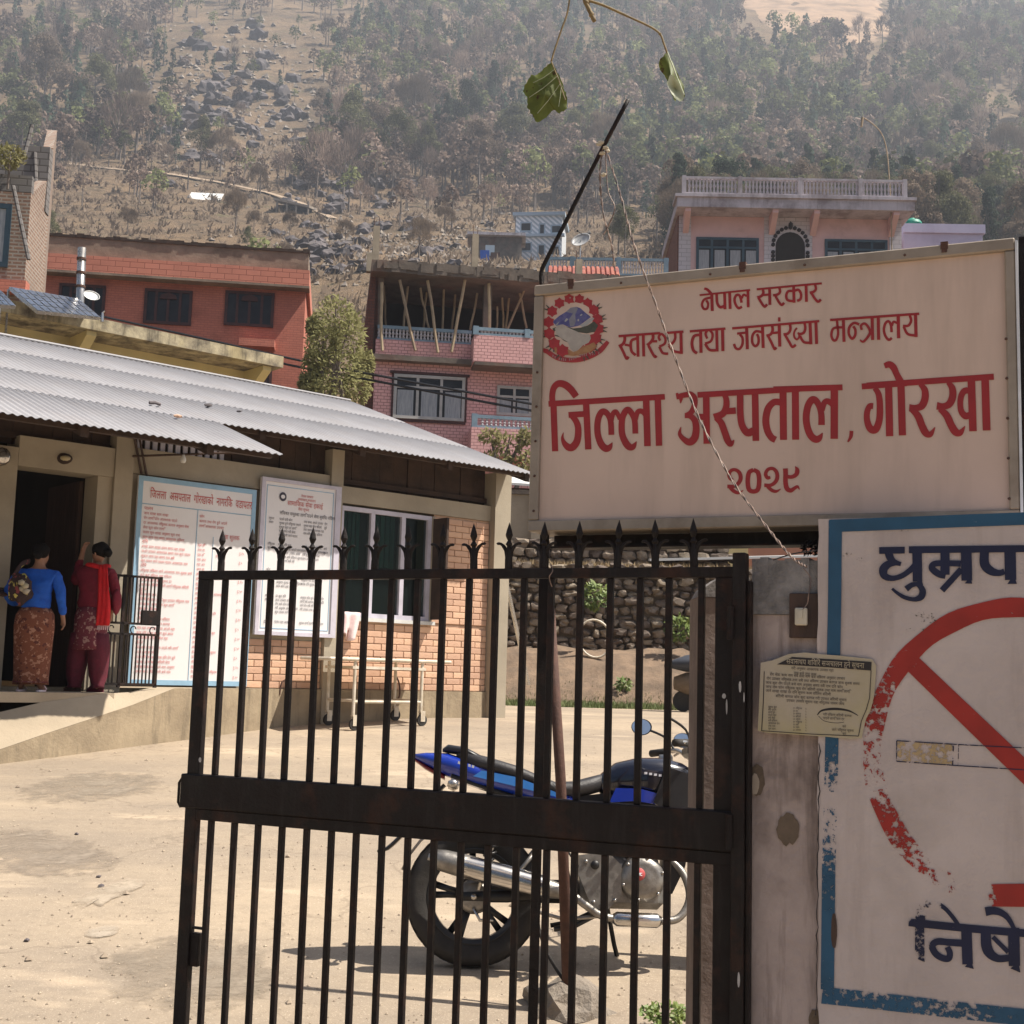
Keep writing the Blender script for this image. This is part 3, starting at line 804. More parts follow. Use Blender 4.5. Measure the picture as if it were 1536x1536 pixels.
# ---- red building -------------------------------------------------
RF = Frame(-10, 45, 82.5)
M['red_brick'] = brickmat('red_brick', (0.58, 0.20, 0.135), (0.52, 0.175, 0.12), (0.44, 0.15, 0.105), 0.24, 0.085, frame=RF, stain=(0.16, 0.05, 0.035), stain_amt=0.45)
M['salmon_band'] = brickmat('salmon_band', (0.60, 0.23, 0.16), (0.54, 0.205, 0.14), (0.27, 0.08, 0.05), 0.5, 0.2, frame=RF, stain=(0.3, 0.1, 0.07), stain_amt=0.3)
M['old_plaster'] = pbr('old_plaster', (0.30, 0.23, 0.175), (0.20, 0.15, 0.115), 1.5, 0.95, 0.5, 12, stain=(0.07, 0.055, 0.04), stain_amt=0.6)
M['window_brown'] = pbr('window_brown', (0.085, 0.025, 0.02), (0.05, 0.018, 0.015), 6, 0.6)
u0, _ = RF.px(38, 450); u1, _ = RF.px(458, 450)
zt = RF.px(250, 363)[1]; zb1 = RF.px(250, 396)[1]; zb2 = RF.px(250, 421)[1]
base = 6.0
red = thing('red_building', RF.pt((u0 + u1) / 2, 0, base), 'red brick-painted building with a stained grey parapet and dark brown windows, left of the bamboo', 'building')
mb = MB(RF); mb.box(u0, u1, -7, 0, base, zb2 - 0.02); obj('wall', mb, M['red_brick'], red)
mb = MB(RF); mb.box(u0 - .1, u1 + .05, -7, 0.10, zb1, zt - .10); obj('parapet', mb, M['old_plaster'], red)
mb = MB(RF); rr = random.Random(2); n = 40
for i in range(n):
    a = u0 - .12 + (u1 - u0 + .2) * i / n; b2 = u0 - .12 + (u1 - u0 + .2) * (i + 1) / n
    mb.box(a, b2, -.3, 0.14 + rr.uniform(-.02, .02), zt - .10, zt + rr.uniform(-.03, .05))
obj('coping', mb, M['dark_wood'], red)
mb = MB(RF); mb.box(u0, u1 + .12, -7, 0.45, zb2, zb1 - .02); obj('roof_band', mb, M['salmon_band'], red)
mb = MB(RF); mb.box(u0 - .02, u1 + .14, -.1, 0.5, zb2 - .09, zb2 - .003); obj('roof_lip', mb, M['old_plaster'], red)
for (x0, y0, x1, y1) in ((88, 427, 158, 476), (216, 435, 288, 487), (337, 438, 411, 490), (372, 552, 408, 580)):
    a, b2, z0, z1 = RF.rect(x0, y0, x1, y1)
    window(RF, 0.02, a, b2, z0, z1, M['window_brown'], M['pane_dark'], red, n=4, trans=0, wd=0.10)
    mb = MB(RF); c = (a + b2) / 2; mb.prism([(c - .3, z1 - .35), (c + .3, z1 - .35), (c + .25, z1 - .2), (c, z1 - .12), (c - .25, z1 - .2)], 0.06, 0.10)
    mb.v = [v for v in mb.v]; obj('fanlight_arch', mb, M['window_brown'], red)
a, b2, z0, z1 = RF.rect(360, 515, 413, 525)
mb = MB(RF); mb.box(a, b2, 0, 0.6, z0, z1 + .02); obj('sunshade', mb, M['red_brick'], red)
# plinth slope down to the ground
mb = MB(RF); mb.box(u0 + .05, u1 - .05, -6.9, -.05, 2, base); obj('foundation', mb, M['old_plaster'], red)

# ---- pink building with bamboo-propped slab ------------------------
PF = Frame(-3, 42, 82)
M['pink_brick'] = brickmat('pink_brick', (0.82, 0.47, 0.45), (0.76, 0.43, 0.41), (0.42, 0.19, 0.185), 0.21, 0.105, 0.013, frame=PF)
M['rust_brick'] = brickmat('rust_brick', (0.20, 0.07, 0.045), (0.13, 0.05, 0.035), (0.09, 0.05, 0.04), 0.25, 0.1, frame=PF)
M['pale_blue'] = pbr('pale_blue', (0.24, 0.33, 0.40), (0.17, 0.25, 0.32), 3, 0.7)
M['baluster_white'] = pbr('baluster_white', (0.55, 0.52, 0.54), None, 3, 0.8)
M['window_cream'] = pbr('window_cream', (0.52, 0.50, 0.48), None, 3, 0.6)
M['bamboo_pole'] = pbr('bamboo_pole', (0.44, 0.34, 0.22), (0.32, 0.24, 0.155), 3, 0.8, rnd=0.25)
M['slab_concrete'] = pbr('slab_concrete', (0.20, 0.165, 0.135), (0.11, 0.09, 0.075), 1.3, 0.95, 0.6, 9, stain=(0.2, 0.07, 0.04), stain_amt=0.4)
def pr(x0, y0, x1, y1, o=0): return PF.rect(x0, y0, x1, y1, o)
pu0 = PF.px(560, 600)[0]; pu1 = PF.px(1010, 600)[0]
zs = PF.px(680, 541)[1]           # sill slab under the balcony storey
zfl = PF.px(680, 515)[1]; zbt = PF.px(640, 491)[1]
zst = PF.px(680, 404)[1]; zsb = PF.px(680, 421)[1]
pink = thing('pink_building', PF.pt(pu0 + 4, 0, 4), 'pink brick-patterned building whose unfinished upper floor is propped with bamboo poles', 'building')
mb = MB(PF); mb.box(pu0, pu1, -6, 0, 3, zs - .02); obj('wall', mb, M['pink_brick'], pink)
uj = PF.px(722, 600)[0]           # the right bay stands back a little
mb = MB(PF); mb.box(pu0 - .06, PF.px(722, 530)[0], -.2, 0.35, zs - .02 - .16, zs - .02 - .003 + .02); obj('floor_edge', mb, M['slab_concrete'], pink)
mb = MB(PF); mb.box(PF.px(708, 530)[0], pu1, -.2, 0.9, zs - .30, zs - .19); obj('balcony_slab', mb, M['slab_concrete'], pink)
mb = MB(PF); mb.box(pu0, pu1, -0.25, -0.02, zs, zfl); mb.box(PF.px(707, 510)[0], pu1, 0.0, 0.85, zs - .19, zfl + .12); obj('balcony_wall', mb, M['pink_brick'], pink)
# inner wall of the open storey, its shade put into a near-black colour
mb = MB(PF); mb.box(pu0 + .1, pu1, -5.8, -3.2, zs, zsb); obj('inner_wall', mb, M['void_shade'], pink)
mb = MB(PF); mb.box(pu0 - .25, pu1, -6, 0.45, zsb, zst)
rr = random.Random(8)
for i in range(120):
    a = pu0 - .25 + rr.random() * (pu1 - pu0); mb.box(a, a + rr.uniform(.1, .5), 0.3, 0.46 + rr.uniform(0, .06), zsb + rr.uniform(-.05, .2), zst + rr.uniform(-.15, .05))
obj('roof_slab', mb, M['slab_concrete'], pink)
for px in (569, 733):
    mb = MB(PF); a = PF.px(px, 450)[0]; mb.box(a - .14, a + .14, -.5, -.2, zs, zsb); obj('column', mb, M['slab_concrete'], pink)
for px, yt in ((565, 345), (555, 385), (713, 357), (868, 395)):
    a, zt_ = PF.px(px, yt, -1); mb = MB(PF); mb.box(a - .11, a + .11, -1.1, -.85, zst, zt_ + .1); obj('column_stub', mb, M['concrete'], pink)
    for k in (-.06, .06):
        mb = MB(PF); mb.tube([(a + k, -1, zt_), (a + k * 1.5, -1, zt_ + .45)], .012, 4); obj('rebar', mb, M['rust'], pink)
# brick side wall stepping down on the left
mb = MB(PF)
a0, zt_ = PF.px(560, 415, -.2)
mb.prism([(PF.px(541, 660, -.2)[0], 3), (PF.px(566, 660, -.2)[0] + .15, 3), (pu0 - .0, zsb), (PF.px(556, 425, -.2)[0], zsb), (PF.px(545, 500, -.2)[0], PF.px(545, 500, -.2)[1])], -4, -.2)
obj('side_wall', mb, M['rust_brick'], pink)
props = [((599, 420), (623, 526)), ((642, 421), (657, 529)), ((572, 424), (573, 526)), ((698, 420), (677, 528)), ((734, 425), (735, 492)), ((766, 422), (758, 492)), ((790, 425), (762, 494)),
         ((576, 424), (579, 492)), ((640, 425), (635, 500)), ((612, 430), (602, 520)), ((666, 425), (663, 524)), ((684, 430), (677, 500)), ((716, 440), (706, 495)), ((746, 460), (745, 494)), ((752, 425), (755, 492)), ((630, 432), (645, 500)), ((727, 420), (735, 445)), ((742, 420), (736, 445)), ((780, 440), (790, 492))]
for i, (a, b2) in enumerate(props):
    o = 0.15 if i < 5 else -0.6 - (i % 3) * .5
    p0 = PF.px(*a, o); p1 = PF.px(*b2, o)
    rj = random.Random(i); mb = MB(PF)
    pts = [(p0[0] + (p1[0] - p0[0]) * t + rj.uniform(-.02, .02), o, p0[1] + (p1[1] - p0[1]) * t) for t in (0, .25, .5, .75, 1)]
    mb.tube(pts, [.055 if i < 5 else .042] * 5, 6); obj('bamboo_prop', mb, M['bamboo_pole'], pink)
a, b2 = PF.px(566, 500)[0], PF.px(708, 500)[0]
balustrade(PF, -.1, a, b2, zfl, zbt, M['pale_blue'], M['baluster_white'], pink, 27)
a2, b3 = PF.px(709, 500, .8)[0], PF.px(800, 500, .8)[0]
balustrade(PF, .8, a2, b3, zfl + .12, PF.px(750, 493, .8)[1], M['pale_blue'], M['baluster_white'], pink, 17, posts=(a2 + .1, b3 - .2))
a, b2, z0, z1 = pr(590, 564, 697, 630); window(PF, 0.03, a, b2, z0, z1, M['window_cream'], M['pane_dark'], pink, n=3, trans=z1 - .42, wd=.10, curtain=M['lace'])
mb = MB(PF); mb.box(a - .14, b2 + .14, 0.004, 0.09, z1 + .02, z1 + .1); mb.box(a - .05, b2 + .05, 0.004, 0.05, z0 - .1, z0 - .02); mb.box(a - .07, a - .015, .004, .05, z0 - .02, z1 + .02); mb.box(b2 + .015, b2 + .07, .004, .05, z0 - .02, z1 + .02); obj('window_surround', mb, M['window_brown'], pink)
a, b2, z0, z1 = pr(745, 580, 797, 624); window(PF, 0.03, a, b2, z0, z1, M['window_cream'], M['pane_dark'], pink, n=2, trans=z1 - .36, wd=.09, curtain=M['lace'])
# small lower balcony with balusters
a, b2 = PF.px(707, 635, 1.0)[0], PF.px(800, 635, 1.0)[0]; z1 = PF.px(750, 624, 1.0)[1]; z0 = PF.px(750, 643, 1.0)[1]
mb = MB(PF); mb.box(a, b2, 0, 1.1, z0 - .9, z0 - .01); obj('balcony_wall', mb, M['pink_brick'], pink)
balustrade(PF, 1.0, a, b2, z0, z1, M['pale_blue'], M['baluster_white'], pink, 14, posts=(a + .1,))
# building goes on behind the sign; terrace with balusters and a tiled canopy higher up
TF = Frame(2, 48, 92)
a, zt_ = TF.px(818, 385); b2, _ = TF.px(1003, 392); zq = TF.px(900, 413)[1]; zt_ = TF.px(900, 387)[1]
ter = thing('roof_terrace', TF.pt((a + b2) / 2, 0, zq - 3), 'pale blue balustrade terrace beside the satellite dish, above the sign', 'terrace')
mb = MB(TF); mb.box(a - .3, b2, -3, .1, zq - 4, zq - .02); obj('wall', mb, M['slab_concrete'], ter)
balustrade(TF, 0, a, b2, zq, zt_, M['pale_blue'], M['baluster_white'], ter, 44, posts=(a + .1, TF.px(858, 390)[0], TF.px(928, 395)[0], b2 - .1), slim=.028)
# red tile canopy
can = thing('tiled_canopy', TF.pt(TF.px(870, 415, 3)[0], 3, zq - 1), 'small canopy of bright red roof tiles under the pale blue balustrade', 'canopy')
M['red_tile'] = pbr('red_tile', (0.34, 0.10, 0.07), (0.27, 0.08, 0.055), 3, 0.7, rnd=0.25)
ca, cb = TF.px(821, 415, 3)[0], TF.px(930, 412, 3)[0]; cz = TF.px(870, 414, 3)[1]
b3 = MB(); b3.tube([(0, 0, 0), (0, .16, .09), (0, .30, .17)], [.075, .085, .085], 6); tme = mesh_of('tile', b3, M['red_tile'], Vector())
nrow = 4; nc = 15
for j in range(nrow):
    for i in range(nc):
        u = ca + (cb - ca) * (i + .5) / nc
        c = bpy.data.objects.new('tile', tme); COL.objects.link(c); c.parent = can
        c.location = TF.pt(u, 0.6 - j * .26, cz + .02 + j * .15) - can.location + TF.n * 2.4; c.rotation_euler = (0, 0, TF.rot)
mb = MB(TF); mb.add([(ca, 3.1, cz - .05), (cb, 3.1, cz - .05), (cb, 2.0, cz + .55), (ca, 2.0, cz + .55), (ca, 3.1, cz - .15), (cb, 3.1, cz - .15), (cb, 2.0, cz + .45), (ca, 2.0, cz + .45)], [(0, 1, 2, 3), (7, 6, 5, 4), (0, 4, 5, 1), (1, 5, 6, 2), (2, 6, 7, 3), (3, 7, 4, 0)]); obj('rafters', mb, M['dark_wood'], can)
for u in (ca + .2, cb - .2):
    mb = MB(TF); mb.box(u - .05, u + .05, 2.9, 3.0, cz - 3.5, cz - .1); obj('post', mb, M['wood_dark'], can)
# satellite dish
p = W(871, 359, 47.5)
dish = thing('satellite_dish', p + Vector((0, 0, -1.2)), 'pale round satellite dish on a pole beside the leaning rod', 'satellite dish')
M['dish'] = pbr('dish', (0.42, 0.42, 0.42), None, 3, 0.5)
mb = MB(); mb.lathe([(0.0, .12), (.12, .105), (.24, .06), (.36, 0), (.375, 0), (.25, .04), (.12, .085), (0, .10)], n=20)
rot = Vector((-.35, -.75, .55)).normalized().to_track_quat('Z', 'Y').to_matrix()
mb.v = [rot @ (Vector((v.x, v.y, -v.z))) + p for v in mb.v]; obj('reflector', mb, M['dish'], dish, smooth=True)
mb = MB(); mb.tube([p - rot @ Vector((0, -.3, 0)), p + rot @ Vector((0, 0, .38))], .015, 5); mb.blob(p + rot @ Vector((0, 0, .4)), .05, 1); obj('feed_arm', mb, M['black_plastic'], dish)
mb = MB(); mb.tube([p + Vector((0, 0, -1.4)), p + Vector((0, .1, -.3)), p + Vector((0, .06, 0))], .03, 6); obj('pole', mb, M['steel'], dish)

# ---- balustraded house upper right ---------------------------------
HF = Frame(14, 58, 91.5)
M['pink_wall'] = pbr('pink_wall', (0.74, 0.50, 0.48), (0.67, 0.45, 0.43), 1.5, 0.9, 0.1, stain=(0.25, 0.14, 0.12), stain_amt=0.3)
M['lilac_grey'] = pbr('lilac_grey', (0.60, 0.55, 0.58), (0.48, 0.44, 0.47), 1.5, 0.9, 0.2, 8, stain=(0.15, 0.11, 0.11), stain_amt=0.6, streak=(0.14, 0.11, 0.11), streak_amt=0.5)
M['teal_frame'] = pbr('teal_frame', (0.055, 0.10, 0.135), (0.04, 0.075, 0.10), 3, 0.6)
M['side_brick'] = brickmat('side_brick', (0.24, 0.095, 0.06), (0.19, 0.075, 0.05), (0.12, 0.07, 0.055), 0.25, 0.1, frame=HF)
M['white_brick'] = brickmat('white_brick', (0.66, 0.62, 0.64), (0.62, 0.58, 0.60), (0.38, 0.35, 0.36), 0.5, 0.2, frame=HF)
def hr(x0, y0, x1, y1, o=0): return HF.rect(x0, y0, x1, y1, o)
hu0 = HF.px(1018, 360)[0]; hu1 = HF.px(1352, 360)[0]
house = thing('balustraded_house', HF.pt((hu0 + hu1) / 2, 0, 13), 'pink and lilac house with a balustraded flat roof and arched door, above the sign', 'house')
zr = HF.px(1190, 327, 0)[1]
mb = MB(HF); mb.box(hu0, hu1, -6.5, 0, 11, zr); obj('wall', mb, M['pink_wall'], house)
mb = MB(HF); mb.box(hu0 - .06, hu0 - .003, -6.5, 0.02, 11, zr - .01); obj('side_wall', mb, M['side_brick'], house)
for x0, x1 in ((1018, 1036), (1146, 1206 + 12), (1334, 1352)):
    a, b2 = HF.px(x0, 370)[0], HF.px(x1, 370)[0]
    mb = MB(HF); mb.box(a, b2, 0.003, 0.06, 11, zr - .01); obj('white_pier', mb, M['white_brick'], house)
z1 = HF.px(1190, 302, 1.2)[1]
mb = MB(HF); mb.add([(hu0 - .1, 0, zr + .01), (hu1 + .15, 0, zr + .01), (hu1 + .15, -6.5, zr + .01), (hu0 - .1, -6.5, zr + .01), (hu0 - .35, 1.2, zr + .05), (hu1 + .35, 1.2, zr + .05)], [])
mb.box(hu0 - .2, hu1 + .3, -6.5, 1.2, zr + .01, z1 + .12); obj('roof_slab', mb, M['lilac_grey'], house)
mb = MB(HF); mb.box(hu0 - .3, hu1 + .36, -.1, 1.3, z1 + .12, z1 + .26); obj('cornice', mb, M['lilac_grey'], house)
for x in (1030, 1160, 1222, 1340):
    a = HF.px(x, 340, .5)[0]; mb = MB(HF)
    mb.v = []; 
    for uu in (a - .13, a + .13):
        mb.v += [HF.pt(uu, 0.06, zr), HF.pt(uu, 1.1, zr), HF.pt(uu, 1.1, zr - .16), HF.pt(uu, 0.06, zr - .85)]
    mb.f = [[0, 1, 2, 3], [7, 6, 5, 4], [0, 4, 5, 1], [1, 5, 6, 2], [2, 6, 7, 3], [3, 7, 4, 0]]
    obj('bracket', mb, M['pink_wall'], house)
zb0 = z1 + .27; zb1 = HF.px(1190, 268, 1.15)[1]
pa = [HF.px(x, 285, 1.15)[0] for x in (1026, 1110, 1200, 1290, 1357)]
balustrade(HF, 1.15, pa[0], pa[-1], zb0, zb1, M['lilac_grey'], M['lilac_grey'], house, 62, posts=pa, th=.16, slim=.038)
for (x0, y0, x1, y1, n) in ((1044, 357, 1138, 420, 4), (1237, 360, 1331, 420, 4)):
    a, b2, z0, z1_ = hr(x0, y0, x1, y1); window(HF, 0.03, a, b2, z0, z1_, M['teal_frame'], M['pane_dark'], house, n=n, trans=z1_ - .48, wd=.12, curtain=M['lace'])
a, b2, z0, z1_ = hr(1163, 349, 1207, 420)
arc = [(a, z0)] + [((a + b2) / 2 - (b2 - a) / 2 * math.cos(t * pi / 12), z1_ - (b2 - a) / 2 + (b2 - a) / 2 * math.sin(t * pi / 12)) for t in range(13)] + [(b2, z0)]
mb = MB(HF); mb.prism(arc, .062, .075); obj('arched_door', mb, M['void_shade'], house)
mb = MB(HF); cc = (a + b2) / 2; R0 = (b2 - a) / 2 + .12
sc_ = [(cc - R0, .10, z0 + (z1_ - R0 - z0) * k / 8) for k in range(8)] + [(cc - R0 * math.cos(t * pi / 12), .10, z1_ - .62 + R0 * 1.05 * math.sin(t * pi / 12)) for t in range(13)] + [(cc + R0, .10, z0 + (z1_ - R0 - z0) * k / 8) for k in reversed(range(8))]
for i, q in enumerate(sc_): mb.blob(q, (.11, .04, .11), 1)
obj('scalloped_surround', mb, M['grey_print'], house, kind='stuff')
mb = MB(HF); mb.blob((HF.px(1186, 338, .1)[0], .1, HF.px(1186, 338, .1)[1]), (.12, .08, .2), 1); obj('wall_lamp', mb, M['grey_print'], house)
# thin bent mast above the house
mst = [W(1338, 400, 57), W(1337, 330, 57), W(1334, 270, 57), W(1330, 225, 57), W(1322, 200, 57), W(1308, 185, 57), W(1294, 176, 57)]
mb = MB(); mb.tube(cr(mst, 4), .028, 4); mb.tube([mst[-1], W(1292, 190, 57)], .06, 5)
obj('bent_mast', mb, M['bamboo_pole'], label='thin bent cane mast arching above the balustraded house', cat='mast')
# lilac neighbour and green tank
LF = Frame(26, 60, 92)
a, b2, z0, z1_ = LF.rect(1355, 337, 1474, 380)
lil = thing('lilac_building', LF.pt((a + b2) / 2, 0, 13), 'low pale lilac building right of the balustraded house', 'building')
M['lilac'] = pbr('lilac', (0.56, 0.53, 0.68), (0.50, 0.47, 0.62), 1, 0.85, stain=(0.25, 0.2, 0.3), stain_amt=0.3)
mb = MB(LF); mb.box(a, b2, -4, 0, 10, z1_ - .45); obj('wall', mb, M['lilac'], lil)
mb = MB(LF); mb.box(a, b2 + .1, -4, .12, z1_ - .44, z1_); obj('parapet', mb, M['lilac'], lil)
p = W(1368, 346, 66)
M['tank_green'] = pbr('tank_green', (0.02, 0.28, 0.19), None, 3, 0.5)
mb = MB(); mb.lathe([(0.0, .5), (.15, .5), (.17, .42), (.42, .36), (.5, .26), (.5, .2), (.52, .18), (.5, .16), (.5, -.3), (.52, -.32), (.5, -.35), (.5, -.8), (0, -.8)], c=p + Vector((0, 0, .15)), n=18)
obj('water_tank', mb, M['tank_green'], label='green plastic water tank behind the balustraded house', cat='water tank', smooth=True)

# ---- far striped block house ----------------------------------------
BF = Frame(1.5, 178, 97)
a, b2, z0, z1_ = BF.rect(773, 322, 843, 386)
m, nt, b = newmat('striped_wall'); g = nt.nodes.new('ShaderNodeNewGeometry'); wv = N(nt, 'ShaderNodeTexWave'); wv.bands_direction = 'DIAGONAL'; wv.inputs['Scale'].default_value = 0.9
nt.links.new(g.outputs['Position'], wv.inputs['Vector'])
nt.links.new(mixc(nt, ramp(nt, wv.outputs[1], .45, .55), (0.42, 0.47, 0.52), (0.80, 0.81, 0.84)), b.inputs['Base Color']); M['striped'] = m
M['blue_grey'] = pbr('blue_grey', (0.38, 0.46, 0.54), (0.32, 0.40, 0.48), 0.4, 0.8)
blk = thing('striped_house', BF.pt((a + b2) / 2, 0, z0 - 2), 'small two-storey blue and white striped house far up the slope', 'house')
mb = MB(BF); mb.box(a, b2, -7, 0, z0 - 4, z1_ - .2); obj('wall', mb, M['striped'], blk)
mb = MB(BF); mb.box(a - .1, a - .004, -7, -.05, z0 - 4, z1_ - .2); obj('side_wall', mb, M['slab_concrete'], blk)
mb = MB(BF); mb.box(a - .4, b2 + .4, -7.2, .5, z1_ - .2, z1_ + .25); obj('roof_slab', mb, M['blue_grey'], blk)
zm = (z0 + z1_) / 2; mb = MB(BF); mb.box(a - .4, b2 + .4, 0, .6, zm - .2, zm + .15); obj('floor_slab', mb, M['blue_grey'], blk)
for (x0, y0, x1, y1) in ((780, 333, 798, 348), (808, 335, 818, 356), (826, 337, 843, 351), (778, 363, 798, 378), (806, 366, 818, 386), (825, 368, 840, 384)):
    c0, c1, q0, q1 = BF.rect(x0, y0, x1, y1); window(BF, .02, c0, c1, q0, q1, M['blue_grey'], M['pane_dark'], blk, n=1, wd=.2)
# hut on its left and laundry
p = W(745, 352, 172)
hut = thing('hillside_hut', p, 'small grey hut with a pale tin roof left of the striped house', 'hut')
mb = MB(); mb.box(p.x - 3.5, p.x + 3.5, p.y, p.y + 4, p.z - 5, p.z - .3); obj('wall', mb, M['slab_concrete'], hut)
mb = MB(); mb.box(p.x - 4, p.x + 4, p.y - .8, p.y + 4.4, p.z - .3, p.z + .1); obj('roof', mb, M['lilac_grey'], hut)
for px, py, mt, nm in ((727, 381, 'blue_knit', 'blue'), (743, 384, 'rust', 'rust red'), (735, 373, 'blue_grey', 'grey blue')):
    p = W(px, py, 165); mb = MB(); mb.box(p.x - .6, p.x + .6, p.y, p.y + .06, p.z - .9, p.z + .5)
    for v in mb.v: v.y += .12 * math.sin(v.x * 5)
    obj('laundry', mb, M[mt], label=nm + ' cloth hung out to dry beside the striped house', cat='laundry')
# white sheet roof, open shed, tin hut on the slope
def slope_box(name, x0, y0, x1, y1, mat, label, cat, dep=3, roof=None, drop=0):
    p = hit((x0 + x1) / 2, y1, 60); Y = p.y; a_, b_ = W(x0, (y0 + y1) / 2, Y), W(x1, (y0 + y1) / 2, Y); zt_, zb_ = W(x0, y0, Y).z, W(x0, y1, Y).z
    t = thing(name, ((a_.x + b_.x) / 2, Y, zb_ - .3), label, cat)
    mb = MB(); mb.box(a_.x, b_.x, Y + drop, Y + dep, zb_ - 2, zt_ - .25 - drop); obj('wall', mb, mat, t)
    k = (b_.x - a_.x) * .04
    mb = MB(); mb.add([(a_.x - k, Y - .5, zt_ - .35 - drop), (b_.x + k, Y - .5, zt_ - .45 - drop), (b_.x + k, Y + dep, zt_ + .15), (a_.x - k, Y + dep, zt_ + .3)], [(0, 1, 2, 3)])
    mb.add([(a_.x - k, Y - .5, zt_ - .45 - drop), (b_.x + k, Y - .5, zt_ - .55 - drop), (b_.x + k, Y + dep, zt_ + .05), (a_.x - k, Y + dep, zt_ + .2)], [(3, 2, 1, 0)])
    obj('roof', mb, roof or mat, t); return t
M['white_sheet'] = pbr('white_sheet', (0.75, 0.75, 0.73), None, 0.5, 0.5)
slope_box('white_roofed_shelter', 284, 284, 330, 300, M['white_sheet'], 'small shelter covered with a bright white sheet on the dry slope', 'shelter', 2.6, M['white_sheet'], 2.2)
slope_box('tin_hut', 606, 334, 640, 346, M['lilac_grey'], 'small tin hut on the stony slope above the pink building', 'hut')
p = hit(450, 322); Y = p.y
shed = thing('open_shed', p, 'ruined open shed with stone posts in the rocky gully', 'shed')
a_, b_ = W(410, 296, Y), W(464, 308, Y); 
mb = MB(); mb.add([(a_.x, Y, a_.z), (b_.x, Y, b_.z), (b_.x + 1, Y + 4, b_.z + .8), (a_.x, Y + 4, a_.z + .8), (a_.x, Y, a_.z - .5), (b_.x, Y, b_.z - .5), (b_.x + 1, Y + 4, b_.z + .3), (a_.x, Y + 4, a_.z + .3)], [(0, 1, 2, 3), (7, 6, 5, 4), (0, 4, 5, 1), (1, 5, 6, 2), (2, 6, 7, 3), (3, 7, 4, 0)]); obj('roof', mb, M['rubble'], shed)
for px in (415, 430, 444, 462):
    q = W(px, 305, Y); mb = MB(); mb.box(q.x - .18, q.x + .18, Y + .2, Y + .6, q.z - 3.4, W(px, 300, Y).z - .2); obj('post', mb, M['rubble'], shed)
mb = MB(); mb.box(a_.x, b_.x, Y + 3.4, Y + 3.8, a_.z - 5, a_.z - .4); obj('back_wall', mb, M['void_shade'], shed)

# ---- tall brick building at the left edge -----------------------------
KF = Frame(-11.4, 30, 84)
M['orange_brick'] = brickmat('orange_brick', (0.27, 0.165, 0.115), (0.20, 0.115, 0.08), (0.32, 0.28, 0.24), 0.24, 0.09, 0.022, frame=KF, stain=(0.16, 0.13, 0.11), stain_amt=0.6)
M['grey_block'] = brickmat('grey_block', (0.20, 0.185, 0.18), (0.16, 0.15, 0.145), (0.09, 0.08, 0.075), 0.4, 0.17, 0.02, frame=KF)
ka = KF.px(-60, 300)[0]; kb = KF.px(46, 300)[0]; kz = KF.px(20, 180)[1]
kb_ = thing('brick_tower_house', KF.pt(kb - 1, 0, 3), 'tall raw brick house with a grey block parapet at the left edge', 'building')
zj = KF.px(20, 370)[1]; zp = KF.px(20, 262)[1]; zq = KF.px(20, 288)[1]
mb = MB(KF); mb.box(ka, kb, -1.6, 0, 2, zq); obj('wall', mb, M['orange_brick'], kb_)
mb = MB(KF); mb.box(ka, kb, -.2, 0.0, zq + .01, zp); obj('block_railing', mb, M['grey_block'], kb_)
mb = MB(KF); mb.box(ka, kb + .02, -1.62, -1.3, zq + .01, kz - .1); obj('block_parapet', mb, M['grey_block'], kb_)
# right-hand flank in orange brick running back
kc = KF.px(78, 300, -3.2)[0]
mb = MB(KF)
mb.v = [KF.pt(kb, 0.01, 2), KF.pt(kc, -3.2, 2), KF.pt(kc, -3.2, KF.px(76, 195, -3.2)[1]), KF.pt(kb + .02, -1.6, kz), KF.pt(kb, -1.3, KF.px(46, 270, -1.3)[1]), KF.pt(kb, 0.01, KF.px(40, 290, 0)[1]),
        KF.pt(kb - .25, 0.0, 2), KF.pt(kc - .25, -3.2, 2), KF.pt(kc - .25, -3.2, KF.px(76, 195, -3.2)[1]), KF.pt(kb - .23, -1.6, kz), KF.pt(kb - .25, -1.3, KF.px(46, 270, -1.3)[1]), KF.pt(kb - .25, 0.0, KF.px(40, 290, 0)[1])]
mb.f = [[0, 1, 2, 3, 4, 5], [11, 10, 9, 8, 7, 6]] + [[i, i + 6, (i + 1) % 6 + 6, (i + 1) % 6] for i in range(6)]
obj('flank_wall', mb, M['orange_brick'], kb_)
for k, (x0, y0, x1, y1) in enumerate(((28, 290, 52, 400), (56, 200, 44, 250), (60, 240, 66, 380))):
    mb = MB(KF); o = -.4 - k * .7
    q0, q1 = KF.px(x0, y0, o), KF.px(x1, y1, o); mb.tube([(q0[0], o + .5, q0[1]), (q1[0], o + .55, q1[1])], .05, 6); obj('drain_pipe', mb, M['grey_block'], kb_)
a, b2, z0, z1_ = KF.rect(-40, 305, 15, 400, .02); window(KF, .02, a, b2, z0, z1_, M['teal_frame'], M['lace'], kb_, n=2, wd=.12)
mb = MB(KF); mb.box(ka, kb + .1, -.1, .25, KF.px(20, 436)[1] - .1, KF.px(20, 424)[1]); obj('ledge', mb, M['red_brick'], kb_)
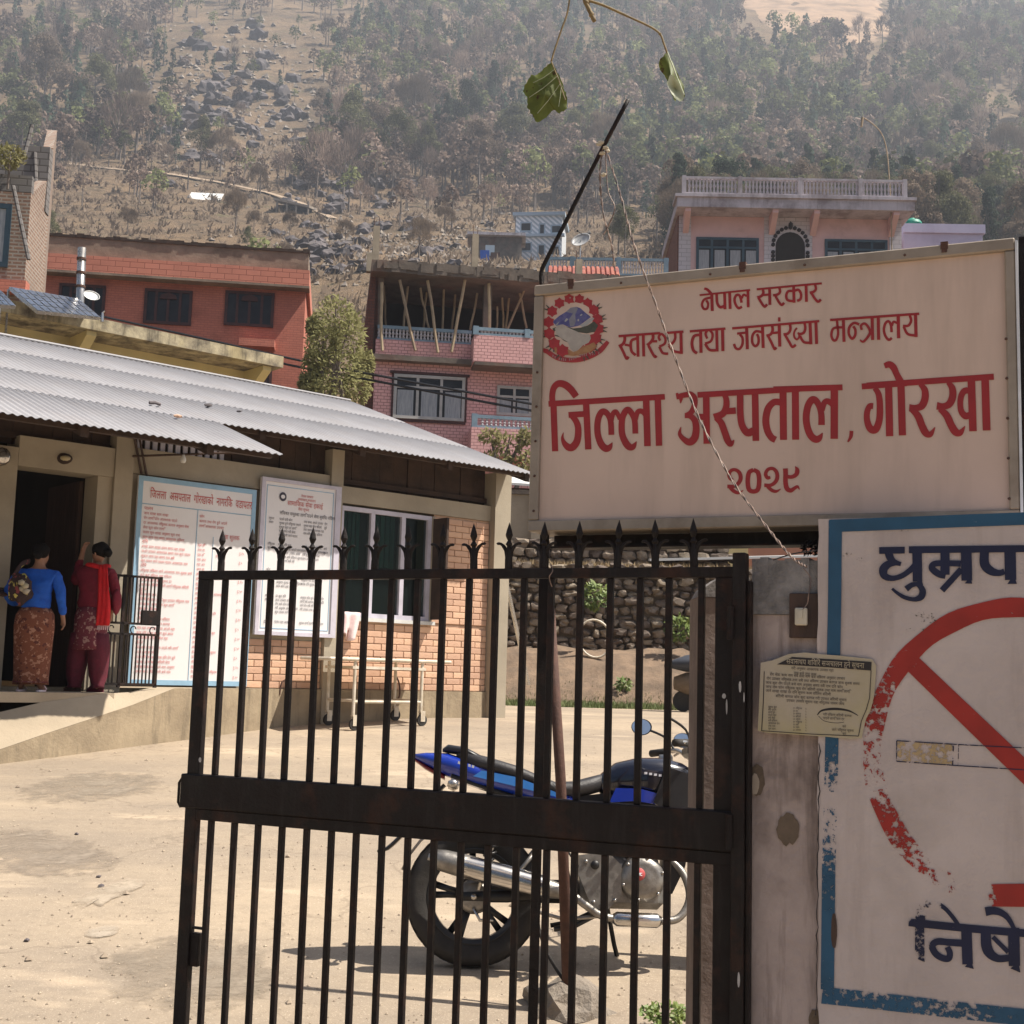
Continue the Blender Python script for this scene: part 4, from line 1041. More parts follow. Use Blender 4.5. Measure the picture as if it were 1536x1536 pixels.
def leafy(mb, c, r, n, size, rng, flat=1.0):
    for i in range(n):
        d = Vector((rng.gauss(0, 1), rng.gauss(0, 1), rng.gauss(0, .8) * flat)).normalized()
        p = Vector(c) + Vector((d.x * r[0], d.y * r[1], d.z * r[2])) * rng.uniform(.3, 1) ** .5
        a = (d + Vector((rng.gauss(0, .7), rng.gauss(0, .7), rng.gauss(0, .7)))).normalized(); s = a.orthogonal().normalized(); q = size * rng.uniform(.6, 1.4); k = len(mb.v)
        mb.v += [p - a * q * .5, p + s * q * .28, p + a * q * .6, p - s * q * .28]; mb.f.append([k, k + 1, k + 2, k + 3])
rl = random.Random(4)
p = W(15, 235, 29.6); t = thing('terrace_shrub', p + Vector((0, 0, -.8)), 'straggly green and brown shrub on the terrace of the brick house', 'shrub')
mb = MB(); leafy(mb, p, (.40, .3, .33), 420, .10, rl); obj('foliage', mb, M['f_bright'], t)
mb = MB(); mb.tube([p + Vector((0, 0, -.8)), p], .03, 5); obj('stem', mb, M['bark'], t)
# ---- bamboo-like tree between red and pink buildings --------------------
def big_tree(name, base, blobs, mat, label, n, size, cat='tree', stems=5):
    t = thing(name, base, label, cat); rg = random.Random(9)
    for i in range(stems):
        c, r = blobs[i % len(blobs)]; q = Vector(c); mb = MB(); mid = (Vector(base) + q) / 2 + Vector((rg.uniform(-.3, .3), 0, 0))
        mb.tube([Vector(base) + Vector((rg.uniform(-.2, .2), 0, -.5)), mid, q + Vector((0, 0, r[2] * .6))], [.13, .08, .02], 5); obj('trunk', mb, M['bark'], t)
    mb = MB()
    for c, r in blobs: leafy(mb, c, r, n, size, rg)
    obj('crown', mb, mat, t)
    return t
bl = [(W(503, 478, 36), (.62, .7, .7)), (W(485, 515, 36), (.55, .7, .7)), (W(524, 505, 36), (.5, .7, .8)), (W(505, 560, 36), (.85, .8, .8)), (W(482, 590, 36), (.65, .7, .6)), (W(474, 545, 36.3), (.4, .5, .6)), (W(533, 580, 36.5), (.5, .5, .6)), (W(470, 490, 36.2), (.22, .3, .3)), (W(465, 575, 36.1), (.35, .3, .4)), (W(545, 545, 37), (.35, .3, .5))]
big_tree('bamboo_clump', W(500, 680, 36), bl, M['f_bright'], 'feathery yellow-green bamboo clump between the red and pink buildings', 620, .12)
# plant with broad leaves in front of the pink building's lower balcony
bl = [(W(735, 655, 39), (.35, .3, .3)), (W(765, 665, 39), (.5, .3, .35)), (W(788, 655, 39), (.25, .3, .3)), (W(745, 690, 39), (.6, .4, .3)), (W(790, 690, 39), (.4, .4, .3))]
big_tree('balcony_tree', W(760, 760, 39), bl, M['f_bright'], 'leafy yellow-green tree in front of the pink balcony, above the tin roof edge', 130, .17)
for (px, py, s, k) in ((1385, 350, .8, 4), (1430, 345, .8, 3), (1475, 350, .9, 7), (1515, 345, .9, 4), (1240, 300, .8, 3)):
    p = hit(px, py, 130); plant_tree(k, p, (s * .8, s * .8), px)

# ================================================================== BEHIND THE YARD
# stone retaining wall
stw = thing('stone_retaining_wall', (4.2, 24.5, 1.7), 'rough dry-stone retaining wall at the back of the yard, behind the gate bars', 'wall')
rs = random.Random(31)
XF = Frame(0, 24.85, 90)
mb = MB(XF); mb.box(-.6, 13, -1.2, -.22, 1.5, 3.6); obj('earth_core', mb, M['stone_fill'], stw)
smesh = []
for i in range(7):
    q = MB(); q.blob((0, 0, 0), (.5, .42, .5), 2, .8, i + 11)
    for v_ in q.v: v_.x = max(-.43, min(.43, v_.x)); v_.z = max(-.43 + .1 * v_.x, min(.42 - .12 * v_.x, v_.z)); v_.y = max(-.3, v_.y)
    smesh.append(mesh_of('stone', q, M['stone'], Vector()))
ns = 0
rest = MB()
z = 1.72
while z < 3.52:
    h = rs.uniform(.10, .19); u = -.55 + rs.uniform(0, .2)
    while u < 12.5:
        wd_ = rs.uniform(.12, .33)
        loc = XF.pt(u + wd_ / 2, -.22 + rs.uniform(-.05, .06), z + h / 2 + rs.uniform(-.03, .03))
        px, py = topx(loc)
        if 700 < px < 1130 and ns < 295:
            c = bpy.data.objects.new('stone', rs.choice(smesh)); COL.objects.link(c); c.parent = stw
            c.location = loc - stw.location; c.scale = (wd_ * 1.12, .42, h * 1.15); c.rotation_euler = (rs.uniform(-.2, .2), rs.uniform(-.25, .25), rs.uniform(-.2, .2)); ns += 1
        else: rest.blob(loc, (wd_ * .54, .2, h * .56), 1, .5, rs.random() * 9)
        u += wd_ + rs.uniform(-.01, .03)
    z += h * .98
obj('rubble_stones', rest, M['stone'], stw, kind='stuff')
# soil bank, grass strip and dry grass on top
M['soil'] = pbr('soil_bank', (0.24, 0.165, 0.11), (0.14, 0.10, 0.07), 3.5, 1.0, 1.0, 14, stain=(0.10, 0.07, 0.05), stain_amt=0.5)
M['dry_grass'] = pbr('dry_grass', (0.34, 0.25, 0.13), (0.25, 0.18, 0.10), 2, 0.95)
def sheet(name, x0, x1, y0, y1, nx, ny, zf, mat, **k):
    mb = MB(); 
    for j in range(ny + 1):
        for i in range(nx + 1):
            x = x0 + (x1 - x0) * i / nx; y = y0 + (y1 - y0) * j / ny; mb.v.append(Vector((x, y, zf(x, y))))
    for j in range(ny):
        for i in range(nx): a = j * (nx + 1) + i; mb.f.append([a, a + 1, a + nx + 2, a + nx + 1])
    return obj(name, mb, mat, smooth=True, **k)
sheet('soil_bank', -4, 16, 22.5, 25.2, 90, 14, lambda x, y: H(x, y) + .10 + .13 * noise.noise(Vector((x * 2.6, y * 3.2, 5))) * min(1, (y - 22.45)) - .12 * max(0, 1 - (y - 22.5) * 2.5), M['soil'], kind='structure')
sheet('upper_bank', -4, 16, 25.3, 31, 70, 16, lambda x, y: max(H(x, y), 3.58) + .02 + .10 * noise.noise(Vector((x, y * 1.5, 2))), M['soil'], kind='structure')
def blades(n, xr, yr, hr_, mat, label, name, lift=0, clump=None):
    mb = MB(); rg = random.Random(n)
    for i in range(n):
        x = rg.uniform(*xr); y = rg.uniform(*yr)
        if clump and noise.noise(Vector((x * clump, y * clump, 1))) < -0.05: continue
        z = max(H(x, y), lift); h = rg.uniform(*hr_); a = rg.uniform(0, 6.28); wv_ = h * .09
        s = Vector((math.cos(a), math.sin(a), 0)) * wv_; k = len(mb.v); d = Vector((rg.gauss(0, .3), rg.gauss(0, .3), 1)) * h
        mb.v += [Vector((x, y, z)) - s, Vector((x, y, z)) + s, Vector((x, y, z)) + d]; mb.f.append([k, k + 1, k + 2])
    return obj(name, mb, mat, kind='stuff', label=label, cat='grass')
blades(13000, (-.6, 6), (21.7, 23.2), (.04, .13), M['grass'], 'short green grass at the foot of the soil bank', 'grass')
blades(6000, (-.6, 9), (25.4, 27.3), (.06, .18), M['dry_grass'], 'dry straw-coloured grass above the stone wall', 'dry_grass', 3.6)
def shrub(name, c, r, n, size, mat, label):
    t = thing(name, Vector(c) + Vector((0, 0, -r[2])), label, 'shrub'); mb = MB(); leafy(mb, c, r, n, size, random.Random(int(c[0] * 91))); obj('foliage', mb, mat, t)
    mb = MB(); mb.tube([Vector(c) + Vector((0, 0, -r[2])), Vector(c)], .015, 5); obj('stem', mb, M['bark'], t)
shrub('weed', W(892, 893, 24.2), (.28, .15, .28), 220, .11, M['green_leaf'], 'green weed growing from the top of the stone wall')
shrub('weed', W(1020, 942, 24.1), (.28, .15, .26), 220, .11, M['green_leaf'], 'green weed growing low on the stone wall near the concrete post')
shrub('weed', W(935, 1028, 22.9), (.16, .12, .14), 120, .08, M['green_leaf'], 'small green weed on the soil bank under the hoop')
# hoop
hc = W(892, 958, 24.0); mb = MB(); ax = Vector((.95, .1, 0)); 
pts = [hc + Vector((math.cos(a) * .29 + math.sin(a) * .06, -.02, math.sin(a) * .33 - math.cos(a) * .10)) for a in [2 * pi * i / 26 for i in range(26)]]
mb.tube(pts, .024, 6, closed=True); obj('hoop', mb, M['cream_paint'], label='cream coloured hoop leaning on the stone wall', cat='hoop', smooth=True)
# pipe leaning beside the hospital column
mb = MB(); a, b2 = W(757, 862, 20), W(775, 945, 20.2); mb.tube([a + (a - b2) * .4, b2, b2 + (b2 - a) * 1.0], .035, 6); obj('leaning_pipe', mb, M['steel'], label='pale pipe leaning beside the corner column of the hospital', cat='pipe')
# second terrace: grey concrete wall, white roof, low buildings seen through the gap
QF = Frame(3, 29.5, 92)
def qr(x0, y0, x1, y1, o=0): return QF.rect(x0, y0, x1, y1, o)
t = thing('terrace_wall', QF.pt(-.5, 0, 3.9), 'grey cement-rendered terrace wall between the hospital and the sign', 'wall')
a, b2, z0, z1 = qr(690, 742, 905, 815)
mb = MB(QF); mb.box(a, b2 + .6, -.25, 0, 3, z1); obj('panel', mb, M['concrete'], t)
mb = MB(QF); mb.box(a, b2 + .6, -.3, .06, z1 + .003, z1 + .1); obj('coping', mb, M['slab_concrete'], t)
for x in (797, 880):
    q = QF.px(x, 780)[0]; mb = MB(QF); mb.box(q, q + .25, .003, .12, 3, z1 - .02); obj('pier', mb, M['concrete'], t)
# lower course of rough stones in front of it
t2 = thing('low_stone_wall', (2.4, 27.4, 3.9), 'low rough stone wall just below the cement terrace wall', 'wall')
mbr = random.Random(14); zb_ = H(2, 27.6)
for j in range(3):
    u = -.6
    while u < 4.6:
        wd_ = mbr.uniform(.18, .4); c = bpy.data.objects.new('stone', mbr.choice(smesh)); COL.objects.link(c); c.parent = t2
        c.location = Vector((u + wd_ / 2, 27.4 + mbr.uniform(-.05, .05), zb_ + .08 + j * .2)) - t2.location; c.scale = (wd_ * 1.15, .4, .24); u += wd_
mb = MB(); mb.box(-.6, 4.6, 27.45, 28.4, zb_ - .4, zb_ + .58); obj('earth_core', mb, M['stone_fill'], t2)
# white roof scrap above the wall
t = thing('tin_roofed_shed', W(780, 735, 33) + Vector((0, 0, -1.5)), 'shed with a pale tin roof just right of the hospital roof corner', 'shed')
a_, b_ = W(740, 722, 33), W(815, 727, 33)
mb = MB(); mb.add([(a_.x, 33, a_.z), (b_.x, 33, b_.z), (b_.x, 36, b_.z + .6), (a_.x, 36, a_.z + .6), (a_.x, 33, a_.z - .06), (b_.x, 33, b_.z - .06), (b_.x, 36, b_.z + .54), (a_.x, 36, a_.z + .54)], [(0, 1, 2, 3), (7, 6, 5, 4), (0, 4, 5, 1), (1, 5, 6, 2), (2, 6, 7, 3), (3, 7, 4, 0)]); obj('roof', mb, M['white_sheet'], t)
mb = MB(); mb.box(a_.x + .1, b_.x - .1, 33.4, 35.8, 4, a_.z - .1); obj('wall', mb, M['dark_wood'], t)
# salmon and yellow building with white eave
t = thing('salmon_building', QF.pt(3, -9, 4), 'salmon building with a yellow corner, seen between the sign and the pillar', 'building')
a, b2, z0, z1 = qr(1093, 760, 1300, 836, -9)
M['salmon'] = pbr('salmon', (0.46, 0.21, 0.13), None, 1, 0.9); M['yellow_wall'] = pbr('yellow_wall', (0.66, 0.54, 0.26), (0.56, 0.46, 0.23), .8, 0.9, stain=(0.25, 0.2, 0.1), stain_amt=.4)
c = QF.px(1122, 820, -9)[0]
mb = MB(QF); mb.box(c, b2, -13, -9, 3, z1 + 1); obj('wall', mb, M['salmon'], t)
mb = MB(QF); mb.box(a, c - .003, -13, -8.95, 3, z1 + 1); obj('corner_pier', mb, M['yellow_wall'], t)
# tarpaulin roof and white tin sheet lower down
a, b2, z0, z1 = qr(985, 803, 1098, 832, -3)
t = thing('tarpaulin_lean_to', QF.pt((a + b2) / 2, -3, z0 - 1), 'lean-to covered with dark sagging tarpaulin beside the salmon building', 'lean-to')
mb = MB(); n = 12
for j in range(5):
    for i in range(n + 1):
        u = a + (b2 - a) * i / n; zz = z0 + (z1 - z0) * (i / n) ** .8 * (.4 + .15 * j); q = QF.pt(u, -3 - j * .6, zz + .12 * noise.noise(Vector((u * 2, j, 0))) + j * .12); mb.v.append(q)
for j in range(4):
    for i in range(n): k = j * (n + 1) + i; mb.f.append([k, k + 1, k + n + 2, k + n + 1])
obj('tarpaulin', mb, M['dark_wood'], t)
for u in (a + .2, b2 - .2):
    mb = MB(QF); mb.tube([(u, -3.2, z0 - 1.2), (u, -3.2, z0 + .1)], .04, 5); obj('post', mb, M['bamboo_pole'], t)
a_, b_ = W(975, 838, 27), W(1240, 832, 27); b_.z += .0
t = thing('tin_sheet_canopy', ((a_.x + b_.x) / 2, 27, a_.z - 1), 'bright pale tin canopy just above the gate rail, below the salmon building', 'canopy')
mb = MB(); mb.add([(a_.x, 27, a_.z), (b_.x, 27, b_.z), (b_.x, 29.5, b_.z + .22), (a_.x, 29.5, a_.z + .22), (a_.x, 27, a_.z - .05), (b_.x, 27, b_.z - .05), (b_.x, 29.5, b_.z + .17), (a_.x, 29.5, a_.z + .17)], [(0, 1, 2, 3), (7, 6, 5, 4), (0, 4, 5, 1), (1, 5, 6, 2), (2, 6, 7, 3), (3, 7, 4, 0)]); obj('roof', mb, M['white_sheet'], t)
for x in (a_.x + .3, b_.x - .3):
    mb = MB(); mb.box(x - .04, x + .04, 27.2, 27.28, H(x, 27.2) - .2, a_.z - .06); obj('post', mb, M['bamboo_pole'], t)

# ================================================================== YELLOW BUILDING BEHIND THE HOSPITAL ROOF
YO = -9
def yr(x0, y0, x1, y1, o=YO): return FF.rect(x0, y0, x1, y1, o)
M['mossy_slab'] = pbr('mossy_slab', (0.48, 0.41, 0.27), (0.12, 0.10, 0.075), 3.2, 0.95, 0.5, 12, streak=(0.03, 0.026, 0.02), streak_amt=.8, stain=(0.38, 0.31, 0.16), stain_amt=.6)
uR = FF.px(425, 545, YO + .8)[0]; uW = FF.px(378, 560, YO)[0]
za = FF.px(210, 505, YO + .8)[1]; zb_ = FF.px(210, 489, YO + .8)[1]
za2 = FF.px(400, 550, YO + .8)[1]; zb2_ = FF.px(400, 531, YO + .8)[1]
zl = (za + za2) / 2; zh = (zb_ + zb2_) / 2
yel = thing('yellow_building', FF.pt(uR - 5, YO, 3), 'yellow building with a mossy flat concrete roof edge behind the hospital roof', 'building')
mb = MB(FF); mb.box(-22, uW, YO - 5, YO, 2, zl - .003); obj('wall', mb, M['yellow_wall'], yel)
mb = MB(FF); mb.box(-22, uR, YO - 5.4, YO + .8, zl, zh); obj('roof_slab', mb, M['mossy_slab'], yel)
for u in (uW - .05, uW - 3.4, uW - 6.7):
    mb = MB(FF); mb.v = []
    for uu in (u - .12, u + .05): mb.v += [FF.pt(uu, YO + .003, zl - .003), FF.pt(uu, YO + .7, zl - .003), FF.pt(uu, YO + .7, zl - .08), FF.pt(uu, YO + .003, zl - .55)]
    mb.f = [[0, 1, 2, 3], [7, 6, 5, 4], [0, 4, 5, 1], [1, 5, 6, 2], [2, 6, 7, 3], [3, 7, 4, 0]]; obj('bracket', mb, M['yellow_wall'], yel)
# solar panels on its roof
M['solar'] = glassy('solar_cell', (0.05, 0.075, 0.13), .15)
def solar(c0, c1, c2, c3, label):
    o_ = (c0 + c1 + c2 + c3) / 4
    t = thing('solar_panel', Vector((o_.x, o_.y, min(c0.z, c3.z) - .1)), label, 'solar panel', 'solar panels on the yellow building')
    nrm = (c1 - c0).cross(c3 - c0).normalized(); nrm = nrm if nrm.z > 0 else -nrm
    P_ = lambda s, q: c0 * (1 - s) * (1 - q) + c1 * s * (1 - q) + c2 * s * q + c3 * (1 - s) * q
    mb = MB(); mb.add([c0, c1, c2, c3, c0 - nrm * .05, c1 - nrm * .05, c2 - nrm * .05, c3 - nrm * .05], [(0, 1, 2, 3), (7, 6, 5, 4), (0, 4, 5, 1), (1, 5, 6, 2), (2, 6, 7, 3), (3, 7, 4, 0)]); obj('frame', mb, M['steel'], t)
    for i in range(9):
        for j in range(4):
            e = .012; mb = MB(); mb.add([P_((i + e * 8) / 9, (j + e * 4) / 4) + nrm * .006, P_((i + 1 - e * 8) / 9, (j + e * 4) / 4) + nrm * .006, P_((i + 1 - e * 8) / 9, (j + 1 - e * 4) / 4) + nrm * .006, P_((i + e * 8) / 9, (j + 1 - e * 4) / 4) + nrm * .006], [(0, 1, 2, 3)]); obj('cell', mb, M['solar'], t)
    for q in (c2, c3):
        mb = MB(); mb.tube([q - nrm * .05, Vector((q.x, q.y, min(c0.z, c1.z) - .05))], .02, 5); obj('leg', mb, M['steel'], t)
solar(W(56, 466, 19.0), W(151, 476, 20.4), W(118, 448, 21.6), W(14, 430, 20.2), 'tilted solar panel on the yellow building, right-hand one, nearest the metal pipe')
solar(W(-62, 452, 17.6), W(24, 459, 18.6), W(2, 436, 19.6), W(-90, 420, 18.5), 'tilted solar panel on the yellow building, cut off by the left edge')
t = thing('vent_pipe', W(122, 455, 23) + Vector((0, 0, -.5)), 'upright grey metal pipe rising from the yellow building', 'pipe')
q = W(123, 372, 23); q2 = W(120, 455, 23); mb = MB(); L = (q - q2).length
mb.tube([q2 + Vector((0, 0, -.6)), q2, q], .075, 10); obj('pipe', mb, M['steel'], t, smooth=True)
for k in (.3, .55, .8):
    z_ = q2 + (q - q2) * k; mb = MB(); mb.lathe([(.08, -.02), (.09, -.02), (.09, .02), (.08, .02)], c=z_, n=10); obj('band', mb, M['rust'], t)
p = W(137, 445, 22.6); t = thing('small_dish', p + Vector((0, 0, -.3)), 'small white satellite dish beside the grey metal pipe', 'satellite dish')
mb = MB(); rot = Vector((.35, -.6, .6)).normalized().to_track_quat('Z', 'Y').to_matrix(); mb.lathe([(0.0, .0), (.08, .006), (.14, .03), (.145, .03), (.08, .02), (0, .015)], n=14); mb.v = [rot @ v + p for v in mb.v]; obj('reflector', mb, M['white_sheet'], t, smooth=True)
mb = MB(); mb.tube([p, p + Vector((-.1, 0, -.35))], .012, 5); obj('mount', mb, M['black_plastic'], t)
p = W(154, 472, 20.3); mb = MB(); mb.tube([p + Vector((0, 0, -.12)), p + Vector((0, 0, .03)), p + Vector((.03, 0, .06))], [.03, .02, .012], 6); obj('tap', mb, M['steel'], label='small tap at the corner of the solar panel', cat='tap')

# ================================================================== HOSPITAL
hos = thing('hospital_building', FF.pt(-3, 0, .9), 'single-storey brick and concrete hospital ward under a grey corrugated roof', 'building')
def hbox(name, u0, u1, o0, o1, z0, z1, mat, parent=hos, **k):
    mb = MB(FF); mb.box(u0, u1, o0, o1, z0, z1); return obj(name, mb, mat, parent, **k)
ZP = 1.265
hbox('plinth', -3.40, -.135, -.3, .05, .4, ZP, M['ramp_side'])
hbox('plinth', -12, -3.41, -.3, .0, .4, ZP - .02, M['ramp_side'])
# columns
hbox('column', -.135, .12, -.35, .12, .4, 3.98, M['wall_beige'])
hbox('column', -2.52, -2.36, -.3, .07, ZP - .4, 3.96, M['wall_beige'])
hbox('column', -5.07, -4.88, -.3, .07, 1.1, 3.94, M['wall_beige'])
hbox('column', -6.25, -6.03, -.3, .05, 1.1, 3.5, M['wall_beige'])
# lintel bands
hbox('lintel', -2.357, -.138, -.28, .035, 3.37, 3.56, M['wall_beige'])
hbox('lintel', -4.877, -2.523, -.28, .035, 3.40, 3.66, M['wall_beige'])
hbox('lintel', -6.027, -5.073, -.28, .05, 3.33, 3.62, M['wall_beige'])
hbox('lintel', -9, -6.253, -.28, .05, 3.33, 3.62, M['wall_beige'])
hbox('door_jamb', -5.225, -5.073, -.28, .03, 1.1, 3.328, M['wall_beige'])
# backing wall (mortar) for the bricks
hbox('brick_backing', -4.877, -2.523, -.28, .004, ZP, 3.397, M['wall_beige'])
hbox('brick_backing', -2.357, -.138, -.28, .004, ZP, 2.06, M['mortar'])
hbox('brick_backing', -1.0, -.138, -.28, .004, 2.063, 3.367, M['mortar'])
# boarded strip under the roof: recess shade put into the planks' dark colour
rp = random.Random(6)
for (a, b2) in ((-2.357, -.138), (-4.877, -2.523), (-9, -5.073)):
    n = int((b2 - a) / .19)
    for i in range(n):
        u0_ = a + (b2 - a) * i / n; mb = MB(FF); j = rp.uniform(-.012, .012); mb.box(u0_ + .003, a + (b2 - a) * (i + 1) / n - .003, -.12 + j, -.09 + j, 3.55, 4.02); obj('shade_plank', mb, M['dark_wood'], hos)
    hbox('batten', a, b2, -.09, -.05, 3.60, 3.66, M['dark_wood'])
# louvre strip left of the bulb
for i in range(12):
    u = -4.8 + i * .085; mb = MB(FF); mb.box(u, u + .05, -.07, -.05, 3.67, 3.83); obj('vent_slat', mb, M['board_frame'], hos)
# bricks one by one
bq = MB(); bq.box(-.1, .1, -.012, .012, -.03, .03, .004); BW, BH = .215, .075
bme = mesh_of('brick', bq, M['brick'], Vector())
nbk = 0
def lay(u0, u1, z0, z1, skip=None):
    global nbk
    r = 0; z = z0
    while z + BH <= z1 + .02:
        u = u0 - (BW / 2 if r % 2 else 0)
        while u < u1 - .02:
            a, b2 = max(u, u0), min(u + BW, u1)
            if b2 - a > .04 and not (skip and skip(a, b2, z)) and nbk < 298:
                c = bpy.data.objects.new('brick', bme); COL.objects.link(c); c.parent = hos
                c.location = FF.pt((a + b2) / 2, .010 + rp.uniform(-.003, .003), z + BH / 2) - hos.location
                c.rotation_euler = (0, 0, FF.rot); c.scale = ((b2 - a - .007) / .2, 1, (BH - .007) / .06); nbk += 1
            u += BW
        z += BH; r += 1
lay(-2.357, -.138, ZP + .003, 2.06)
lay(-1.0, -.138, 2.065, 3.36)
lay(-3.47, -2.523, ZP + .003, 1.84)
print('bricks', nbk)
# window: three lights, white frame
WZ0, WZ1 = 2.085, 3.34
hbox('window_sill', -2.36, -.98, -.1, .07, WZ0 - .045, WZ0 - .003, M['white_paint'])
mb = MB(FF); a, b2 = -2.355, -1.04
for (q0, q1, r0, r1) in ((a, b2, WZ1 - .05, WZ1), (a, b2, WZ0, WZ0 + .05)): mb.box(q0, q1, -.06, .02, r0, r1)
for u in (a + .028, a + .46, a + .90, b2 - .028): mb.box(u - .028, u + .028, -.06, .018, WZ0 + .05, WZ1 - .05)
wf = obj('window', mb, M['board_frame'], hos)
for i, (q0, q1) in enumerate(((a + .056, a + .432), (a + .488, a + .872), (a + .928, b2 - .056))):
    m2 = MB(FF); m2.box(q0, q1, -.03, -.022, WZ0 + .05, WZ1 - .05); 
    if i == 0: pass
    obj('pane', m2, M['win_clear'] if 'win_clear' in M else M['win_glass'], wf)
for q0, q1 in ((a + .06, a + .36), (a + .5, a + .86)):
    m2 = MB(FF)
    for k in range(10): m2.box(q0 + (q1 - q0) * k / 10, q0 + (q1 - q0) * (k + .93) / 10, -.10 - (k % 2) * .02, -.085 - (k % 2) * .02, WZ0 + .45 if q0 < a + .3 else WZ0 + .6, WZ1 - .05)
    obj('curtain', m2, M['green_curtain'], wf)
hbox('window_reveal', -1.037, -1.003, -.28, .03, WZ0, WZ1, M['wall_beige'])
# open shutter standing at the right of the window
mb = MB(FF); mb.v = []; mb.box(-1.03, -1.0, .035, .30, WZ0 + .02, WZ1 - .03); obj('shutter', mb, M['dark_wood'], hos)
# rooms, their shade put into near-black walls and floors
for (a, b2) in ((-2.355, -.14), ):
    hbox('back_wall', a, b2, -3, -2.9, 1, 4, M['void_shade']); hbox('room_floor', a, b2, -2.9, -.3, 1.2, 1.26, M['void_shade'])
    hbox('room_side', a - .0, a + .04, -2.9, -.3, 1.26, 4, M['void_shade']); hbox('room_side', b2 - .04, b2, -2.9, -.3, 1.26, 4, M['void_shade'])
hbox('partition', -5.2, -5.15, -3.5, -.3, ZP, 4, M['void_shade']); hbox('partition', -9.05, -9, -3.5, -.3, ZP, 4, M['void_shade'])
hbox('room_floor', -9, -5.15, -3.5, 0, 1.15, 1.208, M['concrete'])
# back wall of the entrance hall with a barred opening
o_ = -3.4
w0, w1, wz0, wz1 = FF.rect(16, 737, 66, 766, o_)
hbox('back_wall', -9, w0, o_ - .1, o_, ZP, 4.4, M['void_shade']); hbox('back_wall', w1, -5.2, o_ - .1, o_, ZP, 4.4, M['void_shade'])
hbox('back_wall', w0, w1, o_ - .1, o_, ZP, wz0, M['void_shade']); hbox('back_wall', w0, w1, o_ - .1, o_, wz1, 4.4, M['void_shade'])
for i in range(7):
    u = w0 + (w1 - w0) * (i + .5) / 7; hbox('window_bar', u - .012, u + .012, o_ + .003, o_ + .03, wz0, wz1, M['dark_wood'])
# door leaf standing open inside on the right, dim
mb = MB(FF); mb.box(-5.27, -5.23, -1.1, -.3, 1.215, 3.30); obj('door', mb, M['wood_dark'], hos)
# roof: corrugated sheets, one mesh data per length
SL = -.36                                   # height change per metre out of the wall
def rz(o): return 3.92 - (o - .65) * (-SL)
def sheet_mesh(o0, o1, wdt=.836, pitch=.076):
    mb = MB(); n = int(wdt / pitch * 8)
    for o in (o0, o1):
        for i in range(n + 1):
            u = wdt * i / n; zc = .007 * math.cos(2 * pi * u / pitch)
            q = FF.d * u + FF.n * (o - o0) + Vector((0, 0, rz(o) - rz(o0) + zc)); mb.v.append(q)
    for i in range(n): mb.f.append([i, i + 1, n + 2 + i, n + 1 + i])
    k = len(mb.v)
    mb.v += [v - Vector((0, 0, .004)) for v in list(mb.v)]
    for i in range(n): mb.f.append([k + i + 1, k + i, k + n + 1 + i, k + n + 2 + i])
    for i in range(n): mb.f.append([i + 1, i, k + i, k + i + 1]); 
    me = mesh_of('roof_sheet', mb, M['roof_sheet'], Vector(), True); return me
main_s = [sheet_mesh(-.78, .65), sheet_mesh(-2.18, -.70), sheet_mesh(-3.50, -2.10)]
porch_s = sheet_mesh(.55, 1.94)
rr = random.Random(12)
def put(me, u, o, k):
    c = bpy.data.objects.new('roof_sheet', me); COL.objects.link(c); c.parent = hos
    c.location = FF.pt(u, o, rz(o) + .0014 * k) - hos.location
u = .06 - .836; i = 0
while u > -10.5:
    for k, (me, o) in enumerate(zip(main_s, (-.78, -2.18, -3.5))): put(me, u, o, 1 + k * 2)
    u -= .836; i += 1
for j in range(8): put(porch_s, -4.28 - .836 * (j + 1), .55, -1)
# roof ridge cap, rear slope, rafters
mb = MB(FF); mb.tube([(.06, -3.5, rz(-3.5) + .02), (-11, -3.5, rz(-3.5) + .02)], .022, 8); obj('ridge_cap', mb, M['roof_sheet'], hos)
mb = MB(FF); mb.add([(.06, -3.52, rz(-3.5)), (-11, -3.52, rz(-3.5)), (-11, -6, 4.45), (.06, -6, 4.45)], [(0, 1, 2, 3)]); obj('rear_slope', mb, M['roof_sheet'], hos)
for u in (.0, -1.2, -2.44, -3.7, -4.97, -6.14, -7.4, -8.6):
    oe = .55 if u > -4.4 else 1.84
    mb = MB(FF); mb.v = []
    for uu in (u - .035, u + .035): mb.v += [FF.pt(uu, -3.4, rz(-3.4) - .03), FF.pt(uu, oe, rz(oe) - .03), FF.pt(uu, oe, rz(oe) - .12), FF.pt(uu, -3.4, rz(-3.4) - .15)]
    mb.f = [[0, 1, 2, 3], [7, 6, 5, 4], [0, 4, 5, 1], [1, 5, 6, 2], [2, 6, 7, 3], [3, 7, 4, 0]]; obj('rafter', mb, M['dark_wood'], hos)
for o in (.5, -.9):
    mb = MB(FF); mb.box(-10.5, .04, o - .03, o + .03, rz(o) - .075, rz(o) - .022); obj('purlin', mb, M['dark_wood'], hos)
mb = MB(FF); mb.box(-10.5, -4.3, 1.72, 1.78, rz(1.75) - .085, rz(1.75) - .022); obj('purlin', mb, M['dark_wood'], hos)
hbox('gable_wall', -.13, .115, -5.9, -.36, .4, 4.0, M['wall_beige'])
mb = MB(FF); mb.v = [FF.pt(-.1, -.36, 4.0), FF.pt(-.1, -3.5, 4.0), FF.pt(-.1, -5.9, 4.0), FF.pt(-.1, -3.5, rz(-3.5) - .1), FF.pt(-.1, -.36, rz(-.36) - .05)]
mb.f = [[0, 1, 4], [1, 3, 4], [1, 2, 3]]; obj('gable_boarding', mb, M['dark_wood'], hos)
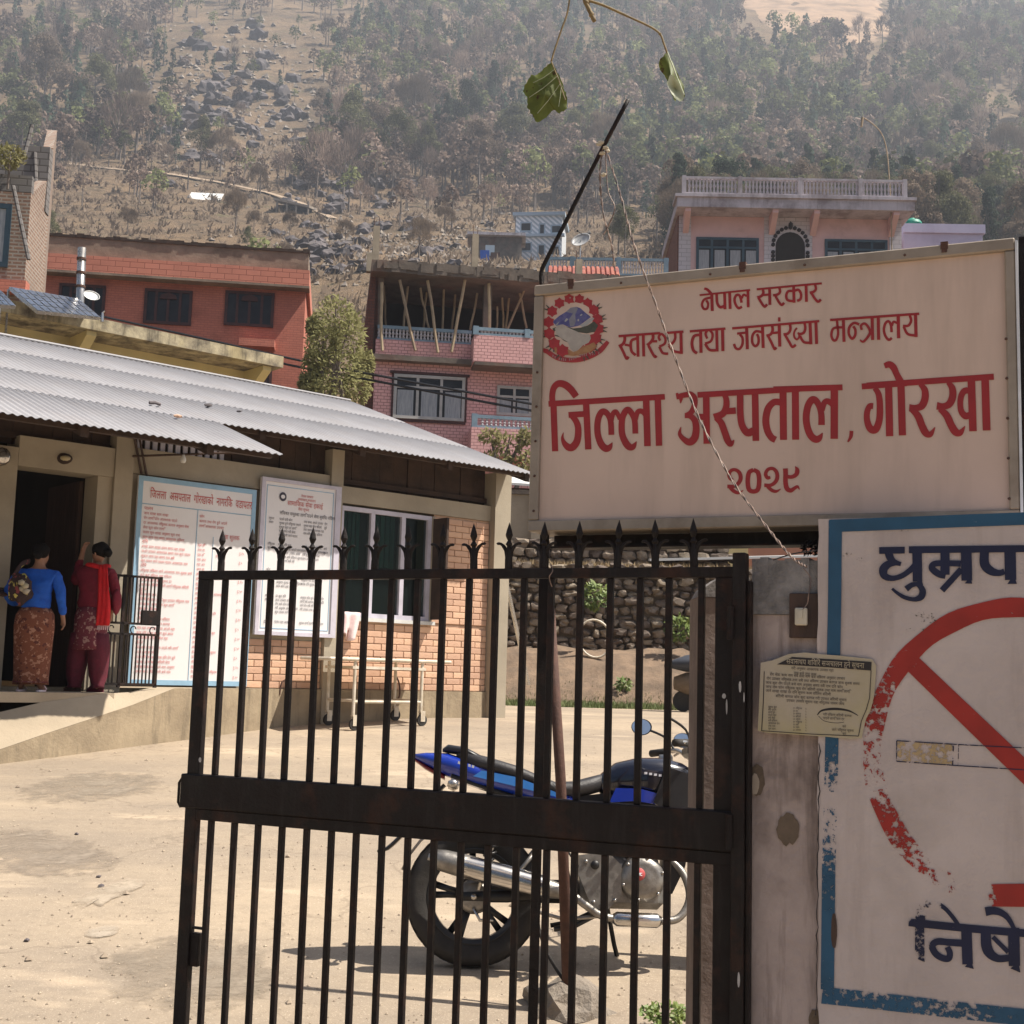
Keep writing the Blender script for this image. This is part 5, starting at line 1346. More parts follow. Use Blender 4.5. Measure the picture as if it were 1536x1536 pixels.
# lost screws and debris on the roof
for i, (px, py, L, nm) in enumerate(((232, 610, .06, 'stick'), (312, 612, .05, 'stone'), (359, 621, .035, 'stone'), (266, 629, .045, 'stone'))):
    d = ray(px, py); o = 1.0
    for _ in range(30):
        q_u, q_z = FF.px(px, py, o); o -= (q_z - rz(o)) / (SL * -1) * -0.35 if False else 0
        if True:
            # solve intersection with the roof plane by bisection
            lo, hi = -3.4, 1.9
            for _ in range(40):
                m_ = (lo + hi) / 2
                if FF.px(px, py, m_)[1] - rz(m_) > 0: hi = m_
                else: lo = m_
            o = (lo + hi) / 2; break
    q_u, q_z = FF.px(px, py, o); c = FF.pt(q_u, o, rz(o) + .03)
    mb = MB()
    if nm == 'stick': mb.tube([c - FF.d * L, c + Vector((0, 0, .01)), c + FF.d * L], .018, 5)
    else: mb.blob(c, (L, L * .6, L * .4), 1, .6, i)
    obj(nm, mb, M['boulder'] if i != 3 else M['brick'], label=('dark stick' if nm == 'stick' else 'orange stone chip' if i == 3 else 'dark stone') + ' lying on the corrugated roof, number from left'.replace(', number from left', (', leftmost', ', largest', ', furthest right', ', lowest')[i]), cat=nm)
# lamp over the door
t = thing('bulkhead_lamp', FF.pt(*[FF.px(96, 688, .06)[0], .06, FF.px(96, 688, .06)[1]]), 'oval bulkhead lamp fixed above the open door', 'lamp')
q = t.location; mb = MB(); mb.blob(q, (.085, .05, .055), 2); obj('housing', mb, M['dark_wood'], t, smooth=True)
mb = MB(); mb.blob(q + FF.n * .03, (.055, .04, .03), 2); obj('glass', mb, M['paper'], t, smooth=True)
p = Vector(FF.pt(FF.px(2, 685, .1)[0], .1, FF.px(2, 685, .1)[1])); mb = MB(); mb.blob(p, (.09, .05, .09), 2); obj('wall_lamp', mb, M['chrome'], label='round lamp at the left edge beside the door', cat='lamp', smooth=True)
# bracket with bulb
t = thing('bulb_bracket', W(275, 686, 12.7), 'bare bulb hanging from a thin bracket under the eave, above the notice board', 'lamp')
q0 = FF.pt(-4.9, .08, 3.56); q1 = W(350, 679, 12.9); mb = MB(); mb.tube([q0, q1], .012, 5); obj('arm', mb, M['wood_dark'], t)
q = W(275, 688, 12.75); mb = MB(); mb.lathe([(0, -.045), (.022, -.04), (.03, -.02), (.028, 0), (.015, .025), (.014, .04), (0, .04)], c=q, n=10); obj('bulb', mb, M['white_paint'], t, smooth=True)
for s in ((-4.9, 3.75, -4.78, 3.40), (-4.86, 3.8, -4.7, 3.3)):
    mb = MB(FF); mb.tube([(s[0], .09, s[1]), (s[2], .05, s[3])], .012, 4); obj('strut', mb, M['wood_dark'], t)

# ---- text helper (flat print) ------------------------------------------
def text_mb(fr, o, lines, mbout):
    """lines: (string, u, z, size, xscale) laid on the frame at offset o"""
    for (s, u, z, size, xs) in lines:
        c = bpy.data.curves.new('tmp', 'FONT'); c.body = s; c.size = size; c.resolution_u = 1
        ob = bpy.data.objects.new('tmp', c); COL.objects.link(ob)
        me = ob.to_mesh()
        b0 = len(mbout.v)
        for v in me.vertices: mbout.v.append(fr.pt(u + v.co.x * xs, o, z + v.co.y))
        for f in me.polygons: mbout.f.append([b0 + i for i in f.vertices])
        ob.to_mesh_clear(); bpy.data.objects.remove(ob); bpy.data.curves.remove(c)
WORDS = 'सेवा बिरामी समय नाम दर बजे शाखा काम दिन रोग जाच शुलक तथा गरी हुने लागि अनुसार आवशयक सबै पाउने निशुलक कागज उपचार सूचना विवरण पालन कुरा यहा आउने जाने फोन'.split()
def ln(rg, n): return ' '.join(rg.choice(WORDS) for _ in range(n))
rg = random.Random(77)
# ---- notice board 1: citizen charter
def board(name, u0, u1, z0, z1, label):
    t = thing(name, FF.pt((u0 + u1) / 2, .09, z0), label, 'notice board')
    mb = MB(FF); mb.box(u0, u1, .075, .10, z0, z1); obj('panel', mb, M['board_white'], t); return t
b1 = board('notice_board', -4.83, -3.485, 1.285, 3.375, 'large white notice board with red writing and a blue border, nearest the door')
U0, U1, Z0, Z1 = -4.83, -3.485, 1.285, 3.375
mb = MB(FF); e = .05
for (a, b2, c, d) in ((U0, U1, Z1 - e, Z1), (U0, U1, Z0, Z0 + e), (U0, U0 + e, Z0 + e, Z1 - e), (U1 - e, U1, Z0 + e, Z1 - e), (U0 + e, U1 - e, Z1 - .285, Z1 - .277), (U0 + .665, U0 + .672, Z0 + e, Z1 - .285), (U0 + .86, U0 + .865, Z0 + .1, Z1 - .55)): mb.box(a, b2, .101, .1045, c, d)
obj('blue_border', mb, M['board_blue'], b1)
mb = MB(); L = [('िजलला  असपताल  गोरखाको  नागरिक  वडापतर', U0 + .13, Z1 - .215, .125, .535)]
z = Z1 - .34
k = 0
while z > Z0 + .08:
    head = k in (0, 7, 12, 17, 22, 28)
    L.append((ln(rg, 1 if head else rg.choice([5, 6, 4, 7])), U0 + .075, z, .046 if head else .038, .86 if not head else 1)); z -= .048; k += 1
z = Z1 - .36; k = 0
while z > Z0 + .08:
    if k < 3: L.append((ln(rg, (1, 5, 3)[k]), U0 + .69, z, .04, .86))
    elif k == 4: L.append(('सेवा शुलक', U0 + .95, z, .07, .8))
    elif k > 5:
        L.append((rg.choice(WORDS) + ' ' + rg.choice(WORDS)[:2], U0 + .69, z, .038, .8))
        if k % 2: L.append(('रु ' + rg.choice(['५', '१०', '२५', '१५', '५०']), U1 - .17, z, .038, .85))
        if k % 4 == 0: L.append((rg.choice(WORDS), U0 + .9, z, .036, .8))
    z -= .05; k += 1
text_mb(FF, .106, L, mb); obj('red_lettering', mb, M['board_red'], b1, kind='stuff')
# ---- notice board 2
b2_ = board('notice_board', -3.43, -2.41, 1.835, 3.53, 'white notice board with black writing and a pale frame, beside the green-curtained window')
U0, U1, Z0, Z1 = -3.43, -2.41, 1.835, 3.53
mb = MB(FF)
for (a, b2, c, d) in ((U0, U1, Z1 - .04, Z1), (U0, U1, Z0, Z0 + .04), (U0, U0 + .045, Z0 + .04, Z1 - .04), (U1 - .07, U1, Z0 + .04, Z1 - .04)): mb.box(a, b2, .101, .118, c, d)
obj('frame', mb, M['board_frame'], b2_)
mb = MB(FF)
for (a, b2, c, d) in ((U0 + .075, U1 - .10, Z1 - .085, Z1 - .078), (U0 + .075, U1 - .10, Z0 + .07, Z0 + .078), (U0 + .07, U0 + .077, Z0 + .07, Z1 - .078), (U1 - .1, U1 - .093, Z0 + .07, Z1 - .078)): mb.box(a, b2, .101, .104, c, d)
obj('blue_rule', mb, M['board_blue'], b2_)
mb = MB(); text_mb(FF, .106, [('नेपाल सरकार', U0 + .5, Z1 - .17, .04, .8), ('जनसखया मनतालय', U0 + .46, Z1 - .21, .04, .8), ('सामािजक सेवा इकाई', U0 + .33, Z1 - .275, .075, .8), ('सेवा सूचना', U0 + .47, Z1 - .32, .045, .8)], mb); obj('red_lettering', mb, M['board_red'], b2_, kind='stuff')
L = [('लिकषत समूहका लागि पाउने सेवा सुविधा विवरण', U0 + .24, Z1 - .385, .052, .8)]
z = Z1 - .45; k = 0
while z > Z0 + .12:
    g = k % 6
    if g == 5: z -= .02
    else:
        if g in (0, 1): L.append((rg.choice(WORDS), U0 + .11, z, .038, .8))
        L.append((ln(rg, 4 if g else 3), U0 + .24, z, .038, .8))
        if g < 4: L.append((ln(rg, 4), U0 + .55, z, .038, .75))
        if g < 2: L.append((ln(rg, 1), U1 - .2, z, .038, .75))
    z -= .043; k += 1
mb = MB(); text_mb(FF, .106, L, mb); obj('black_lettering', mb, M['board_black'], b2_, kind='stuff')
mb = MB(FF); q = (U0 + .27, Z1 - .19)
mb.add([(q[0] + math.cos(a) * .045, .1065, q[1] + math.sin(a) * .05) for a in [2 * pi * i / 16 for i in range(16)]], [tuple(range(16))]); obj('crest', mb, M['board_black'], b2_)
mb = MB(FF); mb.add([(q[0] + math.cos(a) * .026, .1085, q[1] + math.sin(a) * .022) for a in [2 * pi * i / 12 for i in range(12)]], [tuple(range(12))]); obj('crest_centre', mb, M['board_white'], b2_)
# orange and blue poster at the far left
t = thing('wall_poster', FF.pt(-6.45, .07, 1.9), 'orange and blue poster on the wall cut off by the left edge', 'poster')
hbox('orange_sheet', -6.62, -6.2, .055, .062, 2.1, 3.2, M['brick'], t); hbox('blue_sheet', -6.60, -6.22, .064, .067, 2.25, 2.75, M['board_blue'], t)

# ---- platform and ramp
ZF = 1.212
UPL = FF.px(172, 1035, .7)[0]
pl = MB(FF); pl.box(-14, UPL, .005, .70, ZF - .09, ZF); obj('platform', pl, M['ramp_concrete'], kind='structure')
pl = MB(FF); pl.box(-14, UPL - .05, -.2, .3, .3, ZF - .10); obj('shaded_platform_base', pl, M['void_shade'], kind='structure')  # shade of the gap under the platform put into its near-black colour
A = FF.pt(-2.95, .055, 0); side = []
zz = ZP
def gz(p): return H(p.x, p.y) - .05
sB = atz(255, 1040, ZP)
top_side = [FF.pt(-2.95, .06, ZP), None, None]
pts_top = [(428, 1036), (340, 1037), (262, 1040), (200, 1057), (140, 1077), (70, 1100), (0, 1124), (-70, 1150)]
dirS = Vector((math.sin(R(32.5)), math.cos(R(32.5)), 0))
c0 = FF.pt(-2.95, .06, 0)
rows = []
nS = Vector((dirS.y, -dirS.x, 0))
for (px, py) in pts_top:
    d = ray(px, py); t_ = (c0 - CAMP).dot(nS) / d.dot(nS); p = CAMP + d * t_; rows.append(p)
for p in rows[:3]: p.z = ZP
mb = MB(); inner = [(428, 1034), (340, 1032), (200, 1030), (165, 1033), (120, 1041), (60, 1054), (0, 1068), (-70, 1085)]
nr = len(rows)
for i, p in enumerate(rows):
    if i < 3: q = FF.pt(FF.px(inner[i][0], 1000)[0], .05, p.z)
    else: uu, zq_ = FF.px(inner[i][0], inner[i][1], .703); q = FF.pt(uu, .703, min(zq_, ZP))
    if i == 2: q = FF.pt(FF.px(232, 1000)[0], .05, p.z)
    if i == 3: q = FF.pt(FF.px(196, 1020, .3)[0], .3, ZF + .004)
    if i == 4: q = FF.pt(FF.px(160, 1030, .703)[0], .703, ZF - .004)
    mb.v += [p, q]
for i in range(nr - 1): mb.f.append([2 * i, 2 * i + 1, 2 * i + 3, 2 * i + 2])
obj('ramp', mb, M['ramp_concrete'], kind='structure', smooth=True)
mb = MB()
k0 = 0
for p in rows: mb.v += [p - Vector((0, 0, .002)), Vector((p.x, p.y, gz(p) - .1))]
for i in range(nr - 1): mb.f.append([2 * i, 2 * i + 2, 2 * i + 3, 2 * i + 1])
q = FF.pt(-2.95, -.1, 0); mb.v += [Vector((q.x, q.y, ZP - .002)), Vector((q.x, q.y, .5))]; k = len(mb.v)
mb.f.append([0, 1, k - 1, k - 2]); obj('ramp_side', mb, M['ramp_side'], kind='structure')

# ---- small grille gate by the door
t = thing('grille_gate', FF.pt(-4.9, .2, ZP), 'small black iron grille gate folded back in front of the notice board', 'gate')
o_ = .35
g0, g1, gz0, gz1 = FF.rect(150, 862, 239, 1028, o_)
def gbar(name, u0, u1, z0, z1, th=.012): mb = MB(FF); mb.box(u0, u1, o_ - th, o_ + th, z0, z1); return obj(name, mb, M['black_iron'], t)
zm1 = FF.px(200, 937, o_)[1]; zm2 = FF.px(200, 950, o_)[1]
for z_ in (gz1 - .025, zm1, zm2 - .02, gz0): gbar('rail', g0, g1, z_, z_ + .022)
um = FF.px(180, 950, o_)[0]
for u in (g0, um, g1 - .03): gbar('stile', u, u + .03, gz0 - .02, gz1)
n = 16
for i in range(1, n):
    u = g0 + (g1 - g0) * i / n
    if abs(u - um) < .04: continue
    gbar('bar', u - .006, u + .006, zm1 + .02, gz1 - .02, .006); gbar('bar', u - .006, u + .006, gz0 + .02, zm2 - .02, .006)
a, b2, z0, z1 = FF.rect(212, 916, 238, 937, o_); gbar('lock_plate', a, b2, z0, z1, .02)
for uc in (g0 + .12, (um + g1) / 2 - .06, (um + g1) / 2 + .14):
    mb = MB(FF); mb.tube([(uc + math.cos(a) * r, o_, (zm1 + zm2) / 2 + math.sin(a) * r) for a, r in [(x * .5, .012 + .004 * x) for x in range(10)]], .006, 4); obj('scroll', mb, M['black_iron'], t)

# ---- stretcher trolley
t = thing('stretcher_trolley', FF.pt(-1.9, .45, .9), 'cream steel stretcher trolley on castors standing against the brick wall', 'trolley')
tz = FF.px(560, 990, .7)[1]
tu0, tu1 = FF.px(533, 1030, .72)[0], FF.px(634, 1030, .72)[0]
tb0 = FF.px(472, 996, .45)[0]; tb1 = FF.px(655, 993, .45)[0]
zg = lambda u, o: H(FF.pt(u, o, 0).x, FF.pt(u, o, 0).y)
mb = MB(FF); mb.box(tb0, tb1, .14, .74, tz - .015, tz + .02, .012); obj('bed', mb, M['cream_paint'], t)
mb = MB(FF); mb.box(tu0 - .04, tu1 + .04, .18, .22, tz - .10, tz - .07); mb.box(tu0 - .04, tu1 + .04, .68, .72, tz - .10, tz - .07); obj('side_rail', mb, M['cream_paint'], t)
zlow = FF.px(580, 1053, .7)[1]
for o in (.2, .7):
    mb = MB(FF); mb.tube([(tu0, o, zlow), (tu1, o, zlow)], .016, 8); obj('lower_rail', mb, M['cream_paint'], t)
for u in (tu0, tu1):
    mb = MB(FF); mb.tube([(u, .2, zlow + .01), (u, .7, zlow + .01)], .016, 8); obj('cross_rail', mb, M['cream_paint'], t)
    for o in (.2, .7):
        mb = MB(FF); mb.tube([(u, o, zg(u, o) + .16), (u, o, tz - .02)], .018, 8); obj('leg', mb, M['cream_paint'], t)
        g = zg(u, o)
        mb = MB(); q = FF.pt(u + .02, o, g + .065); mb2 = MB()
        for k in range(18):
            a = 2 * pi * k / 18
        mb.v = []; 
        for w_ in (-.014, .014):
            for k in range(18): a = 2 * pi * k / 18; mb.v.append(q + FF.d * math.cos(a) * .062 + Vector((0, 0, math.sin(a) * .062)) + FF.n * w_)
        mb.f = [list(range(18)), list(range(35, 17, -1))] + [[k, (k + 1) % 18, (k + 1) % 18 + 18, k + 18] for k in range(18)]
        cs = obj('castor', mb, M['rubber'], t)
        mb = MB(FF); mb.box(u - .01, u + .05, o + .018, o + .022, g + .05, g + .15); mb.box(u - .01, u + .05, o - .022, o - .018, g + .05, g + .15); mb.box(u - .015, u + .05, o - .022, o + .022, g + .15, g + .165); obj('fork', mb, M['cream_paint'], cs)
mb = MB(FF); mb.tube(cr([(tu1 + .02, .16, zlow + .3), (tu1 + .1, .14, zlow + .2), (tu1 + .12, .13, zlow + .05), (tu1 + .05, .13, zlow)], 4), .01, 5); obj('crank', mb, M['rust'], t)
mb = MB(FF); mb.tube(cr([(tb0 - .1, .1, zlow + .22), (tb0 - .18, .1, zlow + .18), (tb0 - .2, .1, zlow + .05)], 4), .01, 5); obj('handle', mb, M['rust'], t)
# cloth hanging below the window
cu0, cu1, cz0, cz1 = FF.rect(514, 918, 540, 962, .1)
mb = MB(FF)
for j in range(9):
    for i in range(9):
        s = i / 8; q = j / 8; mb.v.append(FF.pt(cu0 + (cu1 - cu0) * (s * (1 - .15 * q) + .03 * math.sin(q * 5)), .09 + .025 * math.sin(s * 11) * (0.4 + q), cz1 - (cz1 - cz0) * q * (1 if s > .35 else .8) + (.05 * abs(s - .5) if j == 8 else 0)))
for j in range(8):
    for i in range(8):
        if j > 4 and i == 3: continue
        k = j * 9 + i; mb.f.append([k, k + 1, k + 10, k + 9])
o = obj('cloth', mb, M['cloth_pink'], label='white and pink cloth hanging under the hospital window', cat='cloth', smooth=True)
sm = o.modifiers.new('s', 'SOLIDIFY'); sm.thickness = .01

# ================================================================== STROKE LETTERING (flat paint on a plane)
_off = [0.0]
def strokes(fr, o, x0, y0, sc, items, mb, wear=None, step=0.00006):
    """items: (points in a magnified view, width, smooth); laid onto the plane o in front of the frame"""
    for it in items:
        pts, wd_ = it[0], it[1]; sm = it[2] if len(it) > 2 else len(pts) > 2
        ws = list(wd_) if isinstance(wd_, (list, tuple)) else [wd_] * len(pts)
        P3 = [Vector((p[0], p[1], w_)) for p, w_ in zip(pts, ws)]
        if sm: P3 = cr(P3, 6)
        P2 = [Vector((q.x, q.y)) for q in P3]; n = len(P2); L = []; Rr = []
        for i in range(n):
            a = P2[i] - P2[i - 1] if i else P2[1] - P2[0]; b2 = P2[i + 1] - P2[i] if i < n - 1 else a
            a = a.normalized() if a.length else b2.normalized(); b2 = b2.normalized() if b2.length else a
            nn = (Vector((-a.y, a.x)) + Vector((-b2.y, b2.x)))
            nn = nn.normalized() if nn.length > 1e-4 else Vector((-a.y, a.x))
            k = 1 / max(.6, nn.dot(Vector((-a.y, a.x))))
            h = P3[i].z * .5 * k; L.append(P2[i] + nn * h); Rr.append(P2[i] - nn * h)
        _off[0] = (_off[0] + step) % 0.0014
        oo = o + _off[0]; k0 = len(mb.v)
        for q in L + Rr:
            px, py = x0 + q.x / sc, y0 + q.y / sc; u, z = fr.px(px, py, oo); mb.v.append(fr.pt(u, oo, z))
            if wear is not None: wear.append((px, py))
        for i in range(n - 1): mb.f.append([k0 + i, k0 + i + 1, k0 + n + i + 1, k0 + n + i])
def polyfill(fr, o, x0, y0, sc, pts, mb, wear=None):
    _off[0] = (_off[0] + 0.00006) % 0.0014; oo = o + _off[0]; k = len(mb.v)
    for q in pts:
        u, z = fr.px(x0 + q[0] / sc, y0 + q[1] / sc, oo); mb.v.append(fr.pt(u, oo, z))
        if wear is not None: wear.append((x0 + q[0] / sc, y0 + q[1] / sc))
    mb.f.append(list(range(k, k + len(pts))))
def set_wear(o, pts, fn):
    a = o.data.attributes.new('wear', 'FLOAT', 'POINT'); a.data.foreach_set('value', [fn(*p) for p in pts])

# ================================================================== SIGN BOARD
sg = thing('hospital_sign', SF.pt(-.75, 0, 1.99), 'large cream hospital sign with dark red lettering and a round emblem, above the gate', 'sign')
zb0 = SF.px(808, 795)[1]; zt0 = SF.px(800, 433)[1]; uR = SF.px(1521, 560)[0]
SL0, SR0, SB, ST = .035 * KS, uR, 1.991, 2.836
mb = MB(SF); mb.box(SR0, SL0, -.16, -.006, SB, ST); obj('panel', mb, M['sign_face'], sg)
fw = .028
for nm, (a, b2, c, d) in (('top', (SR0 - .01, SL0 + .01, ST - fw, ST + .01)), ('bottom', (SR0 - .01, SL0 + .01, SB - .01, SB + fw))):
    mb = MB(SF); mb.box(a, b2, -.17, .012, c, d, .004); obj('frame_rail', mb, M['sign_frame'], sg)
for a, b2 in ((SR0 - .01, SR0 + .02), (SL0 - .024, SL0 + .01)):
    mb = MB(SF); mb.box(a, b2, -.17, .011, SB + fw + .001, ST - fw - .001, .004); obj('frame_stile', mb, M['sign_frame'], sg)
M['bright_edge'] = pbr('bright_edge', (0.70, 0.72, 0.75), None, 9, .5)
mb = MB(SF); mb.box(SR0 - .018, SR0 - .0105, -.14, .013, SB, ST); obj('edge_strip', mb, M['bright_edge'], sg)
for px, py in ((858, 428), (1115, 401), (1417, 376)):
    u, z = SF.px(px, py); mb = MB(SF); mb.box(u - .011, u + .011, -.17, .014, ST - .006, ST + .018); mb.box(u - .008, u + .008, .0125, .016, ST - .016, ST - .006); obj('clip', mb, M['rust'], sg)
rg = random.Random(5)
for k in range(14):
    u = SR0 + .02 if k % 2 else SL0 - .01; z = SB + (k // 2 + .5) * (ST - SB) / 7
    if k >= 10: u = SR0 + (SL0 - SR0) * (k - 9) / 5; z = ST - .012
    mb = MB(SF); c = SF.pt(u, .012, z); mb.fr = None; mb.blob(c, .005, 1); obj('screw', mb, M['rust'], sg)
RED = []
A_ = (810, 540, 7.68); B_ = (1000, 540, 7.68); C_ = (1160, 530, 7.68); D_ = (1300, 530, 7.68); E_ = (1040, 415, 7.68); F_ = (920, 470, 7.68); G_ = (1090, 465, 9.6); H_ = (1230, 455, 9.6); I_ = (1080, 680, 10.97)
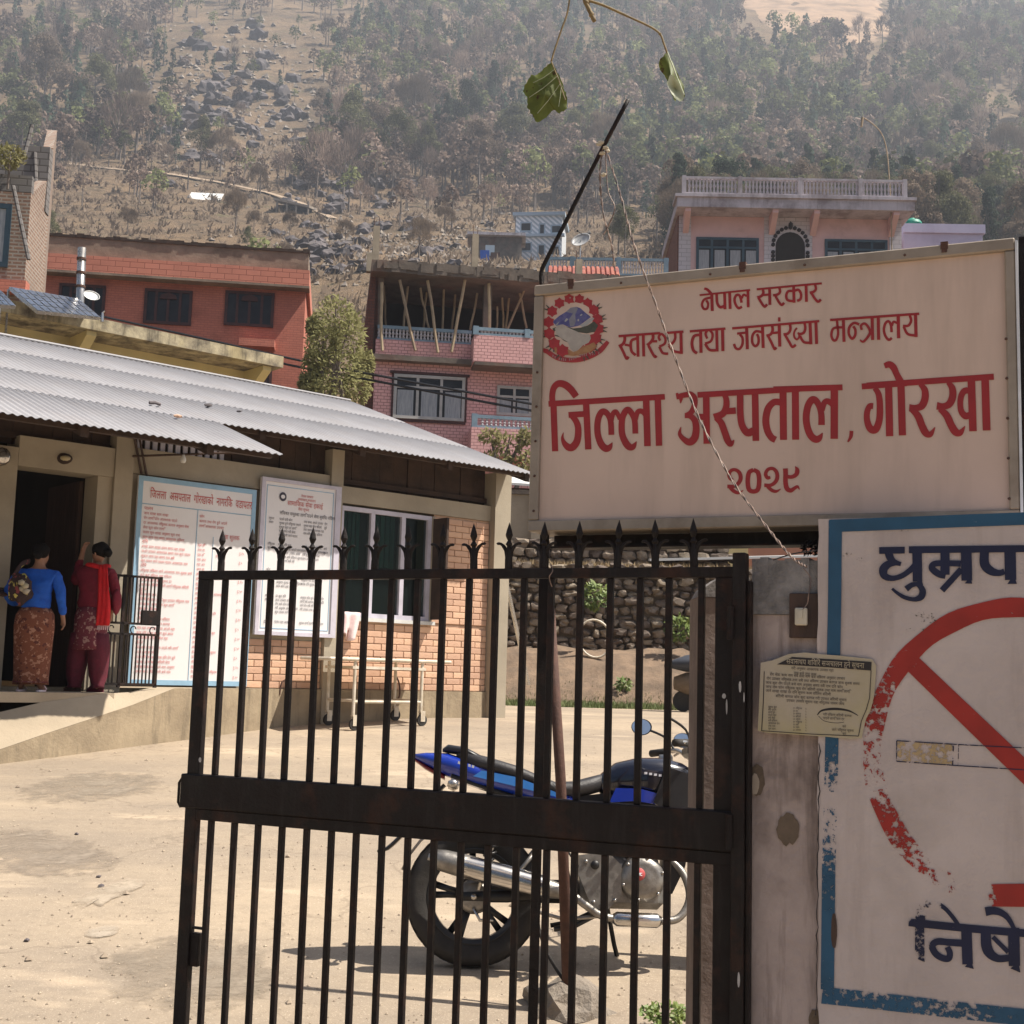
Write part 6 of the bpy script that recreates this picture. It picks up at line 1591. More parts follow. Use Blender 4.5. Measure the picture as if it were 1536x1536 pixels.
TXT = [
 (A_, [([(174, 1052), (155, 500)], 72, False), ([(148, 520), (140, 420), (155, 330), (195, 280), (240, 271), (300, 292), (360, 345), (418, 422)], [70, 68, 70, 74, 80, 84, 82, 76]),
       ([(98, 506), (1438, 424)], 66, False), ([(328, 634), (510, 622)], 68, False), ([(370, 650), (415, 705), (440, 790), (430, 920), (385, 995), (335, 1008), (285, 965), (258, 900), (270, 835)], [60, 70, 74, 80, 86, 82, 62, 34, 6]),
       ([(530, 480), (556, 1030)], 74, False),
       ([(833, 950), (800, 1005), (755, 1018), (705, 970), (668, 870), (660, 770), (672, 670), (705, 605), (745, 595), (790, 640), (815, 720), (822, 862)], [8, 66, 82, 80, 74, 72, 72, 72, 70, 66, 66, 66]),
       ([(822, 700), (840, 620), (872, 596), (902, 640), (905, 690)], [50, 56, 56, 50, 20]),
       ([(1112, 938), (1075, 995), (1030, 1000), (985, 950), (948, 860), (940, 760), (950, 660), (985, 590), (1020, 575), (1065, 630), (1092, 710), (1098, 848)], [8, 66, 82, 80, 74, 72, 72, 72, 70, 66, 66, 66]),
       ([(1100, 690), (1120, 610), (1150, 588), (1190, 602), (1215, 650)], [50, 58, 60, 60, 40]), ([(1222, 430), (1238, 992)], 76, False), ([(1356, 430), (1371, 988)], 74, False)]),
 (B_, [([(118, 425), (165, 412), (215, 402), (270, 398), (318, 440), (320, 520), (285, 600), (235, 635)], [40, 60, 62, 74, 70, 66, 62, 60]), ([(118, 380), (130, 452)], 30, False), ([(160, 500), (165, 440)], [8, 50], False),
       ([(208, 640), (270, 645), (325, 700), (340, 800), (320, 900), (265, 945), (200, 915), (150, 850), (166, 768)], [60, 64, 72, 80, 86, 84, 62, 44, 6]),
       ([(362, 655), (440, 655)], 70, False), ([(455, 400), (462, 965)], 76, False), ([(355, 403), (1536, 333)], 66, False),
       ([(640, 385), (683, 440), (685, 540), (645, 620), (545, 662)], [40, 66, 74, 78, 84]), ([(565, 665), (625, 720), (668, 830), (705, 930), (740, 965), (778, 920)], [60, 76, 78, 78, 66, 8]), ([(690, 590), (797, 583)], 74, False),
       ([(846, 390), (850, 640), (872, 760), (930, 838), (1000, 815)], [76, 76, 78, 84, 84]), ([(1018, 380), (1028, 932)], 78, False),
       ([(1310, 487), (1235, 487), (1168, 560), (1142, 690), (1160, 810), (1205, 890), (1255, 920)], [78, 76, 80, 82, 80, 78, 76]), ([(1340, 370), (1346, 920)], 82, False), ([(1482, 340), (1486, 918)], 82, False)]),
 (C_, [([(0, 415), (797, 392)], 68, False), ([(568, 915), (530, 975), (485, 990), (430, 945), (390, 845), (378, 730), (398, 610), (440, 540), (485, 540), (530, 610), (553, 710), (555, 826)], [8, 70, 82, 82, 80, 80, 80, 82, 76, 72, 72, 76]),
       ([(560, 660), (585, 575), (620, 550), (665, 575), (690, 620)], [60, 66, 66, 66, 40]), ([(703, 400), (701, 985)], 86, False), ([(900, 893), (892, 960), (858, 1020)], [44, 40, 20]),
       ([(1018, 382), (1536, 345)], 68, False), ([(1170, 400), (1215, 480), (1228, 620), (1222, 760), (1190, 860), (1148, 885), (1105, 850), (1078, 760), (1082, 670), (1110, 610), (1150, 608)], [60, 70, 76, 78, 84, 84, 80, 72, 68, 66, 70]),
       ([(1328, 380), (1340, 955)], 84, False), ([(1470, 360), (1487, 945)], 84, False)]),
 (D_, [([(0, 372), (1465, 269)], 70, False), ([(205, 145), (262, 128), (310, 165), (345, 240), (392, 330)], [60, 76, 78, 72, 84]), ([(615, 355), (668, 420), (672, 520), (635, 605), (565, 630), (490, 628)], [50, 76, 84, 84, 74, 86]),
       ([(520, 650), (590, 720), (635, 830), (680, 915), (735, 930), (788, 850)], [60, 84, 84, 84, 66, 8]), ([(935, 335), (985, 400), (990, 500), (950, 585), (880, 612), (808, 605)], [50, 76, 84, 84, 74, 90]),
       ([(840, 640), (920, 715), (975, 830), (1025, 905), (1080, 912), (1133, 838)], [60, 84, 86, 88, 70, 8]), ([(1195, 432), (1130, 432), (1090, 490), (1078, 580), (1092, 670), (1140, 722), (1195, 705)], [70, 72, 70, 68, 70, 78, 70]),
       ([(1206, 320), (1225, 897)], 88, False), ([(1365, 310), (1382, 888)], 90, False)]),
 (E_, [([(72, 213), (655, 153)], 22, False), ([(125, 138), (160, 148), (210, 200)], [26, 32, 34]), ([(200, 240), (128, 262), (100, 318), (120, 370), (158, 366), (170, 312), (148, 272)], 28), ([(212, 195), (218, 396)], 36, False),
       ([(268, 195), (275, 300), (308, 350), (355, 338)], [32, 32, 34, 32]), ([(360, 190), (365, 376)], 34, False), ([(418, 185), (424, 372)], 34, False), ([(560, 345), (520, 362), (485, 315), (475, 255), (498, 212), (535, 222), (556, 300)], 30), ([(556, 250), (580, 208), (615, 225)], 26), ([(628, 165), (632, 353)], 32, False),
       ([(730, 146), (1480, 77)], 24, False), ([(800, 145), (806, 190), (780, 225), (735, 240)], 32), ([(752, 245), (790, 310), (822, 345), (850, 318)], 30), ([(800, 212), (878, 205)], 26, False), ([(878, 145), (882, 325)], 34, False),
       ([(990, 125), (998, 175), (970, 205), (918, 215)], 30), ([(942, 215), (985, 292), (1018, 325), (1046, 300)], 30), ([(1155, 115), (1161, 300)], 34, False), ([(1150, 165), (1095, 168), (1070, 215), (1085, 268), (1145, 282)], 30), ([(1165, 162), (1212, 152), (1240, 200), (1234, 258), (1195, 278)], 30),
       ([(1298, 95), (1303, 290)], 34, False), ([(1402, 90), (1412, 140), (1388, 172), (1340, 185)], 30), ([(1360, 188), (1400, 252), (1438, 288), (1470, 262)], 30)]),
 (F_, [([(60, 263), (540, 228)], 28, False), ([(608, 226), (808, 210)], 28, False), ([(130, 250), (130, 312), (105, 358), (62, 380)], 34), ([(85, 385), (122, 460), (152, 520), (176, 498)], 32), ([(130, 360), (190, 372)], 28, False),
       ([(265, 290), (212, 312), (200, 370), (212, 440), (258, 482)], 32), ([(279, 245), (285, 500)], 34, False), ([(344, 240), (350, 497)], 34, False), ([(455, 232), (456, 290), (428, 335), (388, 368)], 34), ([(405, 372), (445, 450), (478, 500), (498, 488)], 32), ([(450, 322), (505, 322)], 28, False),
       ([(540, 315), (522, 272), (555, 238), (598, 285), (590, 350), (530, 382)], 28), ([(530, 384), (568, 455), (632, 465)], 30), ([(710, 220), (712, 290), (682, 342), (635, 368)], 30), ([(640, 372), (690, 432), (770, 452)], 30), ([(778, 212), (783, 468)], 36, False),
       ([(880, 208), (1292, 176)], 28, False), ([(1000, 248), (932, 262), (905, 340), (922, 425), (965, 460)], 34), ([(1005, 200), (1010, 455)], 36, False), ([(1082, 292), (1062, 232), (1098, 192), (1142, 238), (1125, 318), (1055, 348)], 28), ([(1058, 350), (1108, 420), (1192, 425)], 32),
       ([(1190, 185), (1196, 440)], 34, False), ([(1257, 180), (1262, 435)], 36, False)]),
 (G_, [([(78, 265), (1335, 160)], 34, False), ([(150, 340), (285, 325)], 34, False), ([(190, 350), (228, 405), (225, 500), (182, 560), (132, 550), (105, 488)], 38), ([(287, 250), (298, 565)], 46, False), ([(500, 318), (420, 308), (372, 370), (370, 470), (412, 520), (455, 480), (458, 400), (435, 345)], 38), ([(515, 225), (526, 548)], 44, False),
       ([(652, 210), (662, 290), (632, 350), (572, 372)], 40), ([(600, 382), (650, 480), (688, 560), (716, 538)], 38), ([(660, 332), (755, 322)], 36, False), ([(755, 195), (765, 528)], 46, False), ([(757, 105), (757, 166)], 36, False),
       ([(910, 195), (918, 280), (882, 338), (818, 352)], 38), ([(842, 362), (900, 460), (945, 530), (997, 500)], 38), ([(1012, 258), (975, 312), (972, 382), (1010, 425), (1045, 380), (1028, 322)], 28), ([(1120, 185), (1132, 260), (1108, 328), (1045, 348)], 38), ([(1055, 372), (1110, 460), (1205, 472)], 38),
       ([(1200, 175), (1212, 495)], 46, False), ([(1284, 170), (1295, 490)], 44, False)]),
 (H_, [([(145, 240), (1430, 150)], 36, False), ([(240, 215), (252, 330), (260, 440), (236, 520), (195, 532), (165, 470), (175, 392), (215, 352), (340, 345)], 36), ([(335, 218), (346, 555)], 44, False), ([(565, 305), (492, 282), (425, 340), (415, 440), (460, 508), (505, 462), (508, 380), (478, 330)], 38),
       ([(602, 382), (590, 322), (640, 290), (690, 335), (722, 410), (690, 480), (622, 552), (575, 525)], [36, 36, 36, 38, 40, 38, 34, 20]), ([(750, 195), (758, 528)], 46, False), ([(838, 190), (844, 525)], 46, False), ([(1035, 498), (990, 525), (942, 470), (920, 382), (940, 292), (985, 258), (1020, 310), (1032, 415)], 38),
       ([(1035, 325), (1060, 265), (1110, 285)], 34), ([(1125, 170), (1132, 503)], 48, False), ([(1290, 165), (1312, 250), (1272, 320), (1195, 325)], 38), ([(1205, 335), (1262, 440), (1370, 462)], 38), ([(1375, 150), (1383, 485)], 48, False)]),
 (I_, [([(212, 442), (165, 408), (150, 335), (188, 280), (255, 272), (318, 318), (340, 400), (312, 480), (235, 540), (120, 545)], [50, 60, 62, 56, 56, 64, 68, 66, 60, 62]), ([(165, 560), (225, 620), (305, 650), (385, 605)], [60, 62, 50, 8]),
       ([(550, 272), (478, 318), (456, 450), (476, 590), (550, 628), (624, 590), (645, 450), (625, 318), (550, 272)], [66, 74, 76, 76, 72, 76, 76, 74, 66]), ([(828, 392), (782, 402), (750, 342), (788, 266), (868, 250), (930, 308), (942, 400), (905, 478), (830, 525), (728, 525)], [46, 60, 60, 56, 56, 62, 66, 62, 56, 62]), ([(780, 545), (850, 605), (925, 625), (1000, 585)], [56, 58, 48, 8]),
       ([(1075, 248), (1080, 340), (1078, 470), (1100, 575), (1160, 612), (1220, 578), (1275, 548), (1310, 600)], [80, 78, 78, 80, 70, 58, 46, 8]), ([(1090, 378), (1180, 388), (1255, 345), (1270, 270), (1235, 215)], [60, 62, 72, 70, 10])]),
]
for v, items in TXT:
    mb = MB(); strokes(SF, -.005, *v, items, mb); obj('lettering', mb, M['red_print'], sg)
# emblem: garland, mountain, hill, plain, map, clasped hands, ribbon
V_ = (805, 435, 12.8)
def em(name, mat, polys=(), strk=()):
    mb = MB()
    for p in polys: polyfill(SF, -.0048, *V_, p, mb)
    if strk: strokes(SF, -.0044, *V_, strk, mb)
    return obj(name, mb, mat, emb)
emb = obj('emblem', (lambda m_: (polyfill(SF, -.0052, *V_, [(720 + 470 * math.cos(a), 720 + 480 * math.sin(a)) for a in [2 * pi * i / 40 for i in range(40)]], m_), m_)[1])(MB()), M['sign_face'], sg)
M['em_blue'] = pbr('em_blue', (0.06, 0.06, 0.20), (0.12, 0.12, 0.26), 60, .6); M['em_snow'] = pbr('em_snow', (0.36, 0.36, 0.36), None, 30, .6)
M['em_green'] = pbr('em_green', (0.05, 0.055, 0.04), (0.08, 0.08, 0.06), 60, .6); M['em_map'] = pbr('em_map', (0.42, 0.38, 0.34), None, 30, .6)
M['em_ochre'] = pbr('em_ochre', (0.30, 0.13, 0.06), (0.36, 0.2, 0.09), 60, .6); M['em_red'] = pbr('em_red', (0.36, 0.03, 0.035), (0.28, 0.025, 0.03), 60, .6); M['em_grey'] = pbr('em_grey', (0.22, 0.22, 0.27), None, 60, .6)
em('mountain', M['em_blue'], [[(300, 610), (430, 500), (560, 420), (650, 340), (760, 320), (840, 350), (930, 430), (1045, 520), (960, 580), (880, 640), (800, 690), (640, 720), (500, 660), (380, 690)]])
em('mountain_shade', M['em_grey'], [[(560, 420), (650, 340), (760, 320), (790, 360), (740, 470), (750, 600), (720, 690), (640, 700), (620, 560), (700, 450)]])
em('snow', M['em_snow'], [[(530, 600), (570, 540), (610, 560), (560, 610)], [(830, 480), (870, 455), (880, 480), (840, 500)], [(780, 570), (815, 550), (815, 600), (785, 600)], [(810, 680), (900, 640), (980, 570), (1080, 530), (1110, 545), (1040, 620), (960, 680), (880, 710)], [(340, 690), (400, 630), (440, 600), (400, 670)]])
em('hill', M['em_green'], [[(300, 740), (420, 690), (560, 700), (700, 740), (850, 720), (980, 680), (1100, 600), (1180, 680), (1120, 800), (960, 835), (800, 810), (680, 780), (500, 760), (330, 790)]])
em('plain', M['em_map'], [[(350, 740), (400, 680), (480, 660), (540, 690), (620, 730), (760, 790), (880, 850), (1010, 850), (1040, 930), (1000, 1010), (880, 1070), (800, 1150), (720, 1190), (640, 1120), (600, 1000), (480, 930), (380, 850)]])
em('lowland', M['em_ochre'], [[(340, 1100), (460, 1110), (600, 1130), (700, 1190), (790, 1160), (880, 1080), (1000, 1050), (1100, 1000), (1160, 1090), (1060, 1170), (900, 1240), (700, 1265), (500, 1240), (350, 1200)]])
em('sleeve', M['em_red'], [[(340, 870), (460, 920), (500, 980), (470, 1080), (440, 1130), (340, 1090)], [(560, 1000), (610, 990), (600, 1110), (565, 1110)], [(1030, 860), (1130, 860), (1140, 980), (1060, 1000)]])
em('outline', M['em_green'], (), [([(350, 870), (460, 900), (540, 960), (640, 985), (720, 955)], [24, 30, 40, 44, 16]), ([(990, 1040), (1060, 990)], [40, 20]), ([(330, 1110), (330, 1190)], 28, False), ([(1110, 990), (1160, 1060)], 24, False)])
fl = []; ga = MB(); gl = MB()
for i in range(15):
    s = -1 if i < 7 else 1; k = i if i < 7 else i - 7; a = R(100 + k * 24) if s < 0 else R(76 - k * 20.5)
    cx_, cy_ = 705 + 480 * math.cos(a), 690 - 540 * math.sin(a) * .98; r = 104 + 5 * k
    polyfill(SF, -.0046, *V_, [(cx_ + (r if j % 2 else r * .74) * math.cos(j * pi / 6), cy_ + (r if j % 2 else r * .74) * math.sin(j * pi / 6)) for j in range(12)], ga)
    if k > 1:
        for da in (-.25, .25):
            ox, oy = math.cos(a + da), -math.sin(a + da); strokes(SF, -.0040, *V_, [([(cx_ + ox * r * .8, cy_ + oy * r * .8), (cx_ + ox * (r + 58), cy_ + oy * (r + 58))], [34, 10], False)], gl)
obj('garland', ga, M['em_red'], emb, kind='stuff'); obj('garland_leaves', gl, M['em_green'], emb, kind='stuff')
em('flag', M['em_red'], [[(610, 95), (715, 150), (655, 160), (735, 240), (610, 250)]])
em('flag_moon', M['em_snow'], [[(630, 140), (655, 140), (655, 160), (630, 160)], [(630, 195), (665, 200), (660, 235), (632, 228)]])
em('ribbon', M['em_red'], (), [([(100, 1150), (200, 1180), (330, 1270), (450, 1320), (620, 1345), (800, 1340), (960, 1300), (1120, 1230), (1240, 1140), (1370, 990)], [70, 90, 90, 92, 92, 92, 92, 92, 100, 70])])
mb = MB(); rg = random.Random(2)
for (x, y, a) in [(300 + i * 40, 1272 + 74 * math.sin(min(1, i / 12) * pi) ** .7 - (i - 11) * 5 * (i > 11), 0) for i in range(23)]:
    if int(x / 160) % 1 == 0 and (x % 190) > 30:
        strokes(SF, -.0034, *V_, [([(x, y - 22), (x + 26, y - 24)], 7, False), ([(x + 16, y - 22), (x + 14, y + 18)], 7, False), ([(x + 14, y), (x + 2, y + 8)], 7, False)], mb)
obj('ribbon_lettering', mb, M['em_snow'], emb)

# beam under the sign, post and leaning pipe carrying it
mb = MB(SF); mb.box(-1.05, -.02, -.14, -.09, SB - .055, SB - .014); mb.box(-1.05, -.02, -.14, -.045, SB - .062, SB - .0552); obj('support_beam', mb, M['black_iron'], sg)
p0 = SF.pt(SF.px(817, 800, -.1)[0], -.1, 0)
mb = MB(); mb.box(p0.x - .016, p0.x + .016, p0.y - .016, p0.y + .016, .0, SB - .012); obj('sign_post', mb, M['black_iron'], sg)
mb = MB(SF); mb.box(SR0 - .11, SR0 - .02, -.24, -.02, 1.6, ST + .02); obj('side_post', mb, M['black_iron'], sg)
q0 = W(822, 862, 5.62); q1 = W(852, 1492, 5.50)
mb = MB(); mb.tube([q0, (q0 + q1) / 2 + Vector((.012, 0, 0)), q1], [.021, .023, .024], 10); obj('rusty_pipe', mb, M['rust'], label='rusty pipe leaning behind the gate with its foot in a concrete lump', cat='pipe', smooth=True)
M['lump'] = pbr('lump', (0.30, 0.25, 0.20), (0.20, 0.17, 0.14), 14, .95, 1.0, 45)
c = atz(850, 1508, .16); mb = MB(); mb.blob((c.x, c.y + .05, .13), (.19, .17, .12), 3, .5, 4)
obj('concrete_lump', mb, M['lump'], label='rough concrete lump round the foot of the sign pipe', cat='concrete block')
mb = MB(); mb.tube(cr([W(806, 1330, 5.6), W(808, 1390, 5.58), W(826, 1440, 5.55), (c.x + .02, c.y, .22), W(866, 1481, 5.5)], 5), .0075, 6); obj('black_hose', mb, M['rubber'], label='thin black hose bent round the sign pipe into the lump', cat='hose')

# leaning steel rod on top of the sign with wires
rod = [W(813, 432, 4.449), W(812, 408, 4.449), W(822, 385, 4.433), W(850, 330, 4.402), W(900, 230, 4.362), W(942, 150, 4.323)]
mb = MB(); mb.tube(cr(rod, 4), [.0085] * 21, 6); obj('leaning_rod', mb, M['black_iron'], label='dark bent steel rod rising aslant from the left end of the sign', cat='rod', smooth=True)
def wire(name, pts, r, mat, label, twist=0, strands=2, cat='wire', n=8):
    base_ = cr(pts, n); mb = MB()
    if not twist: mb.tube(base_, r, 5)
    else:
        for s in range(strands):
            out = []
            for i, p in enumerate(base_):
                t_ = (base_[min(i + 1, len(base_) - 1)] - base_[max(i - 1, 0)]).normalized(); a = t_.orthogonal().normalized(); b2 = t_.cross(a); g = i * twist + s * 2 * pi / strands
                out.append(p + (a * math.cos(g) + b2 * math.sin(g)) * r * 1.2)
            mb.tube(out, r, 4)
    return obj(name, mb, mat, label=label, cat=cat)
M['wire_pale'] = pbr('wire_pale', (0.30, 0.20, 0.15), (0.05, 0.04, 0.04), 40, .6)
wire('twisted_wire', [W(908, 222, 4.354), W(930, 290, 4.22), W(952, 370, 4.10), W(985, 460, 4.06), W(1014, 540, 4.02), W(1050, 630, 3.95), W(1098, 720, 3.812), W(1150, 790, 3.537), W(1188, 836, 3.301), W(1210, 850, 3.089)], 0.0019, M['wire_pale'], 'twisted pair of wires running down across the sign to the pillar', .9, 2, n=16)
wire('hanging_wire', [W(905, 216, 4.354), W(900, 262, 4.354), W(905, 320, 4.354), W(918, 370, 4.362), W(922, 406, 4.370)], .0017, M['wire_pale'], 'short crinkled wire hanging from the leaning rod', .8, 2, n=12)
wire('link_wire', [W(908, 225, 4.354), W(912, 285, 4.347), W(922, 312, 4.331), W(912, 340, 4.354), W(905, 352, 4.354)], .0022, M['wire_pale'], 'thin loose wire between the two hanging wires', 0)
mb = MB()
for px, py in ((901, 214), (909, 222), (904, 230), (911, 226), (905, 262), (898, 216)):
    mb.blob(W(px, py, 4.347), (.012, .008, .008), 1, .5, px)
obj('tape_knot', mb, M['paper'], label='pale tape and wire knot on the leaning rod', cat='tape')
# two black service cables across the buildings
wire('service_cable', [W(150, 474, 40), W(300, 507, 38), W(460, 543, 37), W(560, 562, 36), (W(700, 588, 35)), W(830, 612, 34)], .035, M['black_plastic'], 'upper black service cable sagging from the red building to the right', cat='cable')
wire('service_cable', [W(160, 482, 40), W(300, 517, 38), W(460, 553, 37), W(560, 571, 36), (W(700, 598, 35)), W(830, 622, 34)], .035, M['black_plastic'], 'lower black service cable running just beneath its twin', cat='cable')

# ================================================================== PILLARS AND PAINTED WALL
zc = 1.87
PU0, PU1 = .205, -.02          # pillar along the wall frame
t = thing('gate_pillar', WF.pt(.1, -.15, -.05), 'stained pinkish gate pillar with a raw concrete cap, between the gate and the painted wall', 'pillar')
mb = MB(WF); mb.box(PU1, PU0, -.30, -.03, -.1, zc - .17); obj('shaft', mb, M['pillar_plaster'], t)
mb = MB(WF); n = 9
for i in range(n):
    a = PU1 + (PU0 - PU1) * i / n; mb.box(a, PU1 + (PU0 - PU1) * (i + 1) / n, -.30, -.022 + rg.uniform(-.004, .004), zc - .17 + .001, zc + rg.uniform(-.006, .006))
obj('cap', mb, M['raw_concrete'], t)
# patches where the plaster has come away, each a shallow proud or bare piece
def blotch(fr, o, cx_, cy_, rx, ry, mat, name, parent, seed, th=.003, n=22):
    pts = [(cx_ + rx * math.cos(2 * pi * i / n) * (1 + .25 * noise.noise(Vector((i * .7, seed, 0)))), cy_ + ry * math.sin(2 * pi * i / n) * (1 + .25 * noise.noise(Vector((i * .7, seed, 5))))) for i in range(n)]
    mb = MB(); k = []
    for oo in (o, o + th):
        for q in pts: u, z = fr.px(q[0], q[1], oo); mb.v.append(fr.pt(u, oo, z))
    mb.f = [list(range(n)), list(range(2 * n - 1, n - 1, -1))] + [[i, (i + 1) % n, (i + 1) % n + n, i + n] for i in range(n)]
    return obj(name, mb, mat, parent)
M['bare_patch'] = pbr('bare_patch', (0.17, 0.125, 0.09), (0.13, 0.10, 0.07), 20, .95, .4, 80)
M['pale_chip'] = pbr('pale_chip', (0.46, 0.38, 0.30), None, 20, .9)
blotch(WF, -.029, 1182, 1244, 17, 24, M['bare_patch'], 'bare_patch', t, 2)
blotch(WF, -.029, 1136, 1170, 11, 24, M['bare_patch'], 'bare_patch', t, 5, .002)
blotch(WF, -.026, 1132, 1176, 7, 16, M['pale_chip'], 'plaster_chip', t, 8)
blotch(WF, -.029, 1222, 1530, 9, 16, M['bare_patch'], 'bare_patch', t, 9)
# wooden switch board
t2 = thing('switch_board', WF.pt(.05, -.02, 1.6), 'small dark wooden board with an ivory switch on the pillar', 'switch')
a, b2, z0, z1 = WF.rect(1184, 890, 1232, 957, -.01); mb = MB(WF); mb.box(b2, a, -.028, -.008, z0, z1, .002); obj('board', mb, M['wood_dark'], t2)
a, b2, z0, z1 = WF.rect(1193, 912, 1211, 938, .0); mb = MB(WF); mb.box(b2, a, -.0075, .012, z0, z1, .003); obj('switch', mb, M['ivory_plastic'], t2)
mb = MB(WF); uc = (a + b2) / 2; mb.box(uc - .006, uc + .006, .0125, .017, (z0 + z1) / 2 - .006, z1 - .008); obj('toggle', mb, M['ivory_plastic'], t2)
wire('switch_wire', [W(1205, 852, 3.90), W(1216, 868, 3.88), W(1213, 890, 3.87), W(1211, 905, 3.87), W(1204, 914, 3.865)], .0016, M['wire_pale'], 'short wire dropping from the pillar top to the switch')
wire('cap_wire', [W(1160, 840, 3.95), W(1185, 832, 3.92), W(1205, 828, 3.9), W(1222, 826, 3.9), W(1236, 822, 3.92)], .0022, M['black_plastic'], 'black wire lying along the top of the pillar')
p = W(1216, 822, 3.98); t3 = thing('dry_tuft', p + Vector((0, 0, -.02)), 'small dark dry tuft on top of the pillar against the wall', 'plant')
mb = MB(); leafy(mb, p, (.03, .03, .028), 90, .016, random.Random(3)); obj('leaves', mb, M['hair'], t3)
# inner concrete post behind the gate
t = thing('inner_post', (.72, 4.62, 0), 'weathered concrete post with a broken grey cap behind the gate bars, beside the hinge', 'post')
IF = Frame(.65, 4.55, 90)
a, b2 = IF.px(1045, 1100)[0], IF.px(1124, 1100)[0]; zt_ = IF.px(1060, 895)[1]; zt2 = IF.px(1075, 866)[1]
M['old_post'] = pbr('old_post', (0.26, 0.20, 0.17), (0.15, 0.11, 0.09), 4, .95, .5, 30, streak=(0.07, 0.05, 0.04), streak_amt=.8)
mb = MB(IF); mb.box(a, b2, -.2, 0, -.1, zt_ - .002); obj('shaft', mb, M['old_post'], t)
mb = MB(IF); mb.prism([(a + .003, zt_), (b2, zt_), (b2, zt2), (a + .075, zt2), (a + .02, zt_ + .03)], -.2, .004); obj('cap', mb, M['raw_concrete'], t)
# painted wall
t = thing('painted_wall', WF.pt(-.6, -.05, -.1), 'whitewashed wall panel with a blue border and a red no-smoking circle, right edge', 'wall')
WU0 = WF.px(1229, 1000)[0]; WZT = 1.988
mb = MB(WF); NX, NZ = 30, 40; WR = -1.55
mb.box(WR, WU0, -.22, -.002, -.1, WZT - .002)
# slightly uneven front skin and left edge with losses
mb2 = MB()
wob = lambda u, z: .003 * noise.noise(Vector((u * 4, z * 4, 0)))
for j in range(NZ + 1):
    for i in range(NX + 1):
        u = WR + (WU0 + .004 - WR) * i / NX; z = -.1 + (WZT + .1) * j / NZ
        if i == NX: u += .008 * noise.noise(Vector((z * 9, 3, 1)))
        mb2.v.append(WF.pt(u, .001 + wob(u, z) * .4, z))
for j in range(NZ):
    for i in range(NX): k = j * (NX + 1) + i; mb2.f.append([k, k + 1, k + NX + 2, k + NX + 1])
obj('masonry', mb, M['white_plaster'], t); obj('plaster_skin', mb2, M['white_plaster'], t, smooth=True)
PO = .0035
def painted(name, mat, fn, wearfn):
    mb = MB(); wr = []; fn(mb, wr); o = obj(name, mb, mat, t); set_wear(o, wr, wearfn); return o
# border
def bord(mb, wr):
    strokes(WF, PO, 0, 0, 1, [([(1253, 781), (1252, 900), (1250, 1000), (1248, 1100), (1246, 1200), (1243, 1300), (1242, 1400), (1241, 1484)], 20, False)], mb, wr)
    strokes(WF, PO, 0, 0, 1, [([(1244, 789), (1350, 785), (1450, 781), (1560, 777), (1700, 772), (1822, 768)], 19, False), ([(1815, 770), (1818, 1100), (1822, 1560)], 24, False), ([(1233, 1493), (1300, 1500), (1380, 1509), (1450, 1517), (1560, 1529), (1700, 1546), (1825, 1561)], 25, False)], mb, wr)
painted('blue_border', M['blue_print'], bord, lambda x, y: (.78 if x < 1262 and 1112 < y < 1225 else .42 if 1225 < y < 1330 and x < 1262 else (.30 if x < 1300 else .46) if y > 1480 and x < 1500 else .12))
# more vertices along worn stretches are not needed: wear is interpolated
K_ = (1350, 1340, 8.26); J_ = (1300, 800, 6.51)
def words1(mb, wr):
    strokes(WF, PO, *J_, [([(122, 168), (372, 164)], 66, False), ([(412, 161), (1536, 150), (2000, 145)], 68, False), ([(215, 185), (228, 235), (270, 280), (335, 300)], [80, 74, 56, 40]),
        ([(300, 285), (215, 300), (165, 350), (175, 415), (255, 440), (350, 412), (435, 350), (500, 280)], [50, 70, 84, 70, 52, 52, 56, 66]), ([(492, 170), (497, 470)], 94, False), ([(500, 465), (548, 505)], [90, 8], False),
        ([(385, 545), (440, 505), (500, 500), (545, 555), (532, 618), (465, 645), (370, 625), (295, 580), (248, 540)], [60, 50, 46, 62, 66, 44, 40, 32, 26]),
        ([(765, 180), (765, 405)], 90, False), ([(770, 415), (705, 398), (640, 345), (650, 305), (720, 292), (920, 296)], [60, 66, 66, 60, 58, 60]), ([(972, 180), (978, 462)], 106, False), ([(985, 455), (1028, 490)], [90, 6], False),
        ([(925, 350), (735, 558)], 60, False), ([(1150, 180), (1152, 300), (1210, 365), (1290, 388), (1345, 372)], [88, 92, 84, 60, 56]), ([(1400, 175), (1406, 455)], 112, False), ([(1405, 450), (1465, 492)], [110, 6], False),
        ([(1600, 175), (1606, 455)], 108, False), ([(1900, 180), (1906, 460)], 108, False), ([(1880, 320), (1760, 310), (1700, 350), (1740, 420), (1800, 400)], 58)], mb, wr)
painted('word_above', M['navy_print'], words1, lambda x, y: .1)
